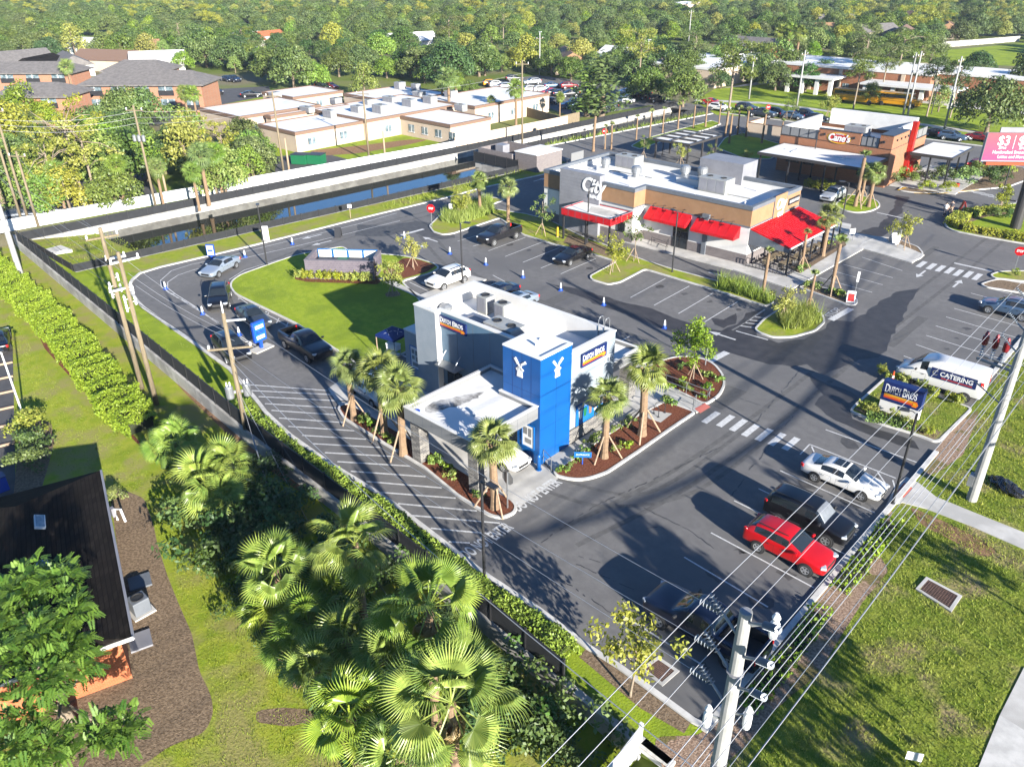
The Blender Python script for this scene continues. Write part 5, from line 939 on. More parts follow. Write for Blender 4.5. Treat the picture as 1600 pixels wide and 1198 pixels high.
def blob_leaves(blobs, per, shell=.55, low=-.35):
    """blobs: (x,y,z,rx,ry,rz); returns leaf centres, normals, tint"""
    C_, N_, T_ = [], [], []
    for b in blobs:
        vol = (b[3]*b[4]*b[5])**(2/3); n = max(12, int(per*vol))
        d = rng.normal(0, 1, (n, 3)); d /= np.linalg.norm(d, axis=1)[:, None]; d = d[d[:, 2] > low+rng.normal(0, .15, len(d))]
        r = (shell+(1-shell)*rng.random(len(d)))[:, None]; lump = (1+.16*np.sin(d[:, :1]*5+b[0])*np.cos(d[:, 1:2]*6+b[1]))
        C_.append(np.array(b[:3])+d*r*lump*np.array(b[3:6])); N_.append(d/np.array(b[3:6])*np.mean(b[3:6])+np.array([0, 0, .25])); T_.append(np.clip(.5+rng.normal(0, .22, len(d))+rng.normal(0, .16), 0, 1))
    return np.concatenate(C_), np.concatenate(N_), np.concatenate(T_)
def limbs(trunk_h, r0, targets, lean=(0, 0), n=6, fork=.6):
    mb = MB(); top = Vector((lean[0], lean[1], trunk_h)); mid = Vector((lean[0]*.35+.1, lean[1]*.35, trunk_h*.5))
    mb.tube([(0, 0, -.15), (0, 0, .25), mid, top], [r0*1.5, r0*1.05, r0*.85, r0*.65], 8)
    for t in targets:
        t = Vector(t); s = Vector((0, 0, 0)).lerp(top, fork+random.random()*(1-fork)); s = mid.lerp(top, max(0, (s.z-mid.z)/max(.1, top.z-mid.z))) if s.z > mid.z else mid
        m = s.lerp(t, .5)+Vector((0, 0, .12*(t-s).length)); mb.tube([s, m, t], [r0*.42, r0*.28, r0*.09], n)
    return mb
PL = {}
def plant_proto(key, trunk_mb, crown_me, bark):
    me = None
    if trunk_mb:
        o = trunk_mb.build('trunk', M_[bark], smooth=True); me = o.data; bpy.data.objects.remove(o)
    PL[key] = (me, crown_me)
def plant(key, name, label, cat, loc, rz=0, sc=1, group=None, crown='crown', trunk='trunk', mat=None):
    t = thing(name, label, cat, loc, rz, group); t.scale = sc if isinstance(sc, tuple) else (sc, sc, sc)
    tr, cr = PL[key]
    if tr: link(tr, trunk, t)
    if cr:
        c = link(cr, crown, t)
        if mat: c.material_slots[0].link = 'OBJECT'; c.material_slots[0].material = M_[mat]
    return t
def dome(n, R_, H, z0, rmin, rmax, flat=.75, spread=1.0):
    out = []
    for i in range(n):
        a = 2*math.pi*(i*.618)+random.uniform(-.3, .3); q = math.sqrt((i+.5)/n); rr = R_*q*spread*random.uniform(.85, 1.1)
        z = z0+H*(1-q**2)*random.uniform(.75, 1.1); r = random.uniform(rmin, rmax)
        out.append((rr*math.cos(a), rr*math.sin(a), z, r, r, r*flat))
    return out
# broad oaks (three shapes), unit about 10 m tall
for k in range(4):
    random.seed(20+k); bl = dome(24+3*k, 4.2, 4.0, 2.6, 1.25, 2.0, .8)+[(3.6*math.cos(a_), 3.6*math.sin(a_), 2.0, 1.3, 1.3, 1.1) for a_ in (k, k+1.3, k+2.4, k+3.9, k+5.2)]; c, n, t = blob_leaves(bl, 95, .62)
    plant_proto('oak%d' % k, limbs(3.4, .3, [(b[0]*.8, b[1]*.8, b[2]-.4) for b in bl[3::3]]), leaf_mesh('crown', c, n, rng.uniform(.15, .32, len(c)), t, M_['lf_oak'], rnd=.45), 'bark')
for k in range(2):
    random.seed(30+k); bl = dome(14, 2.6, 5.4, 1.8, 1.0, 1.7, 1.0); c, n, t = blob_leaves(bl, 105, .6)
    plant_proto('round%d' % k, limbs(4.2, .22, [(b[0]*.8, b[1]*.8, b[2]) for b in bl[2::3]]), leaf_mesh('crown', c, n, rng.uniform(.14, .29, len(c)), t, M_['lf_bright'], rnd=.5), 'bark')
random.seed(41); bl = [(random.gauss(0, 1.9), random.gauss(0, 1.9), random.uniform(4.5, 11), r_, r_, r_*.8) for r_ in [random.uniform(.55, 1.1) for _ in range(30)]]; c, n, t = blob_leaves(bl, 85, .35, -.9)
plant_proto('thin', limbs(8.5, .2, [(b[0], b[1], b[2]) for b in bl[::2]], fork=.4), leaf_mesh('crown', c, n, rng.uniform(.14, .26, len(c)), t, M_['lf_yel'], rnd=.7), 'barkp')
for k in range(2):
    random.seed(50+k); bl = [(random.gauss(0, 2.1), random.gauss(0, 2.1), random.uniform(7.4, 12.5), r_, r_, r_*.6) for r_ in [random.uniform(1.0, 1.75) for _ in range(19)]]; bl += [(random.choice((-1, 1))*random.uniform(1.2, 2.8), random.uniform(-2.2, 2.2), random.uniform(7, 10), .8, .8, .5) for _ in range(5)]
    c, n, t = blob_leaves(bl, 150, .45, -.6)
    plant_proto('pine%d' % k, limbs(11.5, .2, [b[:3] for b in bl[::2]], fork=.65), leaf_mesh('crown', c, n, rng.uniform(.14, .27, len(c)), t, M_['lf_pine'], asp=.35, rnd=.8), 'barkp')
random.seed(60); bl = [(0, 0, 1.6+i*.95, 1.9-.17*i*(i > 1), 1.9-.17*i*(i > 1), .95) for i in range(9)]; bl = [(b[0]+random.uniform(-.5, .5), b[1]+random.uniform(-.5, .5), b[2], b[3], b[4], b[5]) for b in bl for _ in range(2)]; c, n, t = blob_leaves(bl, 60, .65)
plant_proto('juniper', limbs(4, .25, []), leaf_mesh('crown', c, n, rng.uniform(.18, .36, len(c)), t, M_['lf_oak'], asp=.4, rnd=.4), 'bark')
# small landscape trees with stakes
def small_tree(key, H, wd, mat, per, seed, lsz=(.06, .13)):
    random.seed(seed); bl = [(random.gauss(0, wd*.34), random.gauss(0, wd*.34), random.uniform(H*.42, H*.98), r_, r_, r_*1.1) for r_ in [random.uniform(wd*.16, wd*.3) for _ in range(16)]]
    c, n, t = blob_leaves(bl, per, .3, -.9); plant_proto(key, limbs(H*.85, .045, [b[:3] for b in bl[::2]], n=5, fork=.25), leaf_mesh('crown', c, n, rng.uniform(*lsz, len(c)), t, M_[mat], rnd=.8), 'barkp')
small_tree('young_green', 3.6, 2.3, 'lf_shrub', 420, 71); small_tree('young_yellow', 3.4, 2.0, 'lf_yel', 300, 72); small_tree('young_thin', 4.4, 1.7, 'lf_oak', 300, 73); small_tree('young_oval', 4.3, 2.7, 'lf_bright', 420, 74)
def stakes(t, n=3, r=.75, h=1.3, m='stake', nm='stake'):
    for k in range(n):
        a = 2*math.pi*k/n+.5; MB().tube([(r*math.cos(a), r*math.sin(a), -.02), (.06*math.cos(a), .06*math.sin(a), h)], .035, 5).build(nm, M_[m], t, world=False)
# fan leaves ---------------------------------------------------------------
def fan_leaf(Rl, petiole, seg=22, spread=2.3, cup=.12, droop=.25, split=.55, wd=1.0):
    """one pleated fan leaf along +x: vertices, faces, tint per vertex (plus petiole strip)"""
    V = [(petiole, 0, 0)]; F = []; T = [.35]
    for k in range(seg):
        a0 = -spread+2*spread*k/seg; a1 = -spread+2*spread*(k+1)/seg; am = (a0+a1)/2; rl = Rl*(1-.28*(abs(am)/spread)**2)*random.uniform(.93, 1.05); tk = random.uniform(.3, .9)
        def pt(a, r, z): return (petiole+r*math.cos(a), r*math.sin(a)*wd, z)
        o = len(V); rs = rl*split
        V += [pt(a0, rs, -cup*.35*Rl*.2), pt(am, rs, .035*Rl), pt(a1, rs, -cup*.35*Rl*.2), pt(am+(a0-am)*.25, rl*.82, -droop*Rl*.22), pt(am+(a1-am)*.25, rl*.82, -droop*Rl*.22), pt(am, rl, -droop*Rl*.55)]
        T += [tk*.8, tk, tk*.8, tk, tk, tk*1.1]
        F += [(0, o, o+1), (0, o+1, o+2), (o, o+3, o+1), (o+1, o+4, o+2), (o+1, o+3, o+4), (o+3, o+5, o+4)]
    o = len(V); V += [(0, -.025, 0), (0, .025, 0), (petiole, .02, 0), (petiole, -.02, 0)]; T += [.9]*4; F += [(o, o+1, o+2, o+3)]
    return np.array(V), F, T
def fan_crown(name, mat, n, Rl, pet, seg, el_hi=80, el_lo=-45, seed=1, roll=.35, droop=.3, spread=2.2, dead=0, el_pow=1.0, wd=1.0, jit=8, azj=.25):
    random.seed(seed); V = []; F = []; T = []; off = 0
    for i in range(n):
        f = ((i+.5)/n)**el_pow; el = R(el_hi+(el_lo-el_hi)*f+random.uniform(-jit, jit)); az = i*2.39996+random.uniform(-azj, azj)
        v, fc, tt = fan_leaf(Rl*random.uniform(.85, 1.1), pet*random.uniform(.8, 1.15), seg, spread, droop=droop*(1+.8*f), wd=wd)
        Mx = Matrix.Rotation(az, 3, 'Z') @ Matrix.Rotation(-el, 3, 'Y') @ Matrix.Rotation(random.uniform(-roll, roll), 3, 'X')
        # petioles bend a little downward
        v = v@np.array(Mx).T; hr = np.hypot(v[:, 0], v[:, 1]); v[:, 2] -= .06*hr**2/max(.5, pet+Rl)*(.5+f)
        V.append(v); F += [tuple(q+off for q in f_) for f_ in fc]; br = random.uniform(-.25, .25); T += [min(1, max(0, x+br)) for x in tt]; off += len(v)
    return face_mesh(name, np.concatenate(V), F, T, M_[mat])
def palm_trunk(h, r0, r1, bend=0, boots=None):
    mb = MB(); n = 10; pts = [(bend*(k/n)**2, 0, h*k/n-.05) for k in range(n+1)]; rr = [(r0*1.35 if k == 0 else r0)+(r1-r0)*k/n+(.015 if k % 2 else 0) for k in range(n+1)]
    mb.tube(pts, rr, 10)
    if boots:
        z0, z1 = boots; k = 0; z = z0
        while z < z1:
            for a in np.arange(0, 6.2, 1.05):
                a2 = a+k*.5; mb.ob(Matrix.Translation((bend*(z/h)**2+math.cos(a2)*r1*1.02, math.sin(a2)*r1*1.02, z)) @ Matrix.Rotation(a2, 4, 'Z') @ Matrix.Rotation(R(32), 4, 'Y'), .05, .16, .26)
            z += .17; k += 1
    return mb
def palm_proto(key, h, r0, r1, crown_me, boots=None, bend=0, skirt=None):
    o = palm_trunk(h, r0, r1, bend, boots).build('trunk', M_['palmbark']); tr = o.data; bpy.data.objects.remove(o); PL[key] = (tr, crown_me)
def palm(key, name, label, loc, h, top=None, rz=0, sc=1, group=None, stk=0, sh=1.6, sr=1.1):
    t = thing(name, label, 'palm', loc, rz, group); tr, cr = PL[key]; t.scale = (sc, sc, sc); link(tr, 'trunk', t); c = link(cr, 'crown', t); c.location = (top or 0, 0, h)
    for k in range(stk):
        a = 2*math.pi*k/stk+.7; MB().tube([(sr*math.cos(a), sr*math.sin(a), 0), (.2*math.cos(a), .2*math.sin(a), sh)], .05, 6).build('brace', M_['stake'], t, world=False)
    return t
for k in range(3): palm_proto('sabal%d' % k, 4.2, .22, .19, fan_crown('crown', 'lf_sab', 27, .85, .68, 18, 84, -48, 90+k, droop=.6, spread=1.75, roll=.7, jit=12), boots=(2.9, 4.15), bend=.15*k-.1)
for k in range(2): palm_proto('stub%d' % k, 4.6, .17, .15, fan_crown('crown', 'lf_sab', 9, .55, .35, 12, 85, 35, 96+k, droop=.4, spread=1.6), bend=.12*k)
palm_proto('tallsabal', 5.0, .17, .16, fan_crown('crown', 'lf_palm', 30, .85, .7, 14, 82, -60, 99, droop=.6, spread=2.0))
# --- the five planted palms around the coffee shop
SB = 'braced cabbage palms around the coffee shop'
def palm_at(key, base, ctop, label, name='cabbage_palm', h0=4.2, z=.1, **kw):
    b = P(*base, z); t_ = None
    lo, hi = .5, 12
    for _ in range(40):
        m = (lo+hi)/2; c = Vector((b.x, b.y, z+m)); d = c-Vector((0, 0, CAM_H)); v = 599-FPX*d.dot(_u2)/d.dot(_fw)
        if v > ctop[1]: lo = m
        else: hi = m
    return palm(key, name, label, b, h0, sc=lo/h0, **kw)
palm_at('sabal0', (553, 655), (540, 572), 'braced cabbage palm at the left end of the drive lane bed', stk=3, group=SB)
palm_at('sabal1', (601, 679), (590, 580), 'rear palm of the close pair left of the canopy', stk=3, group=SB)
palm_at('sabal2', (630, 708), (615, 606), 'front palm of the close pair left of the canopy', stk=3, group=SB)
palm_at('sabal0', (773, 793), (775, 690), 'palm at the near tip of the bed beside the grey stop sign back', stk=3, rz=1, group=SB)
palm_at('sabal1', (944, 714), (938, 622), 'palm in the front bed nearer the blue tower', stk=3, rz=2, group=SB)
palm_at('sabal2', (1003, 679), (1022, 575), 'palm in the front bed beside the bike rack', stk=3, rz=4.5, group=SB)
# --- young trimmed palms on the restaurants' side
YP = 'young trimmed palms in the restaurant lots'
for i, (b, c, l, kind) in enumerate([((750,332),(747,283),'young palm on the stop sign island, left one of two','sabal0'),((794,346),(793,293),'young palm at the lot edge beside the lifted pickup truck','sabal1'),
 ((1192,458),(1197,395),'young palm with yellow crown in tall grass at the drive exit','stub0'),((1252,420),(1260,366),'bare young palm without crown beside the patio railing','stub1'),((1285,400),(1293,338),'leafy young palm at the far end of the patio bed','sabal2'),((1298,457),(1312,380),'young palm with green tuft in the strip by the sign board','stub0'),((1263,484),(1271,430),'short young palm on the tall-grass island','stub1'),
 ((1336,322),(1352,246),'tallest palm of the trio on the oval island','stub0'),((1345,314),(1358,268),'middle palm of the trio on the oval island','sabal1'),((1357,323),(1368,270),'right palm of the trio on the oval island','sabal0'),
 ((927,236),(928,181),'young palm between the white gate and the drive canopy, left one of a trio','stub1'),((945,233),(945,199),'middle young palm of the trio near the small stop sign','stub0'),((955,233),(956,196),'right young palm of the trio near the small stop sign','stub1'),
 ((994,218),(995,184),'young palm along the canal fence, first from the left','stub0'),((1015,216),(1018,176),'young palm along the canal fence, second from the left','stub1'),((1035,207),(1040,172),'young palm along the canal fence, third from the left','stub0'),((1059,201),(1061,165),'young palm along the canal fence, fourth from the left','stub1'),((1083,200),(1085,165),'young palm along the canal fence, fifth from the left','stub0'),((1102,198),(1104,160),'young palm along the canal fence, sixth from the left','stub1'),((1123,194),(1127,163),'young palm along the canal fence, farthest from the pond','stub0'),
 ((1133,213),(1137,175),'young palm behind the drive canopy, left one of a close group','stub1'),((1139,224),(1142,178),'young palm of the close group behind the drive canopy, nearest one','stub0'),((1152,211),(1155,171),'young palm of the close group behind the drive canopy, right one','stub1'),((1165,214),(1168,173),'leaning young palm between the drive canopy and the shaded lawn','stub0'),((1190,224),(1194,178),'young palm at the shaded lawn left of the brick restaurant','stub1'),((1219,222),(1221,190),'short young palm touching the white side of the brick restaurant','stub0')]):
    palm_at(kind, b, c, l, 'young_palm', h0=4.6 if 'stub' in kind else 4.2, rz=i*1.3, stk=3 if i in (3, 5, 6, 7, 8, 9, 22, 23) else 0, group=YP)
# --- big fan palms by the retaining wall
def wash(key, h, n, Rl, pet, seg, seed, lo=-55): palm_proto(key, h, .2, .17, fan_crown('crown', 'lf_fan', n, Rl, pet, seg, 80, lo, seed, droop=.55, spread=1.95, jit=16, roll=1.0, azj=.5), bend=.05)
wash('fan0', 5.5, 22, 1.0, 1.1, 30, 101); wash('fan1', 6, 23, 1.15, 1.3, 34, 102); wash('fan2', 6, 24, 1.2, 1.35, 36, 103); wash('fan3', 4, 22, .95, 1.0, 26, 104); wash('fan4', 3, 22, .9, .85, 24, 105, -35)
DEAD = fan_crown('dead_fronds', 'lf_dead', 9, .8, .6, 14, -62, -84, 107, droop=.9, spread=1.1, roll=1.2)
def crown_palm(key, cu, cv, h, label, rz=0, sc=1, hh=None, name='fan_palm'):
    """a palm whose crown centre stands h above the lawn at the given sight line"""
    c = P(cu, cv, NB+h); t = thing(name, label, 'palm', (c.x, c.y, NB), rz, 'fan palms along the retaining wall'); tr, cr = PL[key]
    tt = link(tr, 'trunk', t); hb = {'fan0': 5.5, 'fan1': 6, 'fan2': 6, 'fan3': 4, 'fan4': 3}[key]; tt.scale = (1, 1, h/hb); k = link(cr, 'crown', t); k.location = (.05*(h/hb), 0, h); k.scale = (sc, sc, sc)
    if h > 4: d_ = link(DEAD, 'dead_fronds', t); d_.location = (0, 0, h-.35); d_.scale = (sc*.9,)*3
    return t
FP = [('fan0',553,848,6.5,'large bright fan palm nearest the hatched lane, top of the clump',0,1.08),('fan1',668,948,7,'large bright fan palm leaning over the wall below the first one',1,1.05),('fan2',705,1100,7,'largest bright fan palm at the bottom edge of the photo',2.2,1.08),('fan3',548,1120,5,'fan palm left of the largest one at the bottom edge',3,1.05),('fan3',432,890,4.6,'drooping fan palm beside the dark vine bushes',4,1.05),
 ('fan4',480,975,3.2,'small dark fan palm in the shaded middle of the clump, left one',.5,1.1),('fan4',540,1000,3.4,'small dark fan palm in the shaded middle of the clump, right one',1.5,1.1),('fan4',425,965,2.6,'low shaded fan palm at the left lawn edge of the clump',2.5,1.05),('fan4',500,1045,2.8,'low fan palm below the shaded middle of the clump',3.5,1.05),('fan4',600,1030,3.6,'shaded fan palm between the two largest bright ones',4.5,1.05),('fan3',625,1180,4.5,'fan palm cut by the bottom edge left of the largest one',5,1.0),('fan4',520,935,3.0,'shaded fan palm right under the topmost bright one',5.5,1.0),('fan4',455,1015,2.2,'lowest fan palm touching the lawn in the shade',.2,1.0),('fan4',580,1085,3.2,'fan palm in shade between the bottom two bright ones',2.0,1.05)]
for a in FP: crown_palm(a[0], a[1], a[2], a[3], a[4], a[5], a[6])
for k, (u, v, h, l, s) in enumerate([(275,690,2.3,'pale fan palm clump at the end of the clipped hedge',1.05),(318,752,2.6,'widest pale fan palm beside the lawn bend',1.3),(352,728,2.7,'pale fan palm next to the wooden pole foot',1.15),(348,775,1.9,'low fan palm half buried in vines',.95),(250,700,1.5,'lowest pale fan palm touching the mulch edge',.8)]):
    t = crown_palm('fan4', u, v, h, l, k*1.7, s); t.children[1].material_slots[0].link = 'OBJECT'; t.children[1].material_slots[0].material = M_['lf_sab']
# --- shrubs and vines
def bush_proto(key, bl, per, sz, mat, shell=.5, low=-.2, rnd=.6, asp=.55): c, n, t = blob_leaves(bl, per, shell, low); PL[key] = (None, leaf_mesh('foliage', c, n, rng.uniform(*sz, len(c)), t, M_[mat], rnd=rnd, asp=asp))
random.seed(5); bush_proto('shrub', [(random.gauss(0, .17), random.gauss(0, .17), .28+.5*random.random(), .26, .26, .3) for _ in range(10)], 1100, (.05, .1), 'lf_shrub')
bush_proto('lowplant', [(random.gauss(0, .14), random.gauss(0, .14), .12+.18*random.random(), .18, .18, .16) for _ in range(6)], 1500, (.04, .09), 'lf_bright')
bush_proto('bigbush', [(random.gauss(0, .8), random.gauss(0, .8), .5+1.2*random.random(), .75, .75, .7) for _ in range(14)], 260, (.09, .18), 'lf_dark')
bush_proto('vine', [(random.gauss(0, 1.0), random.gauss(0, 1.0), .4+1.5*random.random(), .8, .8, .8) for _ in range(16)], 230, (.09, .19), 'lf_dark', rnd=.8)
def bush(key, name, label, cat, loc, sc=1, rz=0, group=None, mat=None):
    o = link(PL[key][1], name); o.location = loc; o.rotation_euler = (0, 0, rz); o.scale = sc if isinstance(sc, tuple) else (sc, sc, sc)
    if mat: o.material_slots[0].link = 'OBJECT'; o.material_slots[0].material = M_[mat]
    return tag(o, label, cat, group)
for k, u in enumerate((468, 477, 486, 501, 513, 527, 542, 556, 566, 576)):
    p = P(u, 436+.055*(u-468), .12); bush('shrub', 'shrub', 'rounded yellow-green shrub in the row along the brick enclosure', 'shrub', p, .95+.15*random.random(), k, 'shrubs along the brick enclosure')
for k, (u, v, h, l, s, m) in enumerate([(385,790,0,'dark vine covered bush in front of the pale palms',1.1,None),(412,750,0,'dark bush under the guy wires',.8,None),(360,830,0,'dark vine bush at the lawn edge',1.1,None),(420,810,0,'dark bush between the vines and the drooping palm',.9,None),(335,800,0,'bush with yellowing leaves under the pale palms',.9,'lf_oak'),(460,800,0,'dark vine bush nearest the retaining wall',.8,None),(390,850,0,'dark ragged bush above the drooping palm',1.0,None),(300,770,0,'low bush under the widest pale palm',.7,'lf_oak'),(850,1150,0,'grey-green bush at the bottom edge beside the wall',.95,'lf_oak'),(400,890,0,'vine mound left of the drooping palm, upper one',.8,None),(372,868,0,'vine mound at the lawn edge above the drooping palm',.8,None),(425,855,0,'vine mound above the crown of the drooping palm',.8,None),(392,930,0,'vine mound at the lawn edge left of the drooping palm',.6,None),(350,800,0,'vine mound under the low pale palm',.9,None),(408,965,0,'lowest vine mound at the lawn edge',.55,None),(500,905,0,'dark bush deep in the clump under the topmost fan palm',.8,None),(560,945,0,'dark bush behind the trunk of the topmost fan palm',.8,None),(610,985,0,'dark bush between the two upper bright fan palms',.8,None),(468,935,0,'dark bush at the lawn side of the clump, upper one',.7,None),(435,1010,0,'dark bush at the lawn side of the clump, lower one',.6,None),(525,1020,0,'dark bush in the lowest shade of the clump',.8,None),(640,1075,0,'dark bush left of the largest fan palm trunk',.9,None),(590,1150,0,'dark bush at the bottom edge between two fan palms',.9,None),(740,1150,0,'dark bush right of the largest fan palm',.9,None),(625,905,0,'dark bush at the wall beside the second fan palm',.7,None),(690,1000,0,'dark bush under the second fan palm crown',.8,None),(770,1080,0,'dark bush at the foot of the retaining wall',.8,None),(815,1130,0,'dark bush by the wall near the bottom edge',.8,None),(880,1185,0,'twiggy bush at the bottom edge near the white gate',.7,'lf_oak'),(510,860,0,'vine mound under the topmost fan palm',.9,None)]):
    bush('vine' if k % 2 == 0 else 'bigbush', 'vine_bush', l, 'bush', P(u, v, NB), s, k*1.1, 'bushes among the fan palms', m)
for k, (u, v, l, s, m) in enumerate([(44,672,'yellow-green round bush by the neighbour\'s parking lamp',.75,'lf_shrub'),(43,705,'dark green round bush in the middle of three by the parking',.7,'lf_oak'),(43,735,'lowest bush of three beside the dark roofed house',.7,'lf_oak'),(178,786,'small pale grassy tuft at the corner of the dark house',.45,'lf_sab')]):
    bush('bigbush', 'round_bush', l, 'bush', P(u, v, NB), s, k, None, m)
pts = [(561,657),(571,662),(579,666),(593,677),(607,682),(616,690),(672,720),(682,727),(698,735),(709,749),(752,775),(880,735),(890,727),(898,718),(912,708),(925,697),(932,690),(940,683),(958,672),(975,664),(985,660),(982,701),(1045,628),(1052,632),(960,702),(1060,600),(1070,612),(1105,590),(1110,610),(1085,575),(1045,606),(1060,575),(1095,622),(1122,598)]
for k, (u, v) in enumerate(pts): bush('lowplant', 'low_plant', 'small leafy plant in the red mulch around the coffee shop', 'plant', P(u, v, .1), random.uniform(.9, 1.5), k, 'small plants in the red mulch')
pts = [(1245,424),(1255,420),(1310,378),(1300,384),(1318,372),(1262,446),(1272,450),(1296,458),(1308,461),(1318,465),(1376,586),(1387,594),(1400,597),(1412,601),(1440,610),(1453,617),(1458,622),(1480,626),(1492,631),(1498,633),(1348,642),(1362,648),(1395,655),(1415,668),(1440,675),(1452,680),(1426,672),(1586,432)]
for k, (u, v) in enumerate(pts): bush('shrub' if k > 9 else 'lowplant', 'low_plant', 'low yellow-green plant in the beds on the restaurants\' side and sign island', 'plant', P(u, v, .1), random.uniform(.6, .95) if k > 9 else 1.6, k, 'low plants in the far beds')
pts = [(1480,348),(1500,338)]
for k, (u, v, s, m, l) in enumerate([(1385,285,1.0,'lf_oak','loose shrub at the corner of the red brick wall'),(1395,280,1.2,'lf_bright','tall loose shrub between the brick wall and the red fin'),(1420,278,1.4,'lf_oak','tall shrub at the foot of the red fin'),(1428,286,.9,'lf_bright','low shrub at the path into the brick restaurant'),(1473,283,1.3,'lf_oak','shrub in front of the right flat canopy'),(1505,285,1.4,'lf_bright','large shrub in the middle of the garden bed'),(1520,275,1.3,'lf_oak','large shrub under the pink billboard'),(1545,288,1.1,'lf_dark','blue-green ground shrub in the garden bed, nearer one'),(1560,280,1.2,'lf_dark','blue-green ground shrub in the garden bed, farther one'),(1575,272,1.0,'lf_shrub','yellow-green ground shrub in the garden bed'),(1450,297,.8,'lf_shrub','low flowering shrub beside the yellow kerb'),(1480,298,.8,'lf_shrub','low shrub beside the small red sign'),(1553,338,.7,'lf_oak','small round shrub on the billboard lawn, left one'),(1572,340,.7,'lf_dark','small round shrub on the billboard lawn, right one')]):
    bush('bigbush', 'garden_shrub', l, 'shrub', P(u, v, .1), s*.75, k, 'garden shrubs at the brick restaurant', m)
# --- small staked trees
ST = 'young staked trees in the lots'
for i, (key, b, hh, l, s) in enumerate([('young_green',(614,461),0,'young staked tree on the lawn beside the black gate',.95),('young_yellow',(645,418),0,'young orange-tinged tree in the mulch bed behind the enclosure',.95),('young_oval',(1083,592),0,'dense oval young tree in the round mulch bed',1.0),('young_green',(717,337),0,'young tree on the stop sign island, left one',.8),('young_yellow',(728,334),0,'young yellow tree on the stop sign island, right one',.85),('young_thin',(847,367),0,'slender grey-green tree beside the yellow bollard',1.05),('young_yellow',(957,425),0,'young yellow tree on the grass tip left of the restaurant door',1.05),('young_thin',(990,408),0,'slender pale tree in front of the restaurant corner',1.1),('young_yellow',(1412,388),0,'yellow-green young tree on the plaza tip by the crossing',1.1),('young_yellow',(1224,500),0,'half bare young tree on the tall-grass island',.9),('young_green',(1561,328),0,'young tree on the billboard lawn edge',.9),('young_thin',(1005,247),0,'slender young tree at the drive canopy, left one',.8),('young_yellow',(1063,256),0,'young yellow tree in front of the drive canopy',.85),('young_thin',(1112,262),0,'slender young tree right of the drive canopy',.8),('young_yellow',(1165,265),0,'young yellow tree behind the grey roof box',.8),('young_green',(1293,184),0,'young tree behind the brick restaurant left of the pines',1.2),('young_thin',(1228,185),0,'thin young tree between cars on the cross drive',.9),('young_thin',(1238,186),0,'second thin young tree between cars on the cross drive',.9)]):
    t = plant(key, 'young_tree', l, 'tree', P(*b, .1), i*1.1, s, ST); stakes(t)
p = P(985, 1087, .0); plant('young_yellow', 'bare_tree', 'sparse yellow-green small tree beside the storm drain', 'tree', p, 1, 1.25)
# ------------------------------------------------------------------ hedges, grass
def strip_hedge(name, line, wd, h, label, mat, dens=260, sz=(.06, .12), z0=0, cat='hedge'):
    """a clipped hedge along a line: dark twig core with leaves all over it"""
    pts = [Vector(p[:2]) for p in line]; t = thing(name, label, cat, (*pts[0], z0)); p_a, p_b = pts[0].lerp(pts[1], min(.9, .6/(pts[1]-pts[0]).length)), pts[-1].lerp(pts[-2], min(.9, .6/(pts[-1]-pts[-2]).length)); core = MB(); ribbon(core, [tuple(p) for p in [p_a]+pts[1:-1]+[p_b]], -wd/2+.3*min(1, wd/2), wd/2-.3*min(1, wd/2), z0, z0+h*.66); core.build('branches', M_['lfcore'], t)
    C_, N_ = [], []
    for a, b in zip(pts[:-1], pts[1:]):
        L = (b-a).length; d = (b-a)/L; n = Vector((-d.y, d.x)); cnt = int(L*(wd+2*h)*dens); s = rng.random(cnt)*L; q = rng.random(cnt)*(wd+2*h)
        off = np.where(q < h, -wd/2, np.where(q < h+wd, q-h-wd/2, wd/2)); zz = np.where(q < h, q, np.where(q < h+wd, h, wd+2*h-q)); wob = .12*np.sin(s*1.1+a.x)+.12*np.sin(s*2.7+a.y)+.08*np.sin(s*5.9+q*3)
        nx = np.where(q < h, -1, np.where(q < h+wd, 0, 1)); nz = np.where((q >= h) & (q < h+wd), 1, .25)
        off = off*(1+wob)+rng.normal(0, .05, cnt); zz = np.maximum(.02, zz*(1+wob)+rng.normal(0, .05, cnt)+np.abs(rng.normal(0, .09, cnt))*(h > .7))
        C_.append(np.stack([a.x+d.x*s+n.x*off, a.y+d.y*s+n.y*off, z0+zz], 1)); N_.append(np.stack([n.x*nx, n.y*nx, nz], 1))
    c = np.concatenate(C_)-np.array([pts[0].x, pts[0].y, z0]); nn = np.concatenate(N_)
    tint = .5+.25*np.sin(c[:, 0]*1.3)*np.cos(c[:, 1]*1.7)+rng.normal(0, .2, len(c))
    link(leaf_mesh('foliage', c, nn, rng.uniform(*sz, len(c)), tint, M_[mat], rnd=.7), 'foliage', t); return t
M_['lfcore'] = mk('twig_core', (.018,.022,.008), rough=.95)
def inpoly(x, y, poly):
    c = np.zeros(len(x), bool); n = len(poly)
    for i in range(n):
        x0, y0 = poly[i]; x1, y1 = poly[(i+1) % n]
        with np.errstate(divide='ignore', invalid='ignore'): k = ((y0 > y) != (y1 > y)) & (x < (x1-x0)*(y-y0)/(y1-y0+1e-12)+x0)
        c ^= k
    return c
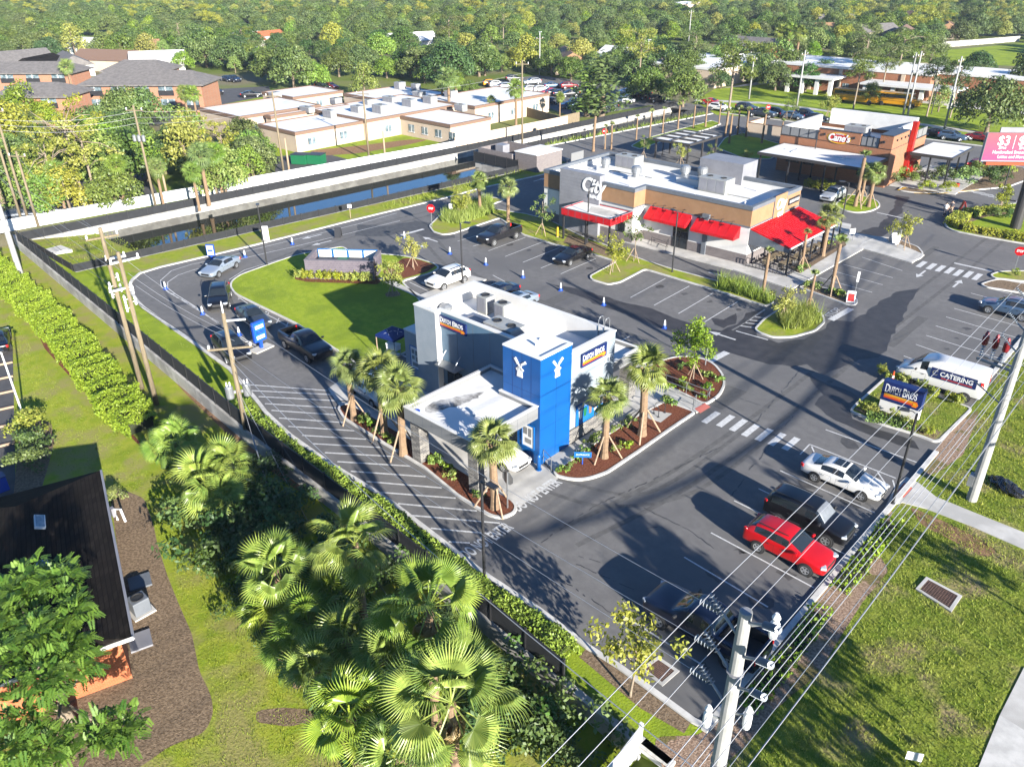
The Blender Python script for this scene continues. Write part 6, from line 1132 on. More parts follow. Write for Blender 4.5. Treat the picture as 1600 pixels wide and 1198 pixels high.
def grass(name, poly, dens, h, wdt, mat, z=0, holes=(), lean=.45, patch=.6, zf=None):
    """countless grass blades over an area, one mesh"""
    xs = [p[0] for p in poly]; ys = [p[1] for p in poly]; n = int((max(xs)-min(xs))*(max(ys)-min(ys))*dens)
    x = rng.uniform(min(xs), max(xs), n); y = rng.uniform(min(ys), max(ys), n); k = inpoly(x, y, poly)
    for hp in holes: k &= ~inpoly(x, y, hp)
    f = .5+.25*np.sin(x*.9+1.3*np.sin(y*.7))+.25*np.sin(y*1.1+1.7*np.sin(x*.5)); f2 = .5+.5*np.sin(x*2.9+y*1.3)*np.sin(y*3.3-x*.8)
    k &= rng.random(n) < (1-patch)+patch*(.6*f+.4*f2)
    x, y, f, f2 = x[k], y[k], f[k], f2[k]; n = len(x); a = rng.uniform(0, 6.283, n); hh = h*(.5+.9*rng.random(n))*(.6+.7*f2); lx, ly = rng.normal(0, lean, n)*hh, rng.normal(0, lean, n)*hh; w_ = wdt*(.6+.8*rng.random(n))
    V = np.stack([np.stack([x-np.cos(a)*w_, y-np.sin(a)*w_, np.full(n, z)], 1), np.stack([x+np.cos(a)*w_, y+np.sin(a)*w_, np.full(n, z)], 1), np.stack([x+lx, y+ly, z+hh], 1)], 1)
    me = bpy.data.meshes.new(name); me.vertices.add(n*3); me.vertices.foreach_set('co', V.reshape(-1).astype(np.float32)); me.loops.add(n*3); me.loops.foreach_set('vertex_index', np.arange(n*3, dtype=np.int32)); me.polygons.add(n); me.polygons.foreach_set('loop_start', np.arange(0, n*3, 3, dtype=np.int32))
    at_ = me.attributes.new('tint', 'FLOAT', 'POINT'); at_.data.foreach_set('value', np.repeat(np.clip(.25+.5*f+rng.normal(0, .22, n), 0, 1), 3).astype(np.float32)); me.update(calc_edges=True); me.materials.append(M_[mat])
    return tag(link(me, name), kind='stuff')
RL = PP([(1040,1200),(1130,1175),(1190,1130),(1240,1060),(1300,960),(1345,890),(1400,810),(1440,798),(1520,828),(1600,862),(1640,880),(1640,960),(1595,1040),(1560,1112),(1525,1200),(1450,1300),(1000,1330)])
grass('roadside_grass', RL, 150, .12, .02, 'lf_grass', -.01, [PP([(1095,1148),(1140,1100),(1205,1025),(1285,925),(1340,850),(1372,800),(1395,795),(1390,830),(1372,865),(1390,890),(1348,940),(1313,995),(1279,1053),(1238,1085),(1203,1115),(1160,1170),(1100,1215),(1040,1215),(1020,1150)]), PP([(1425,912),(1445,896),(1510,930),(1490,963)])])
grass('roadside_grass', PP([(1465,780),(1475,745),(1510,715),(1530,650),(1570,560),(1610,520),(1800,560),(1900,900),(1700,868),(1600,828),(1520,798)]), 90, .15, .022, 'lf_grass', -.01)
grass('sign_island_grass', inset(SIGNI, .4), 90, .12, .02, 'lf_grass', .1)
mulch_h = [NP([(170,760),(190,764),(225,778),(240,820),(246,850),(262,900),(278,940),(300,990),(312,1050),(330,1085),(334,1115),(320,1145),(265,1165),(220,1198),(140,1230),(60,1230),(60,1100),(200,1050),(150,740)])]
NL = NP([(22,480),(60,570),(110,620),(170,665),(230,730),(290,800),(350,870),(390,960),(430,1040),(490,1090),(560,1150),(560,1260),(150,1260),(220,1198),(265,1165),(325,1143),(336,1112),(300,985),(262,895),(240,815),(225,775),(150,735),(90,740),(85,680),(40,640),(10,500)])
grass('neighbour_grass', NL, 150, .08, .016, 'lf_turf', NB, mulch_h)
grass('lawn_grass', rounded(inset(PP(LAWN), .25), .8), 45, .06, .016, 'lf_turf', .1, [PP([(462,428),(478,424),(590,434),(604,434),(657,462),(682,416),(632,404),(500,412),(461,438)])], patch=.3)
grass('verge_grass', [(-86, 27)]+[(x, y-.35) for x, y in LOTW[12:24]]+[(-80, 29)]+[(x, y+.5) for x, y in WALL[2:4]], 40, .07, .018, 'lf_turf', 0)
grass('tall_grass', PP([(692,337),(720,323),(768,312),(772,334),(720,352),(690,348)]), 130, .95, .03, 'lf_orn', .1, lean=.3, patch=.2)
grass('tall_grass', PP([(1124,440),(1150,444),(1212,470),(1200,478),(1165,466),(1120,452)]), 150, .95, .03, 'lf_orn', .1, lean=.3, patch=.2)
grass('tall_grass', PP([(1212,500),(1225,486),(1255,484),(1280,492),(1282,506),(1262,515),(1225,517)]), 150, 1.1, .03, 'lf_orn', .1, lean=.3, patch=.2)
grass('pond_edge_plants', PP([(600,330),(700,303),(745,290),(820,272),(820,266),(740,283),(690,297),(600,320)]), 14, .5, .03, 'lf_orn', 0, lean=.4)
grass('canal_edge_plants', [(-90.4,104),(-89.7,104),(-85.2,149),(-86.2,149)], 40, .7, .04, 'lf_orn', 0, lean=.4)
grass('bank_grass', [(-100,27),(-87,26.5),(-86.5,33),(-99,34)], 30, .12, .03, 'lf_grass', -.15)
strip_hedge('clipped_hedge', [P(u, v, NB) for u, v in ((-30,405),(0,440),(45,475),(85,515),(130,565),(165,612),(200,655),(228,678))], 2.6, 1.3, 'long bright clipped hedge along the neighbour\'s lawn', 'lf_hedge', 300, (.05, .10), NB)
strip_hedge('clipped_hedge', [(x, y-.85) for x, y in [LOTW[i] for i in range(14, 3, -1)]], .95, .55, 'low clipped hedge between the retaining wall and the lot kerb', 'lf_hedge', 260, (.05, .1), 0)
strip_hedge('clipped_hedge', PP([(1488,354),(1492,347),(1510,339),(1540,333),(1580,329)]), 1.5, .6, 'yellow-green hedge along the upper edge of the billboard island', 'lf_shrub', 120, (.07, .14), .1)
strip_hedge('clipped_hedge', PP([(1490,352),(1505,360),(1545,367),(1600,377),(1660,386)]), 1.3, .6, 'yellow-green hedge along the lower edge of the billboard island', 'lf_shrub', 120, (.07, .14), .1)
strip_hedge('clipped_hedge', PP([(1258,290),(1280,294),(1300,299)]), 1.2, .8, 'yellow-green hedge beside the silver car at the brick restaurant', 'lf_shrub', 120, (.07, .14), .0)
strip_hedge('clipped_hedge', [(x+.9, y) for x, y in ((-9.4,23.5),(-9.4,27),(-9.6,31.5))], .8, .3, 'loose low plants along the roadside kerb beside the red car', 'lf_hedge', 50, (.07, .14), 0, 'plants')
strip_hedge('clipped_hedge', [(x+.8, y) for x, y in ((-9.4,33),(-9.4,36),(-9.5,41))], .9, .3, 'loose low plants along the roadside kerb near the footpath', 'lf_hedge', 50, (.07, .14), 0, 'plants')
strip_hedge('clipped_hedge', PP([(1352,655),(1390,662),(1425,672)]), .8, .45, 'low shrubs in front of the blue monument sign', 'lf_oak', 150, (.06, .12), .1)
# ------------------------------------------------------------------ the tree with feathered leaves at the lower left
def feather_tree():
    random.seed(12); t = None
    V = []; F = []; T = []
    ctr = [P(u, v, NB+h)-P(118, 1135, NB) for u, v, h in ((30,930,6),(95,905,6.2),(60,990,5.8),(110,960,5.8),(20,1030,5.2),(75,1060,5),(40,900,6.3),(0,970,5.8),(105,1010,5),(150,1150,3.2),(190,1140,2.8),(30,1120,4.2),(70,1170,3.6),(15,1170,4),(120,1040,3.6))]
    for c in ctr:
        for k in range(150):
            d = Vector((random.gauss(0, 1), random.gauss(0, 1), random.gauss(.35, .6))).normalized(); b = c+d*random.uniform(.15, 1.0); L = random.uniform(.28, .5); ax = (d+Vector((random.gauss(0, .6), random.gauss(0, .6), random.gauss(-.2, .5)))).normalized(); s = ax.cross(Vector((0, 0, 1))).normalized(); tk = min(1, max(0, random.gauss(.5, .25)))
            for j in range(7):
                p = b+ax*L*j/7+Vector((0, 0, -.25*L*(j/7)**2)); w_ = .15*(1-.45*j/7)
                for sg in (1, -1):
                    o = len(V); q = p+s*sg*w_+ax*.07; V += [tuple(p), tuple(p+(q-p)*.5+ax*.045), tuple(q), tuple(p+(q-p)*.5-ax*.05)]; T += [tk+random.uniform(-.12, .12)]*4; F.append((o, o+1, o+2, o+3))
    PL['feather'] = (None, face_mesh('crown', V, F, np.clip(T, 0, 1), M_['lf_feather']))
    b = P(118, 1135, NB); t = thing('shade_tree', 'bright feathery leaved tree beside the dark roofed house', 'tree', b)
    link(PL['feather'][1], 'crown', t); mb = MB(); mb.tube([(0, 0, -.1), ctr[5]*.5, ctr[2]], [.2, .16, .06], 8); mb.tube([(0, 0, -.1), ctr[4]*.5+Vector((.2, 0, 0)), ctr[0]], [.18, .13, .05], 8)
    for c in ctr[::2]: mb.tube([ctr[5]*.55, c*.75, c], [.08, .05, .02], 5)
    mb.build('trunk', M_['barkp'], t, world=False)
feather_tree()
# ------------------------------------------------------------------ the dark roofed house at the left
H_ = thing('dark_roofed_house', 'orange-walled house with dark shingle roof in the lower left corner', 'house', (-36, 7.5, NB))
c0 = Vector(P(156, 735, 1.6)); c1 = Vector(P(206, 996, 1.6)); ex = (c1-c0).normalized(); ny = Vector((ex.y, -ex.x, 0)); Wd = 8.0
rr = lambda e, n, z: c0+ex*e+ny*n+Vector((0, 0, z-1.6)); Lh = (c1-c0).length
mb = MB(); mb.add([rr(0,0,1.6), rr(Lh,0,1.6), rr(Lh,Wd/2,3.3), rr(4.3,Wd/2,3.3), rr(0,Wd,1.6), rr(Lh,Wd,1.6)], [(0,1,2,3),(0,3,4),(4,3,2,5),(1,5,2)]); mb.add([rr(0,0,1.5), rr(Lh,0,1.5), rr(Lh,Wd,1.5), rr(0,Wd,1.5), rr(0,0,1.6), rr(Lh,0,1.6), rr(Lh,Wd,1.6), rr(0,Wd,1.6)], [(0,3,2,1),(0,1,5,4),(1,2,6,5),(2,3,7,6),(3,0,4,7)]); bmx = mb.build('roof', M_['shingled'], H_)
mb = MB()
for u_s, v_s in ((62, 815), (66, 887)):
    z = 2.5
    for _ in range(6): q_s = P(u_s, v_s, z)-c0; n = q_s.dot(ny); e = q_s.dot(ex); z = 1.6+n*1.7/4+.1
    mb = MB(); M4 = Matrix.Translation(rr(e, n, z)) @ Matrix(((ex.x, ny.x, 0, 0), (ex.y, ny.y, 0, 0), (0, 0, 1, 0), (0, 0, 0, 1))) @ Matrix.Rotation(math.atan(1.7/4), 4, 'X'); mb.ob(M4, 1.15, .5, .14); s_ = mb.build('skylight', M_['signw'], bmx); mb = MB(); mb.ob(M4 @ Matrix.Translation((0, 0, .08)), 1.03, .4, .03); mb.build('pane', M_['pane'], s_)
w0 = MB(); w0.prism([tuple(rr(e, n, 0).xy) for e, n in ((.5,.5),(Lh-.3,.5),(Lh-.3,Wd-.5),(.5,Wd-.5))], NB, 1.49); w0.build('wall', M_['orangeb'], H_)
gt = MB(); gt.bar(rr(-.05,-.06,1.56), rr(Lh+.05,-.06,1.56), .12, .1); gt.build('gutter', M_['mgrey'], H_); gt = MB(); gt.bar(rr(Lh+.03,-.06,1.58), rr(Lh+.03,Wd,1.58), .05, .2); gt.build('rake_board', M_['kerb'], H_)
def clutter(nm, label, cat, u, v, z=NB): p = P(u, v, z); return thing(nm, label, cat, p)
t = clutter('condenser_unit', 'grey outdoor air conditioner on a pad beside the dark roofed house', 'air conditioner', 221, 955); MB().box(-.42, -.42, .1, .42, .42, .95).build('housing', M_['dgrey'], t, bev=.05, world=False); MB().lathe([(.32, .95), (.32, 1.0), (.26, 1.0), (.26, .96)], n=16).build('fan', M_['fan'], t, world=False); MB().box(-.55, -.55, 0, .55, .55, .1).build('pad', M_['concrete'], t, world=False)
t = clutter('concrete_slab', 'bare concrete slab at the corner of the dark roofed house', 'slab', 220, 1002); MB().ob(Matrix.Rotation(R(-17), 4, 'Z') @ Matrix.Translation((0, 0, .06)), 1.2, 1.0, .12).build('slab', M_['mgrey'], t, world=False)
t = clutter('doormat_slab', 'dark square slab above the air conditioner', 'slab', 219, 910); MB().ob(Matrix.Rotation(R(-17), 4, 'Z') @ Matrix.Translation((0, 0, .06)), 1.1, 1.1, .12).build('slab', M_['dgrey'], t, world=False)
t = clutter('utility_pipe', 'white pipes and meter at the corner of the dark roofed house', 'pipe', 184, 812); q = MB(); q.tube([(0,0,0),(0,0,.8),(.4,.2,.9),(.5,.25,0)], .07, 8); q.build('pipe', M_['signw'], t, world=False); MB().box(-.25,-.2,.3,.05,.0,.9).build('meter', M_['mgrey'], t, world=False)
for k, v in enumerate((548, 570, 592, 615, 640, 667, 697, 727)):
    p = P(4+.1*k, v, NB); t = thing('wheel_stop', 'yellowish wheel stop in the row along the left edge', 'wheel stop', (p.x, p.y, NB), R(-17+90), group='wheel stops at the left edge'); MB().box(-.75, -.09, .0, .75, .09, .15).build('bar', M_['stake'], t, bev=.03, world=False)
t = clutter('blue_bin', 'blue bin at the left edge beside the dark roof', 'bin', 4, 765); MB().box(-.35,-.35,0,.35,.35,1.0).build('bin', M_['ltblue'], t, bev=.04, world=False); MB().box(-.38,-.38,1.0,.38,.38,1.06).build('lid', M_['navy'], t, world=False)
# ------------------------------------------------------------------ buildings beyond the pond
def flat_block(name, label, rects, h, wall, fascia, group=None, wins=(), z=0, wd=1.5, cat='building'):
    cx = sum(r[0]+r[1] for r in rects)/len(rects)/2; cy = sum(r[2]+r[3] for r in rects)/len(rects)/2; t = thing(name, label, cat, (cx, cy, z), 0, group)
    for k, r in enumerate(rects):
        pl = rect(*r); hh = h-.12*k
        MB().prism(pl, z, z+hh-.5).build('wall', M_[wall], t); ringp('fascia', pl, .3, z+hh-.5, z+hh, fascia, t, out=.15); MB().prism(inset(pl, .1), z+hh-.45, z+hh-.12).build('roof', M_['roofw'], t)
    for (x, y, nx, ny_) in wins:
        s = wd/2; q = MB()
        if nx: q.box(x+nx*.01, y-s, z+.9, x+nx*.06, y+s, z+2.1)
        else: q.box(x-s, y+ny_*.01, z+.9, x+s, y+ny_*.06, z+2.1)
        w_ = q.build('window', M_['pane'], t); q = MB()
        if nx: q.box(x+nx*.02, y-s-.08, z+.8, x+nx*.1, y+s+.08, z+.9); q.box(x+nx*.061, y-.04, z+.9, x+nx*.08, y+.04, z+2.1)
        else: q.box(x-s-.08, y+ny_*.02, z+.8, x+s+.08, y+ny_*.1, z+.9); q.box(x-.04, y+ny_*.061, z+.9, x+.04, y+ny_*.08, z+2.1)
        q.build('frame', M_['signw'], w_)
    return t
def bb(u0, v0, u1, v1, z): a, b = P(u0, v0, z), P(u1, v1, z); return (min(a.x, b.x), max(a.x, b.x), min(a.y, b.y), max(a.y, b.y))
a0, a1, a2, a3 = P(461,208,3.2), P(412,197,3.2), P(630,183,3.2), P(704,196,3.2); a4 = P(772,185,3.2)
y_f = a0.y; 
flat_block('care_home_wing', 'cream flat-roofed wing facing the pond lawn, left of the bare mound', [(a1.x-2, a0.x, a0.y, a2.y)], 3.3, 'cream', 'fasc', 'cream flat-roofed wings beyond the pond', [(a0.x, a0.y+3+k*6.5, 1, 0) for k in range(6)])
flat_block('care_home_wing', 'cream flat-roofed wing with brown edge at the right of the pond lawn', [(a2.x-1, a3.x, a2.y+.1, a4.y)], 3.3, 'cream', 'fasc', 'cream flat-roofed wings beyond the pond', [(a2.x+2+k*3.6, a2.y+.1, 0, -1) for k in range(4)])
for l, q in (('white-roofed wing at the left end behind the tall wooden pole', (312,173,500,168)), ('long white-roofed wing behind the first one', (415,183,545,166)), ('white-roofed block at the far left back of the care home', (410,145,535,143)), ('wide white-roofed middle block of the care home with rooftop units', (482,173,722,165)), ('white-roofed back block of the care home near the road', (537,148,705,147)), ('white-roofed right block beside the big palms', (660,158,858,150))):
    r = bb(*q, 3.2); flat_block('care_home_wing', l, [r], 3.3+random.random()*.5, 'cream', 'fasc', 'cream flat-roofed wings beyond the pond', [(r[1], r[2]+(r[3]-r[2])*f, 1, 0) for f in (.2, .5, .8)])
for i, (u, v) in enumerate([(480,172),(525,160),(575,162),(610,158),(640,165),(655,150),(672,160),(705,152),(720,170),(560,174),(515,180),(595,175),(625,137),(430,150),(650,140)]):
    p = P(u, v, 3.6); hvac(0, p.x, p.y, 3.2, random.uniform(1.6, 3.2), random.uniform(1.2, 2), random.uniform(1, 1.7), 1, 'pale rooftop unit on the care home roofs')['group'] = 'rooftop units on the care home'
for k, u in enumerate((470, 495)):
    p = P(u, 251, .5); t = thing('green_dumpster', ('green dumpster behind the white wall, left one', 'green dumpster behind the white wall, right one')[k], 'dumpster', (p.x, p.y, 0), .5); MB().box(-1.2, -.9, .1, 1.2, .9, 1.5).build('bin', M_['green'], t, world=False); MB().box(-1.25, -.95, 1.5, 1.25, .95, 1.58).build('lid', M_['black'], t, world=False)
sheet('pond_lawn', PP([(412,222),(462,236),(630,200),(704,226),(780,210),(700,232),(560,258),(500,236),(440,250),(400,235)]), -.0, 'turf'); sheet('bare_mound', rounded(PP([(480,236),(560,228),(640,218),(672,218),(640,226),(560,240),(500,244)]), 2), .01, 'soil')
sheet('care_home_yard', PP([(430,245),(500,238),(570,256),(480,272),(430,270)]), .005, 'asphalt_new')
sheet('far_lot', PP([(760,128),(840,118),(1000,138),(1040,160),(900,185),(860,170),(800,150)]), .0, 'asphalt'); sheet('apartment_lot', PP([(230,170),(330,140),(420,135),(430,160),(330,185),(240,190)]), .0, 'asphalt_new'); sheet('apartment_lawn', PP([(300,172),(420,150),(430,158),(310,182)]), .012, 'turf')
sheet('left_lot', PP([(0,300),(230,270),(250,310),(0,365)]), .0, 'asphalt_new')
sheet('school_lawn', PP([(1085,158),(1115,140),(1205,130),(1350,152),(1500,168),(1700,196),(1700,250),(1530,215),(1340,190),(1120,180)]), .004, 'turf')
sheet('school_road', PP([(1130,138),(1205,131),(1350,151),(1500,168),(1700,190),(1700,182),(1500,160),(1350,143),(1205,125)]), .014, 'concrete'); sheet('school_path', PP([(1085,158),(1200,163),(1330,180),(1600,220),(1600,216),(1330,177),(1200,160),(1085,155)]), .016, 'concrete')
sheet('sports_field', PP([(1440,82),(1620,66),(1700,110),(1600,104),(1500,100)]), .01, 'turf')
sheet('cross_drive', [(-130,150.5),(-84,150.5),(-84,158),(-130,158)], .003, 'asphalt')
# brick apartments
M_['apt'] = mk_brick('apartment_brick', (.23,.095,.055), (.27,.12,.07), (.22,.15,.1), .25, .085, .01)
def hip_block(label, cu, cv, L, W, h, ang, group, floors=2, face=1):
    p = P(cu, cv, h); t = thing('brick_apartments', label, 'building', (p.x, p.y, 0), R(ang), group)
    MB().box(-L/2, -W/2, 0, L/2, W/2, h).build('wall', M_['apt'], t, world=False)
    o = .8; q = MB(); q.add([(-L/2-o,-W/2-o,h),(L/2+o,-W/2-o,h),(L/2+o,W/2+o,h),(-L/2-o,W/2+o,h),(-L/2+W*.35,0,h+W*.22),(L/2-W*.35,0,h+W*.22)], [(0,1,5,4),(1,2,5),(2,3,4,5),(3,0,4)]); q.add([(-L/2-o,-W/2-o,h-.25),(L/2+o,-W/2-o,h-.25),(L/2+o,W/2+o,h-.25),(-L/2-o,W/2+o,h-.25),(-L/2-o,-W/2-o,h),(L/2+o,-W/2-o,h),(L/2+o,W/2+o,h),(-L/2-o,W/2+o,h)], [(0,3,2,1),(0,1,5,4),(1,2,6,5),(2,3,7,6),(3,0,4,7)]); q.build('roof', M_['shingle'], t, world=False)
    n = int(L/5)
    for k in range(n):
        x = -L/2+(k+.5)*L/n
        for fl in range(floors):
            z = .5+fl*2.9
            for s in (1, -1):
                b = MB().box(x-1.5, s*(W/2+.01), z, x+1.5, s*(W/2+.08), z+2.2).build('balcony_window', M_['pane'], t, world=False); MB().box(x-1.6, s*(W/2+.085), z, x+1.6, s*(W/2+.2), z+1.0).build('railing', M_['black'], b, world=False); MB().box(x-.08, s*(W/2+.085), z+1.0, x+.08, s*(W/2+.2), z+2.2).build('post', M_['signw'], b, world=False)
AG = 'two-storey brick apartment blocks'
hip_block('two-storey brick apartment block at the far left with arched balconies', 46, 110, 24, 9, 5.6, 42, AG)
hip_block('two-storey brick apartment block in front of the arched one', 66, 145, 14, 9, 5.6, 42, AG)
hip_block('largest brick apartment block beside the apartment parking', 236, 127, 25, 10, 5.6, 42, AG)
hip_block('hip-roofed apartment block behind the largest one', 222, 107, 14, 9, 5.6, 42, AG)
# school and far buildings
r = bb(1290,108,1500,120,5); S_ = flat_block('school', 'long low brick school with white flat roof and portico', [(-95, -58, 194, 212), (-58, -40, 200, 214)], 5.6, 'brick', 'white', None, [(-90+k*7, 194, 0, -1) for k in range(5)], cat='school')
for k in range(6): part('pilaster', 'cream', S_, (-92+k*7, 193.8, 0, -91.2+k*7, 193.99, 5))
pp_ = part('portico', 'white', S_, (-88, 186.5, 3.4, -76, 193.7, 3.8)); 
for x in (-87, -83.5, -80, -76.8): part('column', 'white', pp_, (x-.4, 187, 0, x+.4, 187.8, 3.4))
pp_ = part('portico', 'white', S_, (-70, 186.5, 3.2, -50, 193.7, 3.6))
for x in (-69, -63, -57, -51): part('column', 'white', pp_, (x-.4, 187, 0, x+.4, 187.8, 3.2))
for l, q, h in (('low white-roofed building beyond the oaks left of the tall pine', (1085,84,1112,104), 4.5), ('low white-roofed building behind the tall pine', (1150,90,1215,78), 4), ('distant white-walled building at the end of the road', (1062,5,1075,3), 6), ('white building far beyond the wood on the left', (400,50,420,56), 4)):
    r = bb(*q, h); flat_block('far_building', l, [(r[0]-3, r[1]+3, r[2]-3, r[3]+3)], h, 'cream', 'white')
def house(label, u, v, L, W, h, ang, wall='white', roof='shingle'):
    p = P(u, v, h+1); t = thing('far_house', label, 'house', (p.x, p.y, 0), R(ang), 'houses among the far trees'); MB().box(-L/2, -W/2, 0, L/2, W/2, h).build('wall', M_[wall], t, world=False)
    q = MB(); o = .5; q.add([(-L/2-o,-W/2-o,h),(L/2+o,-W/2-o,h),(L/2+o,W/2+o,h),(-L/2-o,W/2+o,h),(-L/2-o,0,h+W*.28),(L/2+o,0,h+W*.28)], [(0,1,5,4),(2,3,4,5),(1,2,5),(3,0,4),(0,3,2,1)]); q.build('roof', M_[roof], t, world=False)
    for s in (-1, 1): MB().box(s*L/4-.8, -W/2-.05, 1, s*L/4+.8, -W/2-.005, 2.2).build('window', M_['pane'], t, world=False)
for i, (u, v, l, w_, rf) in enumerate([(140,66,'small white house beside the yellow tree','white','roofw'),(205,70,'white house with tan roof left of the conical tree','white','tan'),(16,88,'white house with brown roof at the left edge','white','shingle'),(62,96,'dark grey roofed house behind the arched apartments','white','shingled'),(108,92,'grey roofed house right of the dark one','white','shingle'),(172,86,'brown roofed house above the largest apartments','cream','fasc'),(246,88,'pale roofed house beside the big oak','white','roofw'),(408,56,'white house with red roof above the oaks','white','orangeb'),(888,86,'tan roofed house in the wood above the far lot','cream','tan'),(975,82,'pale house in the wood right of the bright pine','white','roofw'),(1288,42,'tan roofed house in the right-hand wood','cream','tan'),(1362,44,'long grey roofed house in the right-hand wood','cream','shingle'),(1412,47,'brown roofed house right of the long grey one','cream','fasc'),(1436,24,'tan house near the top of the right-hand wood','cream','tan'),(1180,66,'grey roofed house in the middle of the wood','cream','shingle'),(1305,28,'small grey roofed house high in the right-hand wood','cream','shingle'),(640,58,'small white house deep in the wood','white','roofw'),(1480,40,'tan roofed house under the yellow flowering tree','cream','tan'),(1200,80,'red roofed house deep in the wood','cream','orangeb')]):
    house(l, u, v, 14+3*(i % 3), 9, 3, 20+37*i, w_, rf)
t = thing('field_fence', 'pale fence at the back of the sports field', 'fence', P(1530, 68, 0)); q = MB(); a, b = P(1470, 75, 0), P(1592, 65, 0); q.bar((a.x, a.y, .9), (b.x, b.y, .9), .15, 1.8); q.build('panel', M_['wallc'], t)
